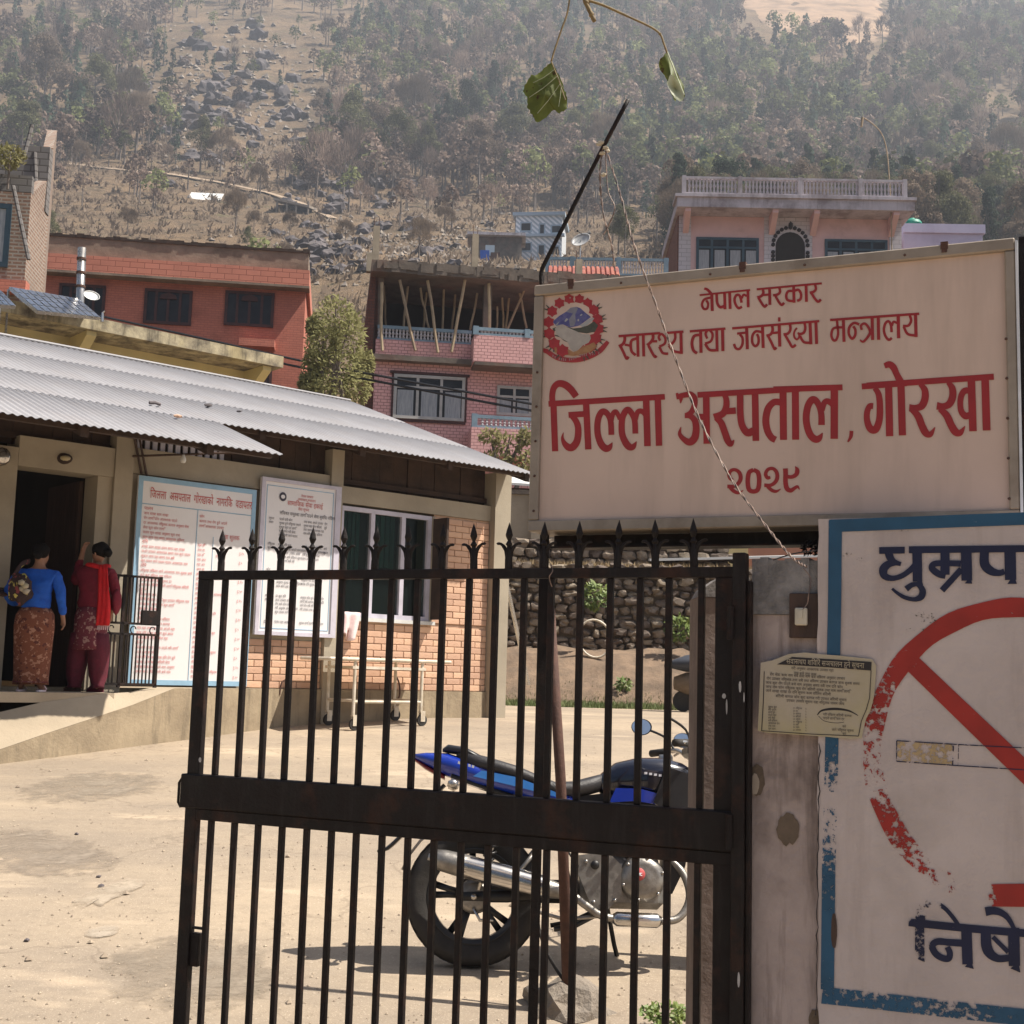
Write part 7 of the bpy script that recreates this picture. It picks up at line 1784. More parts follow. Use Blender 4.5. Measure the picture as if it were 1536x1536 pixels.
def words2(mb, wr):
    strokes(WF, PO, *K_, [([(245, 780), (243, 430), (250, 310)], [118, 116, 130], False), ([(250, 310), (262, 220), (310, 150), (390, 125), (470, 135), (560, 190), (650, 290), (722, 390)], [120, 120, 100, 80, 60, 52, 52, 50]), ([(250, 780), (305, 850)], [100, 8], False),
        ([(108, 360), (500, 400), (900, 440), (1536, 495), (1900, 530)], 96, False), ([(790, 620), (600, 608), (460, 600), (400, 655), (440, 745), (520, 800), (600, 808), (618, 740), (585, 665)], [90, 84, 84, 84, 84, 80, 80, 76, 70]), ([(822, 430), (838, 880)], 132, False), ([(840, 870), (912, 935)], [110, 6], False),
        ([(1062, 450), (1072, 650), (1120, 750), (1220, 810), (1350, 800)], [120, 132, 120, 90, 84]), ([(1408, 430), (1418, 900)], 142, False), ([(1418, 890), (1490, 980)], [130, 6], False), ([(1150, 540), (1340, 730)], 56, False),
        ([(1058, 228), (1150, 215), (1250, 240), (1340, 310), (1420, 450)], [110, 100, 84, 66, 50]),
        ([(1640, 510), (1680, 640), (1760, 660)], [90, 80, 50]), ([(1740, 650), (1640, 680), (1600, 760), (1680, 840), (1800, 810), (1960, 680)], [60, 90, 100, 70, 70, 80]), ([(2000, 520), (2010, 960)], 130, False), ([(1880, 530), (2060, 545)], 96, False)], mb, wr)
painted('word_below', M['navy_print'], words2, lambda x, y: .62 if (x < 1412 and y < 1375) else .5 if (x < 1390 and y > 1425) else .36 if x < 1395 else .1)
def ell(a): return (1524 + 216 * math.cos(a), 1128 - 217 * math.sin(a) * (1.0 if math.sin(a) > 0 else 1.02))
def circ(mb, wr):
    pts = [ell(a) for a in [R(60) + R(x) for x in range(0, 196, 4)]]
    strokes(WF, PO, 0, 0, 1, [(pts, [28 + 2 * math.sin(i) for i in range(len(pts))], False)], mb, wr)
    strokes(WF, PO, 0, 0, 1, [([(1524 + 238 * math.cos(a), 1128 - 222 * math.sin(a)) for a in [R(62) - R(x) for x in range(0, 142, 4)]], 31, False)], mb, wr)
    pts = [(1324 - 2 + 0, 1200), (1335, 1226), (1352, 1256), (1372, 1282), (1395, 1303), (1420, 1322), (1448, 1336)]
    strokes(WF, PO, 0, 0, 1, [(pts, [24, 26, 26, 26, 24, 22, 20], False)], mb, wr)
    strokes(WF, PO, 0, 0, 1, [([(1478, 1343), (1500, 1343), (1540, 1343), (1600, 1335)], [32, 34, 35, 34], False), ([(1358, 985), (1440, 1064), (1540, 1160), (1700, 1312)], [26, 28, 30, 30], False)], mb, wr)
def cw(x, y):
    if x < 1330 and 1095 < y < 1170: return .56
    if x < 1345 and 1010 < y < 1095: return .45
    if x < 1350 and y < 1010: return .38
    if 1170 <= y < 1200 and x < 1345: return .66
    if x < 1480 and y > 1200: return min(.9, .36 + (x - 1320) / 300)
    if x < 1490 and y > 1320: return .7
    return .12
painted('no_smoking_circle', M['red_wallpaint'], circ, cw)
painted('cigarette_filter', M['yellow_wallpaint'], lambda mb, wr: polyfill(WF, PO, 0, 0, 1, [(1346, 1112), (1429, 1117), (1428, 1147), (1346, 1141)], mb, wr), lambda x, y: .1)
painted('cigarette_outline', M['navy_print'], lambda mb, wr: strokes(WF, PO + .0008, 0, 0, 1, [([(1345, 1111), (1440, 1117), (1540, 1122), (1700, 1130)], 1.6, False), ([(1345, 1142), (1430, 1148), (1540, 1155), (1700, 1165)], 1.6, False), ([(1345, 1111), (1345, 1142)], 1.6, False), ([(1430, 1117), (1429, 1148)], 1.8, False), ([(1438, 1117), (1437, 1148)], 1, False)], mb, wr), lambda x, y: .4)
# crack down the joint between pillar and wall, stains
mb = MB(); pts = [(1240, 800), (1232, 850), (1238, 880), (1234, 940), (1236, 990)] ; rg = random.Random(8)
cr1 = [(1239 - (y - 800) * .012 + rg.uniform(-1.6, 1.6) - (6 if y > 1100 else 0), y) for y in range(1115, 1530, 12)]
strokes(WF, .0052, 0, 0, 1, [(cr1, [rg.uniform(.8, 2.2) for _ in cr1], False)], mb); obj('crack', mb, M['grey_print'], t)
blotch(WF, .003, 1251, 1396, 4.5, 27, M['wood_dark'], 'hole', t, 12, .002)
for k, (x, y, rx, ry) in enumerate(((1386, 925, 16, 8), (1400, 935, 10, 6), (1270, 832, 9, 3), (1290, 840, 5, 4), (1352, 795, 12, 3), (1282, 925, 5, 2), (1375, 945, 18, 3))):
    mb = MB(); wr = []; polyfill(WF, PO + .0005, 0, 0, 1, [(x + rx * math.cos(a), y + ry * math.sin(a)) for a in [2 * pi * i / 14 for i in range(14)]], mb, wr)
    if 'mould' not in M: M['mould'] = worn('mould', (0.09, 0.075, 0.055), 0, scale=110)
    o = obj('mould_stain', mb, M['mould'], t); set_wear(o, wr, lambda a, b2: .66)
# paper notice pasted over the joint
t4 = thing('paper_notice', WF.pt(.03, .01, 1.4), 'torn yellowed printed paper notice pasted across the pillar and the wall', 'notice')
P5 = (1130, 970, 8.084); mb = MB()
out = [(90, 195), (235, 165), (430, 90), (620, 70), (860, 95), (1060, 110), (1440, 150), (1490, 230), (1480, 420), (1460, 620), (1420, 780), (1370, 870), (1340, 980), (1315, 1110), (1180, 1120), (860, 1090), (500, 1065), (180, 1045), (55, 1020)]
k = 0; oo = .008
for th in (0, .0012):
    for q in out: u, z = WF.px(P5[0] + q[0] / P5[2], P5[1] + q[1] / P5[2], oo + th); mb.v.append(WF.pt(u, oo + th, z))
n = len(out); mb.f = [list(range(n)), list(range(2 * n - 1, n - 1, -1))] + [[i, (i + 1) % n, (i + 1) % n + n, i + n] for i in range(n)]
obj('sheet', mb, M['paper'], t4)
PF_ = .0096
mb = MB(); polyfill(WF, PF_, *P5, [(285, 215), (470, 125), (900, 150), (1435, 185), (1428, 290), (900, 250), (480, 225)], mb)
strokes(WF, PF_, *P5, [([(132, 300), (120, 700), (100, 1020)], 9, False), ([(100, 1020), (700, 1060), (1275, 1085)], 9, False), ([(1428, 290), (1410, 620), (1370, 760), (1310, 900), (1275, 1085)], 9, False), ([(775, 830), (830, 775), (980, 755), (1150, 775), (1270, 835)], [10, 22, 30, 22, 8]), ([(790, 840), (860, 900), (1000, 925), (1100, 915)], 6)], mb)
obj('black_print', mb, M['grey_print'], t4)
def slanted(lines, mbout, mat_o):
    """rows of small type following the slant of the sheet; lines: (text, x, y, size px, xscale)"""
    for (s, x, y, size, xs, sl) in lines:
        c = bpy.data.curves.new('tmp', 'FONT'); c.body = s; c.size = 1; c.resolution_u = 1
        ob = bpy.data.objects.new('tmp', c); COL.objects.link(ob); me = ob.to_mesh(); b0 = len(mbout.v)
        for v in me.vertices:
            X = x + v.co.x * size * xs; Y = y - v.co.y * size + v.co.x * size * xs * sl
            u, z = WF.px(P5[0] + X / P5[2], P5[1] + Y / P5[2], mat_o); mbout.v.append(WF.pt(u, mat_o, z))
        for f in me.polygons: mbout.f.append([b0 + i for i in f.vertices])
        ob.to_mesh_clear(); bpy.data.objects.remove(ob); bpy.data.curves.remove(c)
mb = MB(); slanted([('सवासथय शिविर सञचालन हुने सूचना', 400, 205, 95, .74, .06)], mb, .0125); obj('white_heading', mb, M['paper'], t4)
rg = random.Random(44); L = [(ln(rg, 5), 460, 275, 46, .9, .06), (ln(rg, 4), 490, 335, 46, .9, .06)]
for i, (x, y, n_) in enumerate(((200, 350, 11), (160, 400, 12), (150, 450, 12), (150, 500, 12), (150, 548, 9), (270, 612, 9), (400, 668, 7))): L.append((ln(rg, n_), x, y, 48, .88, .06))
for i in range(9): L.append((ln(rg, 2), 180, 740 + i * 33, 34, .8, .05)); L.append((rg.choice(['२०', '१५', '३०']) + ' ' + rg.choice(WORDS), 480, 755 + i * 33, 32, .8, .05)); L.append((rg.choice(['९', '७', '१']) , 630, 765 + i * 33, 32, .8, .05))
L += [(ln(rg, 4), 845, 835, 44, .85, .06), (ln(rg, 4), 845, 880, 44, .85, .06), (ln(rg, 1), 1080, 980, 40, .8, .05), (ln(rg, 3), 950, 1020, 44, .85, .05), (ln(rg, 1), 1080, 1065, 40, .8, .05)]
mb = MB(); slanted(L, mb, .0118); obj('small_print', mb, M['grey_print'], t4, kind='stuff')

# ================================================================== GATE
gate = thing('iron_gate', GF.pt(1.0, 0, .18), 'black iron bar gate leaf with spear-topped finials standing half open', 'gate')
def gb(name, u0, u1, z0, z1, o0=-.0, o1=.0, par=gate, bev=.002, mat='black_iron'):
    mb = MB(GF); mb.box(u0, u1, -.016 - o0, .016 + o1, z0, z1, bev); return obj(name, mb, M[mat], par)
GL = 2.035
gb('top_rail', .0, GL, 1.812, 1.845)
gb('stile', GL - .050, GL, .16, 1.8118)
gb('stile', .0, .075, .16, 1.8118)
gb('middle_rail', .0, GL + .02, .985, 1.105, .006, .01, bev=.004)
gb('lower_strip', .0, GL - .051, .945, .984, .0, .002)
gb('bottom_rail', .0751, GL - .0501, .16, .192)
us = [.125 + i * (1.925 - .125) / 18 for i in range(19)]
bm0 = MB(GF); bm0.box(-.010, .010, -.010, .010, 1.1055, 1.8115, .002)
bme1 = mesh_of('bar', bm0, M['black_iron'], GF.pt(0, 0, 0)); fixn(bme1)
bm0 = MB(GF); bm0.box(-.010, .010, -.010, .010, .1925, .9445, .002)
bme2 = mesh_of('bar', bm0, M['black_iron'], GF.pt(0, 0, 0)); fixn(bme2)
for u in us:
    for me in (bme1, bme2):
        c = bpy.data.objects.new('bar', me); COL.objects.link(c); c.parent = gate
        c.location = GF.pt(u + rg.uniform(-.003, .003), 0, 0) - gate.location
# finial
fm_ = MB(GF)
fm_.lathe([(.013, 0), (.013, .03), (.009, .06), (.007, .075), (.012, .082), (.007, .09), (.005, .094), (.010, .104), (.0125, .112), (.009, .128), (.0005, .155)], n=10)
for s in (-1, 1):
    fm_.tube([GF.pt(0, 0, 0) * 0 + Vector(q) for q in cr([(s * .004, 0, .02), (s * .008, 0, .05), (s * .016, 0, .070), (s * .030, 0, .083), (s * .046, 0, .084)], 3)], [(.005, .008)] * 4 + [(.005, .007)] * 4 + [(.004, .005)] * 4 + [(.001, .001)], 6)
fme = mesh_of('finial', fm_, M['black_iron'], GF.pt(0, 0, 0)); fixn(fme)
for i, px in enumerate((332, 377, 421, 467, 515, 562, 612, 662, 711, 763, 815, 868, 926, 983, 1041)):
    u = GF.px(px, 845)[0]; c = bpy.data.objects.new('finial', fme); COL.objects.link(c); c.parent = gate
    c.location = GF.pt(u, 0, 1.8452) - gate.location; c.rotation_euler = (rg.uniform(-.02, .02), rg.uniform(-.03, .03), 0)
# latch ring, lock plate
mb = MB(GF); a = GF.px(283, 1192)[0]; mb.tube([(a, 0, 1.085), (a + .035, 0, 1.085), (a + .045, 0, 1.07), (a + .045, 0, 1.0), (a + .035, 0, .985), (a, 0, .99)], .005, 6); obj('latch', mb, M['black_iron'], gate)
u, z = GF.px(288, 1425); gb('lock_plate', u - .03, u + .01, z - .055, z + .06, .004, -.01)
gb('bolt', u - .05, u + .0, z + .075, z + .083, -.01, -.006)
# hinge post
t = thing('hinge_post', (.70, 3.98, 0), 'black square iron hinge post between the gate and the pillar', 'post')
HPF = Frame(.735, 3.965, -66)
mb = MB(HPF); mb.box(.010, .050, -.02, .03, -.05, 1.885, .003); obj('post', mb, M['black_iron'], t)
mb = MB(HPF); mb.box(-.004, .0095, -.02, .015, -.05, 1.80, .003); obj('angle_iron', mb, M['black_iron'], t)
for z in (.35, 1.0, 1.62):
    mb = MB(HPF); mb.tube([(.054, .034, z), (.054, .034, z + .10)], .011, 8); obj('hinge', mb, M['black_iron'], t)
mb = MB(HPF); rg2 = random.Random(6)
M['paint_chip'] = pbr('paint_chip', (0.45, 0.43, 0.42), None, 30, .7)
for px, py, rx, ry in ((1110, 1030, 2, 9), (1116, 1046, 1, 8), (1108, 1470, 2, 12)):
    blotch(HPF, .0305, px, py, rx, ry, M['paint_chip'], 'paint_chip', t, px, .0006, 9)
for px, py, rx, ry in ((1090, 1060, 1.3, 12), (1086, 1044, 3, 4), (300, 1140, 2, 4)): blotch(GF, .0162, px, py, rx, ry, M['paint_chip'], 'paint_chip', gate, px, .0006, 9)
wire('tie_wire', [W(826, 845, 4.22), W(829, 856, 4.20), W(824, 866, 4.2), W(828, 880, 4.21)], .0018, M['wire_pale'], 'pale tie wire looped round the gate rail at the sign post')
# weed at the foot
p = Vector((.64, 5.33, H(.64, 5.33)))
t = thing('weed', p, 'bright green weed at the bottom edge beside the inner post', 'plant')
mb = MB(); leafy(mb, p + Vector((.02, 0, .06)), (.10, .08, .05), 300, .024, random.Random(12)); obj('leaves', mb, M['green_leaf'], t)

# ================================================================== OVERHANGING TWIG WITH LEAVES
YT = 2.1
M['twig'] = pbr('twig', (0.24, 0.17, 0.07), (0.13, 0.09, 0.04), 60, .7)
m, nt, b = newmat('leaf_blade'); v = coords(nt, 'Object')
c = mixc(nt, ramp(nt, nz(nt, v, 25, 5), .4, .6), (0.21, 0.25, 0.05), (0.14, 0.17, 0.035)); c = mixc(nt, ramp(nt, nz(nt, v, 60, 4, .7), .60, .68), c, (0.09, 0.045, 0.02))
nt.links.new(c, b.inputs['Base Color']); b.inputs['Roughness'].default_value = .55
tl = nt.nodes.new('ShaderNodeBsdfTranslucent'); nt.links.new(c, tl.inputs[0]); mx = nt.nodes.new('ShaderNodeMixShader'); mx.inputs[0].default_value = .45
nt.links.new(b.outputs[0], mx.inputs[1]); nt.links.new(tl.outputs[0], mx.inputs[2]); nt.links.new(mx.outputs[0], nt.nodes['Material Output'].inputs[0]); M['leaf_blade'] = m
M['leaf_pale'] = pbr('leaf_pale', (0.42, 0.45, 0.30), None, 30, .5)
tw = thing('leafy_twig', W(885, -40, YT), 'green-brown twig with two ragged leaves hanging in from the top edge', 'twig')
mb = MB(); mb.tube(cr([W(868, -60, YT), W(876, -5, YT), W(884, 15, YT), W(892, 32, YT)], 4), [.0035 + .0003 * (i % 3) for i in range(13)], 7); mb.blob(W(888, 22, YT), (.005, .005, .007), 1, .5); mb.blob(W(880, 4, YT), (.006, .005, .006), 1, .5, 3); obj('stem', mb, M['twig'], tw, smooth=True)
mb = MB(); mb.tube(cr([W(880, 0, YT), W(905, 8, YT), W(945, 26, YT), W(975, 40, YT), W(990, 51, YT), W(996, 66, YT), W(1001, 80, YT)], 4), [.0022] * 8 + [.0018] * 17, 6); mb.blob(W(990, 51, YT), .003, 1); obj('twig', mb, M['twig'], tw, smooth=True)
mb = MB(); mb.tube(cr([W(857, -30, YT), W(852, 15, YT), W(842, 45, YT), W(832, 75, YT), W(827, 92, YT)], 4), .0017, 6); obj('petiole', mb, M['twig'], tw, smooth=True)
def leaf(outline, fold, mat, name, dep=.012):
    """leaf blade from its outline; z-depth bulges so that it is not flat, with thickness"""
    rj = random.Random(len(outline)); o2 = []
    for i, p in enumerate(outline):
        q = outline[(i + 1) % len(outline)]
        for t_ in (0, .25, .5, .75): o2.append((p[0] + (q[0] - p[0]) * t_ + rj.uniform(-1.1, 1.1), p[1] + (q[1] - p[1]) * t_ + rj.uniform(-1.1, 1.1)))
    outline = o2
    cx_ = sum(p[0] for p in outline) / len(outline); cy_ = sum(p[1] for p in outline) / len(outline)
    n = len(outline); L = 4; mb = MB()
    for side in (0, 1):
        base_ = len(mb.v)
        for l in range(L + 1):
            for (x, y) in outline:
                s = l / L; X = cx_ + (x - cx_) * s; Y = cy_ + (y - cy_) * s
                d_ = dep * (fold * math.sin(s * pi * .5) + .4 * noise.noise(Vector((X * .06, Y * .06, 1)))) + side * .0006
                mb.v.append(W(X, Y, YT + d_))
        for l in range(L):
            for i in range(n): a = base_ + l * n; mb.f.append([a + i, a + (i + 1) % n, a + n + (i + 1) % n, a + n + i])
    return obj(name, mb, mat, tw, smooth=True)
leaf([(827, 92), (836, 108), (846, 130), (850, 148), (851, 162), (840, 170), (830, 164), (820, 176), (806, 184), (798, 172), (790, 160), (792, 147), (783, 138), (789, 126), (797, 112), (806, 113), (816, 102)], 1, M['leaf_blade'], 'leaf')
leaf([(1001, 78), (1008, 92), (1018, 110), (1027, 134), (1026, 152), (1016, 146), (1012, 152), (1006, 138), (1002, 122), (998, 114), (990, 104), (988, 92)], 1, M['leaf_blade'], 'leaf', .02)
leaf([(1006, 112), (1016, 120), (1026, 140), (1024, 152), (1014, 150), (1006, 138), (1000, 124)], 1.5, M['leaf_pale'], 'leaf_underside', -.008)
mb = MB(); mb.tube([W(827, 92, YT - .001), W(838, 120, YT + .003), W(848, 150, YT + .006)], .0009, 4); obj('midrib', mb, M['twig'], tw)
for a_, b_ in (((832, 104), (800, 124)), ((836, 114), (794, 146)), ((840, 126), (806, 170)), ((836, 112), (846, 134)), ((842, 130), (838, 160))):
    mb = MB(); mb.tube([W(*a_, YT + .0), W((a_[0] + b_[0]) / 2, (a_[1] + b_[1]) / 2 + 2, YT + .004), W(*b_, YT + .007)], .0005, 4); obj('vein', mb, M['leaf_pale'], tw)
mb = MB(); mb.tube([W(1001, 78, YT - .001), W(1014, 112, YT - .003), W(1026, 142, YT - .003)], .0012, 4); obj('midrib', mb, M['leaf_pale'], tw)

# pebbles on the yard: uncountable
mb = MB(); rg = random.Random(66)
for i in range(2600):
    y = 4.9 + 10 * rg.random() ** 1.7; x = rg.uniform(-.48, .2) * y
    s = rg.uniform(.003, .010) * (1 + (rg.random() < .03) * 1.5); c = Vector((x, y, H(x, y) + s * .15)); k = len(mb.v); a = rg.uniform(0, 6)
    for j in range(4): mb.v.append(c + Vector((math.cos(a + j * 1.57) * s * rg.uniform(.7, 1.2), math.sin(a + j * 1.57) * s * rg.uniform(.7, 1.2), 0)))
    mb.v.append(c + Vector((0, 0, s * .7))); mb.f += [[k, k + 1, k + 4], [k + 1, k + 2, k + 4], [k + 2, k + 3, k + 4], [k + 3, k, k + 4]]
M['pebble'] = pbr('pebble', (0.46, 0.37, 0.27), (0.22, 0.17, 0.13), 3, .95)
obj('pebbles', mb, M['pebble'], kind='stuff', label='small pebbles and grit scattered over the dusty yard', cat='pebbles')
for i, (px, py, s) in enumerate(((128, 1208, .022), (152, 1330, .018), (148, 1316, .015), (106, 1210, .014), (432, 1286, .018), (115, 1252, .016), (40, 1412, .016))):
    c = atz(px, py, .35); Y = c.y
    for _ in range(12): c = atz(px, py, H(c.x, c.y))
    mb = MB(); mb.blob(c + Vector((0, 0, s * .3)), (s, s * .8, s * .6), 1, .6, i)
    obj('stone', mb, M['boulder'] if i != 4 else M['pebble'], label=('dark stone on the yard, largest and nearest the ramp', 'dark stone left of the pale streak on the yard', 'small dark stone just above its neighbour by the pale streak', 'small dark stone nearest the foot of the ramp', 'pale stone chip on the yard seen between the gate bars', 'dark stone in the middle of the open yard', 'small dark stone low at the left of the yard')[i], cat='stone')

M['tarp'] = pbr('tarp', (0.035, 0.04, 0.055), None, 3, .7)
M['moto_sky'] = pbr('moto_sky', (0.05, 0.22, 0.62), None, 5, 0.2, coat=0.8)
# worn patches and stains on the yard, thin skins a few millimetres above it
def ground_patch(name, pts_px, col, wmid, label_kind='structure'):
    P = []
    for q in pts_px:
        c = atz(*q, .3)
        for _ in range(14): c = atz(*q, H(c.x, c.y))
        P.append(c)
    cx_ = sum(p.x for p in P) / len(P); cy_ = sum(p.y for p in P) / len(P); ring = cr([(p.x, p.y, 0) for p in P], 4, True); k = len(ring)
    mb = MB(); wr = []
    for l, (s, w_) in enumerate(((0.02, wmid), (.35, wmid), (.65, wmid + .08), (.85, wmid + .25), (1, .95))):
        for q in ring: x = cx_ + (q.x - cx_) * s; y = cy_ + (q.y - cy_) * s; mb.v.append(Vector((x, y, H(x, y) + .004))); wr.append(w_)
    for l in range(4):
        for i in range(k): a = l * k; mb.f.append([a + i, a + k + i, a + k + (i + 1) % k, a + (i + 1) % k])
    mt = worn(name, col, 0, .95, 5, .34); o = obj(name, mb, mt, kind='structure', smooth=True)
    a = o.data.attributes.new('wear', 'FLOAT', 'POINT'); a.data.foreach_set('value', wr)
ground_patch('dust_patch', [(105, 1352), (140, 1335), (175, 1322), (205, 1316), (222, 1326), (190, 1342), (168, 1350), (150, 1362), (132, 1354), (120, 1366)], (0.47, 0.385, 0.29), .3)
ground_patch('dust_patch', [(125, 1398), (160, 1388), (185, 1392), (170, 1404), (135, 1408)], (0.48, 0.40, 0.31), .3)
ground_patch('damp_stain', [(-60, 1262), (20, 1240), (110, 1252), (190, 1285), (150, 1310), (40, 1318), (-60, 1305)], (0.32, 0.26, 0.20), .42)
ground_patch('damp_stain', [(20, 1190), (120, 1176), (230, 1182), (250, 1196), (120, 1208), (30, 1206)], (0.33, 0.27, 0.205), .42)
ground_patch('damp_stain', [(180, 1420), (330, 1400), (420, 1440), (400, 1500), (260, 1530), (150, 1490)], (0.33, 0.27, 0.205), .44)

# ================================================================== MOTORCYCLE  (x forward, z up, ground at 0, rear axle at x=0)
def make_moto(label):
    r = bpy.data.objects.new('motorcycle', None); COL.objects.link(r); setp(r, label, 'motorcycle')
    def part(name, mb, mat, par=None, smooth=True): return obj(name, mb, M[mat], par or r, smooth=smooth)
    RA = .31; WBs = 1.31
    for wx, tw_, nsp in ((0, .058, 5), (WBs, .045, 5)):
        mb = MB(); prof = []
        for k in range(13):
            a = -pi * .62 + k * pi * 1.24 / 12; prof.append((.262 + .048 * math.cos(a) * 1.0, math.sin(a) * tw_))
        mb.lathe([(.205, -tw_ * .62), (.225, -tw_ * .85)] + prof + [(.225, tw_ * .85), (.205, tw_ * .62)], c=(wx, 0, RA), axis='Y', n=40)
        tyre = part('wheel', mb, 'rubber')
        mb = MB()
        mb.lathe([(.188, -.034), (.206, -.042), (.212, -.044), (.212, -.03), (.196, -.02), (.196, .02), (.212, .03), (.212, .044), (.206, .042), (.188, .034), (.186, 0), (.188, -.034)], c=(wx, 0, RA), axis='Y', n=40)
        part('rim', mb, 'black_plastic', tyre)
        for s in range(nsp):
            a = 2 * pi * s / nsp + .5; mb = MB()
            for da in (-.13, .13):
                p0 = Vector((wx + math.cos(a + da * .2) * .045, 0, RA + math.sin(a + da * .2) * .045)); p1 = Vector((wx + math.cos(a + da) * .195, 0, RA + math.sin(a + da) * .195))
                mb.tube([p0, (p0 + p1) / 2, p1], [(.011, .020), (.008, .016), (.009, .018)], 6)
            part('spoke', mb, 'black_plastic', tyre)
        mb = MB(); mb.lathe([(0, -.07), (.03, -.07), (.042, -.05), (.05, -.04), (.05, .04), (.042, .05), (.03, .07), (0, .07)], c=(wx, 0, RA), axis='Y', n=20); part('hub', mb, 'moto_black', tyre)
        # tread blocks
        mb = MB()
        for k in range(44):
            a = 2 * pi * k / 44
            for s in (-1, 1):
                c_ = Vector((wx + math.cos(a + s * .03) * .3075, s * .022, RA + math.sin(a + s * .03) * .3075)); t_ = Vector((-math.sin(a), 0, math.cos(a))); rd = Vector((math.cos(a), 0, math.sin(a))); y_ = Vector((0, 1, 0))
                q = [c_ + t_ * sa * .013 + y_ * sb * .014 + rd * (sc_ * .004 - .002 - abs(s * .022) * .12) for sc_ in (0, 1) for sa, sb in ((-1, -1), (1, -1), (1, 1), (-1, 1))]
                mb.add(q, [(0, 1, 2, 3), (7, 6, 5, 4), (0, 4, 5, 1), (1, 5, 6, 2), (2, 6, 7, 3), (3, 7, 4, 0)])
        part('tread', mb, 'rubber', tyre, False)
    # rear drum, sprocket, brake torque arm (right side faces the viewer: y negative)
    mb = MB(); mb.lathe([(0, -.095), (.05, -.095), (.07, -.085), (.075, -.06), (.075, -.04), (0, -.04)], c=(0, 0, RA), axis='Y', n=24); part('brake_drum', mb, 'alloy')
    mb = MB(); mb.tube([(0, -.10, RA), (-.0, -.115, RA)], .014, 8); mb.tube([(.0, -.1, RA - .05), (.03, -.1, RA - .10), (.09, -.1, RA - .10)], .008, 6); part('brake_lever', mb, 'steel')
    mb = MB(); mb.lathe([(0, .06), (.085, .06), (.085, .066), (0, .066)], c=(0, 0, RA), axis='Y', n=28); part('sprocket', mb, 'steel')
    # swingarm
    for s in (-1, 1):
        mb = MB(); mb.tube([(-.05, s * .085, RA), (.15, s * .09, RA + .005), (.42, s * .085, RA + .03)], [(.016, .026), (.016, .028), (.016, .026)], 8); part('swingarm', mb, 'moto_black')
        mb = MB(); mb.tube([(.02, s * .115, RA + .03), (.13, s * .11, RA + .40)], .012, 6); sh = part('shock_absorber', mb, 'steel')
        mb = MB(); cc = [(Vector((.03, s * .115, RA + .07)) + Vector((.085, 0, .27)) * (i / 60) + Vector((math.cos(i * .9) * .024, math.sin(i * .9) * .024, 0))) for i in range(61)]; mb.tube(cc, .006, 5); part('spring', mb, 'moto_black', sh)
    mb = MB(); mb.box(.02, .50, .098, .112, RA - .03, RA + .075, .006); part('chain_guard', mb, 'moto_black', smooth=False)
    # exhaust muffler with chrome shield
    ax0, ax1 = Vector((-.19, -.155, .475)), Vector((.44, -.15, .33))
    mb = MB(); P_ = lambda t: ax0 + (ax1 - ax0) * t
    mb.tube([P_(0), P_(.02), P_(.08), P_(.22), P_(.7), P_(.88), P_(1)], [.028, .040, .048, .052, .050, .036, .022], 16); mf = part('muffler', mb, 'alloy')
    mb = MB(); mb.tube([P_(-.03), P_(.03)], .016, 10); part('tip', mb, 'steel', mf)
    mb = MB(); k0 = 0; segs = 10
    for i in range(9):
        t_ = .20 + .60 * i / 8; c_ = P_(t_); rr_ = .0555 - .004 * abs(i - 4) / 4
        for k in range(segs + 1):
            a = pi * .55 + pi * .95 * k / segs; mb.v.append(c_ + Vector((0, math.cos(a) * rr_, math.sin(a) * rr_)))
    for i in range(8):
        for k in range(segs): a = i * (segs + 1) + k; mb.f.append([a, a + 1, a + segs + 2, a + segs + 1])
    part('heat_shield', mb, 'chrome', mf)
    pipe = cr([(.44, -.15, .33), (.50, -.15, .285), (.60, -.13, .235), (.84, -.11, .225), (.93, -.09, .245), (.975, -.07, .33), (.95, -.05, .43), (.88, -.03, .50)], 5)
    mb = MB(); mb.tube(pipe, .0175, 10); part('exhaust_pipe', mb, 'alloy')
    mb = MB(); mb.tube([(.62, -.125, .232), (.64, -.125, .230), (.82, -.115, .226), (.84, -.113, .226)], [.02, .032, .032, .02], 14); part('exhaust_chamber', mb, 'chrome')
    # engine: crankcase, clutch cover, side cover, cylinder with fins, head
    mb = MB(); mb.tube([(.60, 0, .40), (.83, 0, .38)], [(.11, .115), (.10, .11)], 18); mb.box(.48, .86, -.09, .09, .27, .45, .03); eng = part('engine', mb, 'alloy', smooth=False)
    mb = MB(); mb.lathe([(0, -.155), (.03, -.157), (.045, -.150), (.062, -.152), (.085, -.145), (.10, -.125), (.105, -.09), (.105, -.05)], c=(.755, 0, .405), axis='Y', n=28); part('clutch_cover', mb, 'alloy', eng)
    mb = MB(); mb.lathe([(0, -.1605), (.026, -.1605), (.028, -.157), (.028, -.15)], c=(.735, 0, .425), axis='Y', n=20); part('badge', mb, 'board_red', eng)
    mb = MB(); mb.tube([(.728, -.163, .425), (.742, -.163, .425)], .004, 4); mb.box(.722, .748, -.1645, -.1612, .418, .421); mb.box(.722, .748, -.1645, -.1612, .428, .431); part('badge_mark', mb, 'decal_white', eng)
    for a in range(6):
        g = a * pi / 3 + .3; mb = MB(); mb.blob((.755 + math.cos(g) * .092, -.142, .405 + math.sin(g) * .092), (.009, .008, .009), 1); part('bolt', mb, 'steel', eng)
    mb = MB(); mb.prism([(.47, .50), (.60, .52), (.66, .46), (.66, .33), (.60, .27), (.53, .27), (.50, .34), (.465, .42)], -.128, -.07); part('side_cover', mb, 'alloy', eng, False)
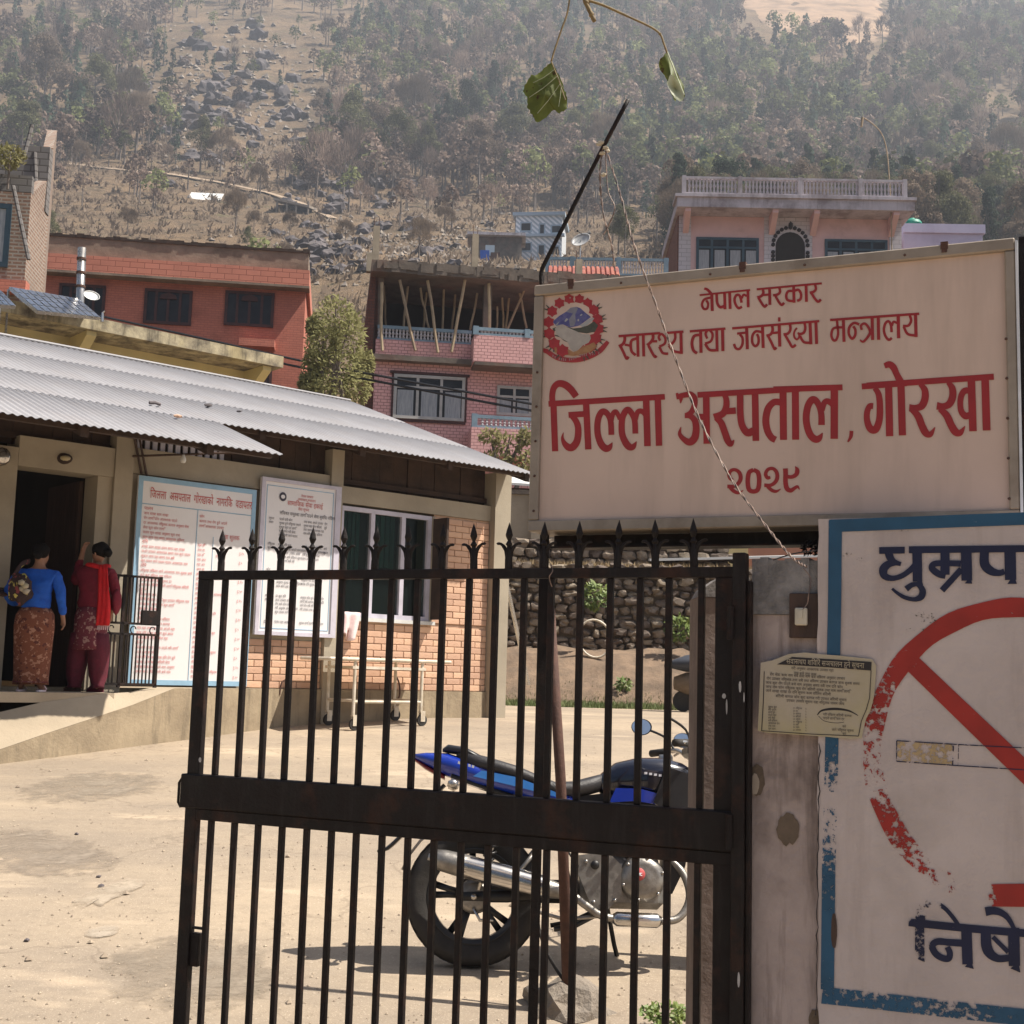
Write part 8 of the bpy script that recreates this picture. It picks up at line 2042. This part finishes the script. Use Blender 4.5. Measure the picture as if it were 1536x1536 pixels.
    for q in ((.50, .475), (.57, .29), (.63, .31), (.535, .30)):
        mb = MB(); mb.blob((q[0], -.130, q[1]), (.010, .008, .010), 1); part('bolt', mb, 'steel', eng)
    mb = MB(); mb.lathe([(0, -.136), (.018, -.136), (.02, -.13)], c=(.54, 0, .46), axis='Y', n=14); part('oil_cap', mb, 'moto_black', eng)
    cy0, cy1 = Vector((.74, 0, .45)), Vector((.87, 0, .66))
    for i in range(9):
        c_ = cy0 + (cy1 - cy0) * (i / 8); d_ = (cy1 - cy0).normalized(); mb = MB(); s = .075 if i < 7 else .06
        p_ = Vector((d_.z, 0, -d_.x))
        q = [c_ + p_ * sa * s + Vector((0, sb * s * .95, 0)) + d_ * (sc_ * .008 - .004) for sc_ in (0, 1) for sa, sb in ((-1, -1), (1, -1), (1, 1), (-1, 1))]
        mb.add(q, [(3, 2, 1, 0), (4, 5, 6, 7), (0, 1, 5, 4), (1, 2, 6, 5), (2, 3, 7, 6), (3, 0, 4, 7)]); part('cooling_fin', mb, 'alloy' if i < 7 else 'moto_black', eng, False)
    mb = MB(); mb.tube([cy0, cy1 + Vector((.01, 0, .02))], .058, 14); part('cylinder', mb, 'moto_black', eng)
    # frame tubes
    mb = MB(); mb.tube([(1.02, 0, .80), (.95, 0, .62), (.90, 0, .45), (.86, 0, .30)], .02, 8); mb.tube([(1.02, 0, .84), (.80, 0, .76), (.50, 0, .70), (.40, 0, .50), (.44, 0, .32), (.6, 0, .26)], .02, 8); part('chassis', mb, 'moto_black')
    for s in (-1, 1):
        mb = MB(); mb.tube([(.50, s * .07, .70), (.20, s * .085, .74), (-.12, s * .07, .84)], .012, 6); mb.tube([(.40, s * .08, .52), (.10, s * .09, .72)], .012, 6); part('subframe', mb, 'moto_black')
        mb = MB(); mb.tube([(.40, s * .12, .30), (.42, s * .20, .30)], .014, 8); part('foot_peg', mb, 'rubber')
        mb = MB(); mb.tube([(.18, s * .13, .40), (.20, s * .20, .40)], .012, 8); mb.tube([(.18, s * .12, .40), (.28, s * .10, .52)], .010, 6); part('pillion_peg', mb, 'alloy')
    mb = MB(); mb.tube([(.60, -.10, .245), (.52, -.13, .235), (.40, -.13, .225), (.28, -.15, .255)], .009, 6); mb.box(.255, .30, -.19, -.135, .25, .262, .003); part('brake_pedal', mb, 'alloy', smooth=False)
    # tank (loft along x)
    def ring(x, w_, z0, z1, k=.6, n=14):
        pts = []
        for i in range(n):
            a = 2 * pi * i / n; cx_ = math.cos(a); sz = math.sin(a)
            pts.append((x, w_ * (abs(cx_) ** k) * (1 if cx_ > 0 else -1), (z0 + z1) / 2 + (z1 - z0) / 2 * (abs(sz) ** k) * (1 if sz > 0 else -1)))
        return pts
    mb = MB(); mb.loft([ring(.55, .07, .80, .84), ring(.58, .09, .775, .875), ring(.64, .115, .76, .92), ring(.74, .145, .75, .945), ring(.86, .15, .745, .948), ring(.95, .125, .76, .925), ring(1.02, .08, .79, .885)]); tk = part('fuel_tank', mb, 'moto_navy')
    mb = MB(); mb.lathe([(0, .012), (.03, .012), (.034, 0), (.034, -.02)], c=(.88, 0, .952), n=18); part('filler_cap', mb, 'steel', tk)
    for s in (-1, 1):
        mb = MB(); mb.prism([(.63, .80), (.74, .80), (.90, .76), (.98, .74), (.90, .72), (.72, .745), (.60, .735)], s * .150, s * .156) if s > 0 else mb.prism([(.63, .80), (.74, .80), (.90, .76), (.98, .74), (.90, .72), (.72, .745), (.60, .735)], -.156, -.150); part('tank_flash', mb, 'moto_blue', tk, False)
        mb = MB(); x0 = .76
        for i in range(6): mb.box(x0 + i * .022, x0 + i * .022 + .013, s * .1505 - .004, s * .1505 + .004, .865 - i * .003, .875 - i * .003)
        part('tank_lettering', mb, 'decal_white', tk, False)
        # shroud
        mb = MB(); y0, y1 = (s * .13, s * .165) if s > 0 else (s * .165, s * .13)
        mb.prism([(.86, .90), (1.00, .86), (1.06, .74), (1.00, .66), (.90, .62), (.86, .70), (.80, .74)], y0, y1); part('tank_shroud', mb, 'black_plastic', None, False)
        mb = MB(); mb.prism([(.50, .72), (.62, .75), (.70, .72), (.62, .66), (.46, .60), (.42, .64)], *((s * .10, s * .125) if s > 0 else (s * .125, s * .10))); part('side_panel', mb, 'moto_navy', None, False)
    # seat
    mb = MB(); mb.loft([ring(-.10, .05, .925, .95), ring(-.06, .085, .885, .955), ring(.05, .115, .855, .93), ring(.18, .125, .825, .895), ring(.28, .125, .79, .855), ring(.36, .13, .755, .825), ring(.44, .13, .755, .83), ring(.52, .11, .77, .852), ring(.585, .08, .79, .87)]); part('seat', mb, 'seat_vinyl')
    # tail fairing
    mb = MB(); mb.loft([ring(-.30, .022, .918, .938, .8), ring(-.24, .055, .885, .945, .8), ring(-.14, .088, .835, .945, .8), ring(.0, .11, .79, .905, .8), ring(.16, .122, .755, .86, .8), ring(.34, .128, .715, .80, .8), ring(.46, .12, .69, .765, .8)]); tl_ = part('tail_fairing', mb, 'moto_blue')
    for s in (-1, 1):
        mb = MB(); mb.add([(.02, s * .116, .865), (.18, s * .126, .838), (.36, s * .132, .775), (.36, s * .132, .755), (.16, s * .126, .80), (-.02, s * .114, .838)], [(0, 1, 2, 3, 4, 5) if s < 0 else (5, 4, 3, 2, 1, 0)]); part('silver_flash', mb, 'moto_sky', tl_, False)
        mb = MB()
        for i in range(5): x = -.09 + i * .016; mb.add([(x, s * (.099 + i * .003), .905 - i * .004), (x + .011, s * (.101 + i * .003), .902 - i * .004), (x + .009, s * (.101 + i * .003), .890 - i * .004), (x - .002, s * (.099 + i * .003), .893 - i * .004)], [(0, 1, 2, 3)])
        part('tail_lettering', mb, 'decal_white', tl_, False)
        mb = MB(); mb.tube([(-.10, s * .06, .80), (-.11, s * .13, .80)], .008, 6); mb.blob((-.11, s * .155, .80), (.03, .03, .024), 1); part('indicator', mb, 'amber' if False else 'steel')
    mb = MB(); mb.loft([ring(-.165, .035, .95, .965, .8), ring(-.14, .05, .945, .985, .8), ring(-.06, .075, .935, .975, .8), ring(.02, .09, .90, .935, .8)]); part('grab_rail', mb, 'black_plastic')
    mb = MB(); mb.loft([ring(-.305, .018, .912, .925, .9), ring(-.24, .045, .865, .89, .9), ring(-.15, .055, .82, .845, .9)]); part('tail_lamp', mb, 'tail_red')
    # rear mudguard, plate
    mb = MB(); nA = 9; 
    for i in range(nA):
        a = R(62 + i * 12.5); 
        for k in range(5): y = -.055 + k * .0275; rr_ = .352 - abs(k - 2) * .006; mb.v.append(Vector((math.cos(a) * rr_, y, RA + math.sin(a) * rr_)))
    for i in range(nA - 1):
        for k in range(4): a = i * 5 + k; mb.f.append([a, a + 1, a + 6, a + 5])
    part('rear_mudguard', mb, 'black_plastic')
    mb = MB(); mb.tube(cr([(-.15, 0, .80), (-.24, 0, .70), (-.33, 0, .58), (-.40, 0, .51), (-.445, 0, .495)], 4), [(.045, .010)] * 13 + [(.04, .008)] * 4, 8); part('plate_holder', mb, 'black_plastic')
    mb = MB(); mb.add([(-.255, -.085, .725), (-.255, .085, .725), (-.335, .085, .60), (-.335, -.085, .60)], [(0, 1, 2, 3)]); part('number_plate', mb, 'board_red', smooth=False)
    # stands
    mb = MB(); mb.tube([(.62, .10, .27), (.66, .17, .10), (.685, .20, .02)], .012, 6); mb.box(.665, .715, .18, .22, .0, .014); part('side_stand', mb, 'moto_black', smooth=False)
    mb = MB(); mb.tube([(.56, -.10, .25), (.46, -.12, .20), (.36, -.13, .18)], .012, 6); mb.tube([(.56, .10, .25), (.46, .12, .20), (.36, .13, .18)], .012, 6); part('centre_stand', mb, 'moto_black')
    mb = MB(); mb.prism([(.30, .74), (.60, .78), (.80, .74), (.78, .62), (.66, .54), (.48, .52), (.40, .58)], -.075, .075); part('air_box', mb, 'moto_black', None, False)
    mb = MB(); mb.prism([(.88, .66), (1.0, .68), (.96, .46), (.90, .34), (.84, .34), (.86, .5)], -.05, .05); part('downtube_cover', mb, 'moto_black', None, False)
    # front end
    for s in (-1, 1):
        mb = MB(); mb.tube([(1.31, s * .085, RA), (1.20, s * .085, .56), (1.03, s * .085, .90)], [.02, .022, .016], 8); part('fork_leg', mb, 'steel')
        mb = MB(); mb.tube(cr([(1.02, s * .05, .93), (1.01, s * .12, .96), (.97, s * .22, 1.00), (.92, s * .33, 1.0), (.88, s * .37, .995)], 3), .011, 8); hb = part('handlebar', mb, 'steel')
        mb = MB(); mb.tube([(.935, s * .30, 1.0), (.865, s * .385, .993)], .018, 10); part('grip', mb, 'rubber', hb)
        mb = MB(); mb.tube([(.95, s * .27, .995), (1.0, s * .30, 1.0), (.98, s * .38, .985)], .006, 5); part('lever', mb, 'alloy', hb)
        # mirror
        mb = MB(); mb.tube(cr([(.96, s * .24, 1.0), (.93, s * .28, 1.06), (.86, s * .33, 1.10), (.83, s * .345, 1.105)], 3), .006, 6); mr = part('mirror', mb, 'moto_black')
        c_ = Vector((.72 + (.30 if s > 0 else 0), s * .36, 1.06)); nrm = Vector((-.8, -.62, .42)).normalized(); u_ = nrm.cross(Vector((0, 0, 1))).normalized(); v_ = u_.cross(nrm)
        for nm, k_, o_m, mt in (('mirror_shell', 1.1, .012, 'moto_black'), ('mirror_glass', 1, -.001, 'mirror')):
            mb = MB(); ringp = [c_ + u_ * math.cos(a) * .062 * k_ + v_ * (math.sin(a) * .036 * k_ + math.cos(a) * .014) for a in [2 * pi * i / 20 for i in range(20)]]
            mb.v = [p + nrm * (.001 if mt == 'mirror' else 0) for p in ringp] + [c_ - nrm * (o_m * 2.2)] if mt != 'mirror' else [p + nrm * .002 for p in ringp]
            mb.f = [list(range(20))] if mt == 'mirror' else [[i, (i + 1) % 20, 20] for i in range(20)] + [list(range(20))]
            part(nm, mb, mt, mr, False)
    mb = MB(); mb.blob((1.10, 0, .88), (.085, .09, .095), 2); part('headlight', mb, 'moto_navy')
    mb = MB(); mb.lathe([(0, .16), (.07, .15), (.078, .12)], c=(1.02, 0, .875), axis='X', n=20); part('headlight_glass', mb, 'steel')
    mb = MB(); mb.box(.97, 1.05, -.10, .10, .955, 1.01, .015); part('instrument_cluster', mb, 'black_plastic', smooth=False)
    for s in (-1, 1):
        mb = MB(); mb.tube([(1.06, s * .08, .83), (1.06, s * .14, .83)], .008, 6); mb.blob((1.06, s * .165, .83), (.034, .03, .024), 1); part('indicator', mb, 'amber')
    mb = MB()
    for i in range(9):
        a = R(35 + i * 15)
        for k in range(5): y = -.06 + k * .03; rr_ = .345 - abs(k - 2) * .008; mb.v.append(Vector((WBs + math.cos(a) * rr_, y, RA + math.sin(a) * rr_)))
    for i in range(8):
        for k in range(4): a = i * 5 + k; mb.f.append([a, a + 1, a + 6, a + 5])
    part('front_mudguard', mb, 'moto_blue')
    for i, pts in enumerate(([(.98, -.16, .99), (1.06, -.10, .90), (.98, -.08, .78), (.84, -.08, .62)], [(.98, -.18, 1.0), (1.10, -.14, .94), (1.12, -.08, .80)], [(.40, -.09, .55), (.46, -.11, .46), (.60, -.12, .30)])):
        mb = MB(); mb.tube(cr(pts, 5), .005, 5); part('cable', mb, 'rubber')
    return r
moto = make_moto('blue and black motorcycle parked side-on behind the gate')
mz = .195
mp = W(711, 1331, 6.05)
moto.location = (mp.x, mp.y, H(mp.x, mp.y) + .0)
moto.rotation_euler = (R(-7), 0, R(1.5))
q = W(1030, 1010, 21.0); t = thing('covered_barrow', Vector((q.x, q.y, H(q.x, q.y))), 'barrow under a dark blue-grey sheet at the back of the yard, beside the inner post', 'barrow')
mb = MB(); mb.loft([[(q.x + dx + ry_ * .0, q.y + ry_ * math.cos(a), q.z + dz + rz_ * math.sin(a) + .03 * noise.noise(Vector((a, dx * 3, 1)))) for a in [2 * pi * i / 14 for i in range(14)]] for dx, dz, ry_, rz_ in ((-.36, .12, .03, .02), (-.22, .14, .2, .08), (0, .16, .3, .14), (.4, .17, .32, .15), (.8, .1, .2, .1))])
obj('sheet_cover', mb, M['tarp'], t, smooth=True)
mb = MB(); mb.loft([[(q.x + dx, q.y + ry_ * math.cos(a), q.z - .16 + rz_ * math.sin(a)) for a in [2 * pi * i / 14 for i in range(14)]] for dx, ry_, rz_ in ((-.2, .1, .1), (0, .24, .18), (.5, .25, .2), (.8, .1, .1))]); obj('tray', mb, M['bare_patch'], t, smooth=True)
for s in (-.2, .2):
    mb = MB(); mb.tube([(q.x + .3, q.y + s, q.z - .3), (q.x + .3, q.y + s * 1.4, H(q.x, q.y) - .02)], .02, 6); obj('leg', mb, M['rust'], t)
mb = MB(); mb.lathe([(0, -.03), (.16, -.03), (.17, 0), (.16, .03), (0, .03)], c=(q.x - .05, q.y, H(q.x, q.y) + .17), axis='Y', n=18); obj('wheel', mb, M['rubber'], t)

# ================================================================== PEOPLE
def skinned(name, nodes, edges, mat, parent, sub=3, root=0):
    """one continuous surface grown over a jointed skeleton; nodes: (x,y,z,r) or (x,y,z,rx,ry)"""
    me = bpy.data.meshes.new('tmp'); me.from_pydata([n_[:3] for n_ in nodes], edges, []); o = bpy.data.objects.new('tmp', me); COL.objects.link(o)
    sk_ = o.modifiers.new('s', 'SKIN'); sk_.use_smooth_shade = True
    for i, n_ in enumerate(nodes):
        d = me.skin_vertices[0].data[i]; d.radius = (n_[3], n_[4] if len(n_) > 4 else n_[3]); d.use_root = (i == root)
    sb = o.modifiers.new('b', 'SUBSURF'); sb.levels = sub; sb.render_levels = sub
    dg = bpy.context.evaluated_depsgraph_get(); dg.update()
    ev = bpy.data.meshes.new_from_object(o.evaluated_get(dg)); ev.name = name; ev.materials.clear(); ev.materials.append(M[mat])
    ev.polygons.foreach_set('use_smooth', [True] * len(ev.polygons))
    if name == 'cardigan':
        for v_ in ev.vertices: v_.co += v_.normal * (.010 * noise.noise(Vector((v_.co.x * 9, v_.co.y * 9, v_.co.z * 16))) + .006 * noise.noise(v_.co * 30))
    bpy.data.objects.remove(o); bpy.data.meshes.remove(me)
    ob = bpy.data.objects.new(name, ev); COL.objects.link(ob)
    if parent: ob.parent = parent
    return ob
def chain(nodes, edges, pts, start=None):
    """append a chain of joints; returns index of its last node"""
    prev = start
    for p in pts:
        nodes.append(p); i = len(nodes) - 1
        if prev is not None: edges.append((prev, i))
        prev = i
    return prev
def hand(nodes, edges, wrist, d, side, palm_n, curl=.5):
    """palm with four unequal bent fingers and a side thumb; wrist = node index, d direction to fingertips, side towards thumb"""
    w_ = Vector(nodes[wrist][:3]); d = Vector(d).normalized(); s = Vector(side).normalized(); n_ = Vector(palm_n).normalized()
    p1 = w_ + d * .035; p2 = w_ + d * .07
    a = chain(nodes, edges, [(*p1, .026, .015), (*p2, .032, .013)], wrist)
    for k, (off, L) in enumerate(((.026, .062), (.009, .072), (-.009, .067), (-.026, .052))):
        b0 = p2 + s * off + d * .008; k1 = b0 + (d * .75 + n_ * curl * .5) * L * .45; k2 = k1 + (d * .45 + n_ * curl * 1.0) * L * .33; k3 = k2 + (d * .1 + n_ * curl * 1.1) * L * .25
        chain(nodes, edges, [(*b0, .0095), (*k1, .0088), (*k2, .0080), (*k3, .0068)], a)
    t0 = w_ + d * .025 + s * .022; t1 = t0 + (s * .7 + d * .5 + n_ * .35) * .032; t2 = t1 + (d * .9 + s * .2 + n_ * .4) * .028
    chain(nodes, edges, [(*t0, .012), (*t1, .0105), (*t2, .0085)], a - 1)
def rings(mbr, spec, n=28, folds=0, fdepth=0.0, ph=0):
    """clothing loft; spec: (cx,cy,z,rx,ry)"""
    rg_ = []
    for j, (cx_, cy_, z, rx, ry) in enumerate(spec):
        t_ = j / (len(spec) - 1); r_ = []
        for i in range(n):
            a = 2 * pi * i / n; f = 1 + fdepth * t_ * math.sin(a * folds + ph + t_ * 1.3) + fdepth * .5 * t_ * math.sin(a * (folds * 1.7) + 2)
            r_.append((cx_ + rx * math.cos(a) * f, cy_ + ry * math.sin(a) * f, z + .006 * math.sin(a * 3 + j)))
        rg_.append(r_)
    mbr.loft(rg_)
def head_nodes(nodes, edges, neck, h, f):
    """skull, jaw, face; h = head centre, f = facing direction"""
    h = Vector(h); f = Vector(f).normalized()
    a = chain(nodes, edges, [(*(h + Vector((0, 0, -.055)) + f * .005), .052, .055), (*(h + Vector((0, 0, 0))), .070, .078), (*(h + Vector((0, 0, .055))), .062, .068), (*(h + Vector((0, 0, .085))), .035, .04)], neck)
    j = chain(nodes, edges, [(*(h + f * .055 + Vector((0, 0, -.07))), .026, .03)], a - 3)
    return a
def face_parts(parent, h, f, sc=1):
    h = Vector(h); f = Vector(f).normalized(); s = Vector((-f.y, f.x, 0))
    mb = MB(); mb.blob(h + f * .086 + Vector((0, 0, -.012)), (.012, .016, .02), 2); obj('nose', mb, M['skin'], parent, smooth=True)
    for k in (-1, 1):
        mb = MB(); mb.blob(h + f * .072 + s * k * .028 + Vector((0, 0, .008)), (.011, .009, .006), 1); obj('eye', mb, M['hair'], parent, smooth=True)
        mb = MB(); mb.blob(h + s * k * .076 + f * -.005 + Vector((0, 0, -.008)), (.010, .014, .026), 2); obj('ear', mb, M['skin'], parent, smooth=True)
    mb = MB(); mb.blob(h + f * .078 + Vector((0, 0, -.045)), (.018, .009, .006), 1); obj('mouth', mb, M['maroon_cloth'], parent, smooth=True)

# --- woman in blue cardigan and brown sarong, seen from behind
def person_root(label, loc, rz, sc):
    r = bpy.data.objects.new('person', None); COL.objects.link(r); setp(r, label, 'person'); return r
PB = FF.px(40, 1030, .32); pbl = FF.pt(PB[0], .40, 1.213)
pA = person_root('woman seen from behind in a bright blue cardigan and brown printed sarong', None, 0, 1)
nd, ed = [], []
nd.append((0, 0, .84, .125, .10)); 
tor = chain(nd, ed, [(0, .0, .96, .115, .09), (0, .01, 1.10, .125, .095), (0, .015, 1.21, .13, .085), (0, .02, 1.29, .06, .055), (.005, .03, 1.345, .048, .048)], 0)
head_nodes(nd, ed, tor, (.012, .035, 1.44), (.5, .86, 0))
ra = chain(nd, ed, [(.165, .015, 1.235, .050), (.21, .0, 1.10, .044), (.235, -.005, .98, .038), (.25, .03, .86, .031), (.262, .055, .765, .023)], 3)
hand(nd, ed, ra, (.06, .12, -1), (-.2, .9, .1), (-1, .1, 0), .45)
la = chain(nd, ed, [(-.165, .015, 1.235, .050), (-.24, .02, 1.12, .044), (-.285, .04, 1.01, .038), (-.26, .14, .93, .031), (-.20, .22, .91, .024)], 3)
hand(nd, ed, la, (.8, .5, .05), (0, .2, 1), (0, 1, -.2), .5)
for s in (-1, 1):
    fx = s * .085
    fl = chain(nd, ed, [(s * .09, 0, .70, .085), (fx, .0, .45, .058), (fx, -.01, .25, .048), (fx, .0, .09, .032), (fx + s * .01, .03, .045, .034, .028), (fx + s * .02, .12, .03, .036, .020), (fx + s * .02, .17, .026, .030, .014)], 0)
skinned('body', nd, ed, 'skin', pA)
# cardigan: torso and both sleeves in one surface
nd, ed = [(0, 0, .83, .165, .125)], []
tp = chain(nd, ed, [(0, 0, .93, .155, .115), (0, .0, 1.06, .155, .12), (0, .01, 1.18, .16, .112), (0, .015, 1.275, .085, .07)], 0)
chain(nd, ed, [(.17, .015, 1.225, .068), (.215, 0, 1.10, .060), (.24, -.005, .98, .052), (.253, .03, .87, .044), (.26, .052, .80, .036)], 3)
chain(nd, ed, [(-.17, .015, 1.225, .068), (-.245, .02, 1.12, .060), (-.29, .04, 1.01, .052), (-.265, .135, .935, .042), (-.225, .20, .915, .034)], 3)
skinned('cardigan', nd, ed, 'blue_knit', pA)
mb = MB(); rings(mb, [(0, 0, .87, .15, .115), (0, -.005, .80, .185, .145), (0, -.005, .68, .195, .155), (0, 0, .5, .185, .145), (0, .005, .3, .175, .135), (0, .01, .13, .165, .13), (0, .01, .075, .17, .135)], 32, 6, .035); obj('sarong', mb, M['sarong'], pA, smooth=True)
mb = MB(); mb.tube([(0 + .168 * math.cos(a), .01 + .133 * math.sin(a), .10) for a in [2 * pi * i / 28 for i in range(28)]], .005, 4, closed=True); obj('hem', mb, M['kurta'], pA)
mb = MB(); mb.blob((.006, .018, 1.475), (.088, .092, .092), 3, .12, 2); mb.blob((-.01, -.062, 1.43), (.052, .045, .05), 2, .2, 5); obj('hair', mb, M['hair'], pA, smooth=True)
for s in (-1, 1):
    mb = MB(); mb.loft([[(s * .095 + .046 * math.cos(a), .06 + .125 * math.sin(a), z) for a in [2 * pi * i / 18 for i in range(18)]] for z in (.0, .018)]); obj('sandal', mb, M['cloth_pink'], pA)
    mb = MB(); mb.tube([(s * .095 - .045, .10, .02), (s * .095 - .02, .11, .055), (s * .095 + .02, .11, .055), (s * .095 + .045, .10, .02)], .010, 6); obj('sandal_strap', mb, M['cloth_pink'], pA)
pA.location = pbl; pA.scale = (.92, .90, .875); pA.rotation_euler = (0, 0, R(8))
for ch in list(pA.children):
    pass
# bundle tied on her back
bdl = thing('back_bundle', pbl + Vector((-.16, -.28, .66)), 'dark floral cloth bundle tied across the back of the woman in blue', 'bundle')
mb = MB(); c = pbl + Vector((-.10, -.15, .93)); mb.blob(c, (.105, .085, .14), 3, .45, 7); obj('wrapped_cloth', mb, M['bundle_cloth'], bdl, smooth=True)
mb = MB(); mb.tube(cr([c + Vector((-.06, -.02, .1)), c + Vector((-.02, .03, .22)), c + Vector((.02, .12, .26))], 4), [(.03, .015)] * 9, 8); mb.tube(cr([c + Vector((-.15, .0, -.06)), c + Vector((-.24, .10, -.02)), c + Vector((-.2, .22, .0))], 4), [(.045, .02)] * 9, 8); obj('sling', mb, M['bundle_cloth'], bdl, smooth=True)
for i, (dx, dz) in enumerate(((.05, .05), (.08, .02), (.09, -.03), (.05, -.01))):
    mb = MB(); mb.blob(c + Vector((dx, -.10 + i * .008, dz)), (.035, .018, .03), 1, .5, i); obj('printed_flower', mb, M['paper'], bdl, smooth=True)
# someone half cut off by the left edge is only a dark red sleeve in the photo
# --- woman in maroon with raised hand and red scarf
pb2 = FF.px(128, 1030, .3); pbl2 = FF.pt(pb2[0], .32, 1.213)
pB = person_root('woman in maroon cardigan and trousers with a red scarf, one hand raised', None, 0, 1)
nd, ed = [(0, 0, .84, .12, .10)], []
tor = chain(nd, ed, [(0, .0, .96, .11, .09), (.01, .01, 1.10, .125, .095), (.02, .015, 1.22, .13, .085), (.03, .02, 1.29, .06, .055), (.035, .02, 1.345, .048, .048)], 0)
hB = (.045, .02, 1.43); fB = (-.93, .35, -.05)
head_nodes(nd, ed, tor, hB, fB)
la = chain(nd, ed, [(-.14, .015, 1.245, .050), (-.20, .06, 1.17, .045), (-.215, .09, 1.12, .042), (-.185, .06, 1.30, .034), (-.145, .03, 1.44, .025)], 3)
hand(nd, ed, la, (.35, -.1, 1), (-.3, -.9, 0), (.9, 0, -.2), .55)
ra = chain(nd, ed, [(.17, .015, 1.235, .050), (.22, .0, 1.10, .044), (.24, .02, .98, .038), (.20, .07, .87, .031), (.17, .09, .80, .024)], 3)
hand(nd, ed, ra, (-.1, .2, -1), (-.3, .9, 0), (-1, 0, 0), .5)
for s, fx, fy in ((-1, -.13, .02), (1, .12, .0)):
    chain(nd, ed, [(s * .09, 0, .70, .085), (fx * .9, fy, .45, .058), (fx, fy - .01, .25, .048), (fx, fy, .09, .032), (fx - .005, fy + .03, .045, .034, .028), (fx - .06, fy + .07, .03, .034, .020), (fx - .10, fy + .09, .026, .028, .014)], 0)
skinned('body', nd, ed, 'skin', pB)
face_parts(pB, hB, fB)
nd, ed = [(0, 0, .80, .160, .125)], []
chain(nd, ed, [(0, 0, .92, .150, .115), (.01, .0, 1.06, .158, .122), (.02, .01, 1.19, .16, .112), (.03, .015, 1.275, .085, .07)], 0)
chain(nd, ed, [(-.145, .015, 1.235, .068), (-.205, .06, 1.165, .062), (-.222, .09, 1.12, .058), (-.19, .062, 1.27, .046), (-.158, .038, 1.38, .036)], 3)
chain(nd, ed, [(.175, .015, 1.225, .068), (.225, 0, 1.10, .060), (.245, .02, .99, .052), (.21, .065, .89, .044), (.18, .085, .84, .038)], 3)
skinned('cardigan', nd, ed, 'maroon_knit', pB)
mb = MB(); rings(mb, [(0, 0, .86, .145, .115), (.0, -.005, .78, .165, .135), (.005, -.005, .62, .172, .14), (.01, 0, .50, .18, .145), (.01, 0, .43, .185, .15)], 32, 5, .03); obj('kurta', mb, M['kurta'], pB, smooth=True)
for s, fx, fy in ((-1, -.13, .02), (1, .12, .0)):
    mb = MB(); rings(mb, [(s * .08, 0, .60, .115, .12), (s * .09 + (fx - s * .09) * .4, fy, .45, .115, .12), (fx * .95, fy, .30, .105, .115), (fx, fy, .16, .09, .10), (fx, fy, .07, .062, .07), (fx, fy, .045, .07, .078)], 24, 7, .07, s); obj('trouser_leg', mb, M['maroon_cloth'], pB, smooth=True)
    mb = MB(); mb.loft([[(fx - .045 + (.105 if z < .05 else .07) * math.cos(a), fy + .055 + .042 * math.sin(a) + (-.35 * (.09 * math.cos(a))), z) for a in [2 * pi * i / 18 for i in range(18)]] for z in (0, .03, .055)]); obj('shoe', mb, M['rust'] if s < 0 else M['maroon_cloth'], pB, smooth=False)
mb = MB(); mb.blob((.055, .01, 1.465), (.092, .090, .088), 3, .12, 2); mb.blob((.145, -.03, 1.435), (.048, .045, .05), 2, .2, 5); obj('hair', mb, M['hair'], pB, smooth=True)
# scarf: round the neck, hanging down the back on the right
mb = MB(); mb.tube([(.035 + .10 * math.cos(a), .015 + .085 * math.sin(a), 1.29 + .012 * math.sin(2 * a)) for a in [2 * pi * i / 20 for i in range(20)]], [(.034, .026)] * 20, 8, closed=True); sc_o = obj('scarf', mb, M['red_scarf'], pB, smooth=True)
mb = MB(); npt = 14
for j in range(npt):
    t_ = j / (npt - 1); z = 1.30 - .62 * t_
    for i in range(9): s = i / 8 - .5; mb.v.append(Vector((.135 + .045 * math.sin(t_ * 2.2) + s * (.10 + .03 * t_), -.115 - .03 * math.sin(t_ * 3) + .014 * math.sin(i * 2.1 + t_ * 4), z)))
for j in range(npt - 1):
    for i in range(8): k = j * 9 + i; mb.f.append([k, k + 1, k + 10, k + 9])
o = obj('scarf_end', mb, M['red_scarf'], pB, smooth=True); sm = o.modifiers.new('s', 'SOLIDIFY'); sm.thickness = .012
mb = MB()
for i in range(12): x = .125 + i * .011; mb.tube([(x, -.12, .685), (x + .004 * math.sin(i * 3), -.125, .635)], .003, 4)
obj('fringe', mb, M['cloth_pink'], pB)
pB.location = pbl2; pB.scale = (.92, .92, .925); pB.rotation_euler = (0, 0, R(-3))
# maroon shoulder bag on her right side
t = thing('shoulder_bag', pbl2 + Vector((.26, -.02, .70)), 'maroon cloth bag hanging at the side of the woman in maroon', 'bag')
c = pbl2 + Vector((.245, -.03, .86)); mb = MB(); mb.blob(c, (.045, .07, .12), 2, .3, 4); obj('bag_body', mb, M['maroon_knit'], t, smooth=True)
mb = MB(); mb.tube(cr([c + Vector((0, 0, .1)), c + Vector((-.04, .0, .22)), c + Vector((-.10, .02, .32))], 4), .008, 5); obj('strap', mb, M['maroon_cloth'], t)

# ================================================================== HAZE
mb = MB(); mb.box(-900, 1000, -60, 1000, -8, 600)
m = bpy.data.materials.new('haze'); m.use_nodes = True; nt = m.node_tree; nt.nodes.remove(nt.nodes['Principled BSDF'])
pv = nt.nodes.new('ShaderNodeVolumePrincipled'); pv.inputs['Color'].default_value = (0.80, 0.87, 1.0, 1); pv.inputs['Density'].default_value = 0.0005; pv.inputs['Anisotropy'].default_value = 0.3
nt.links.new(pv.outputs[0], nt.nodes['Material Output'].inputs['Volume'])
obj('haze', mb, m, kind='stuff', label='thin bluish haze in the air', cat='haze')
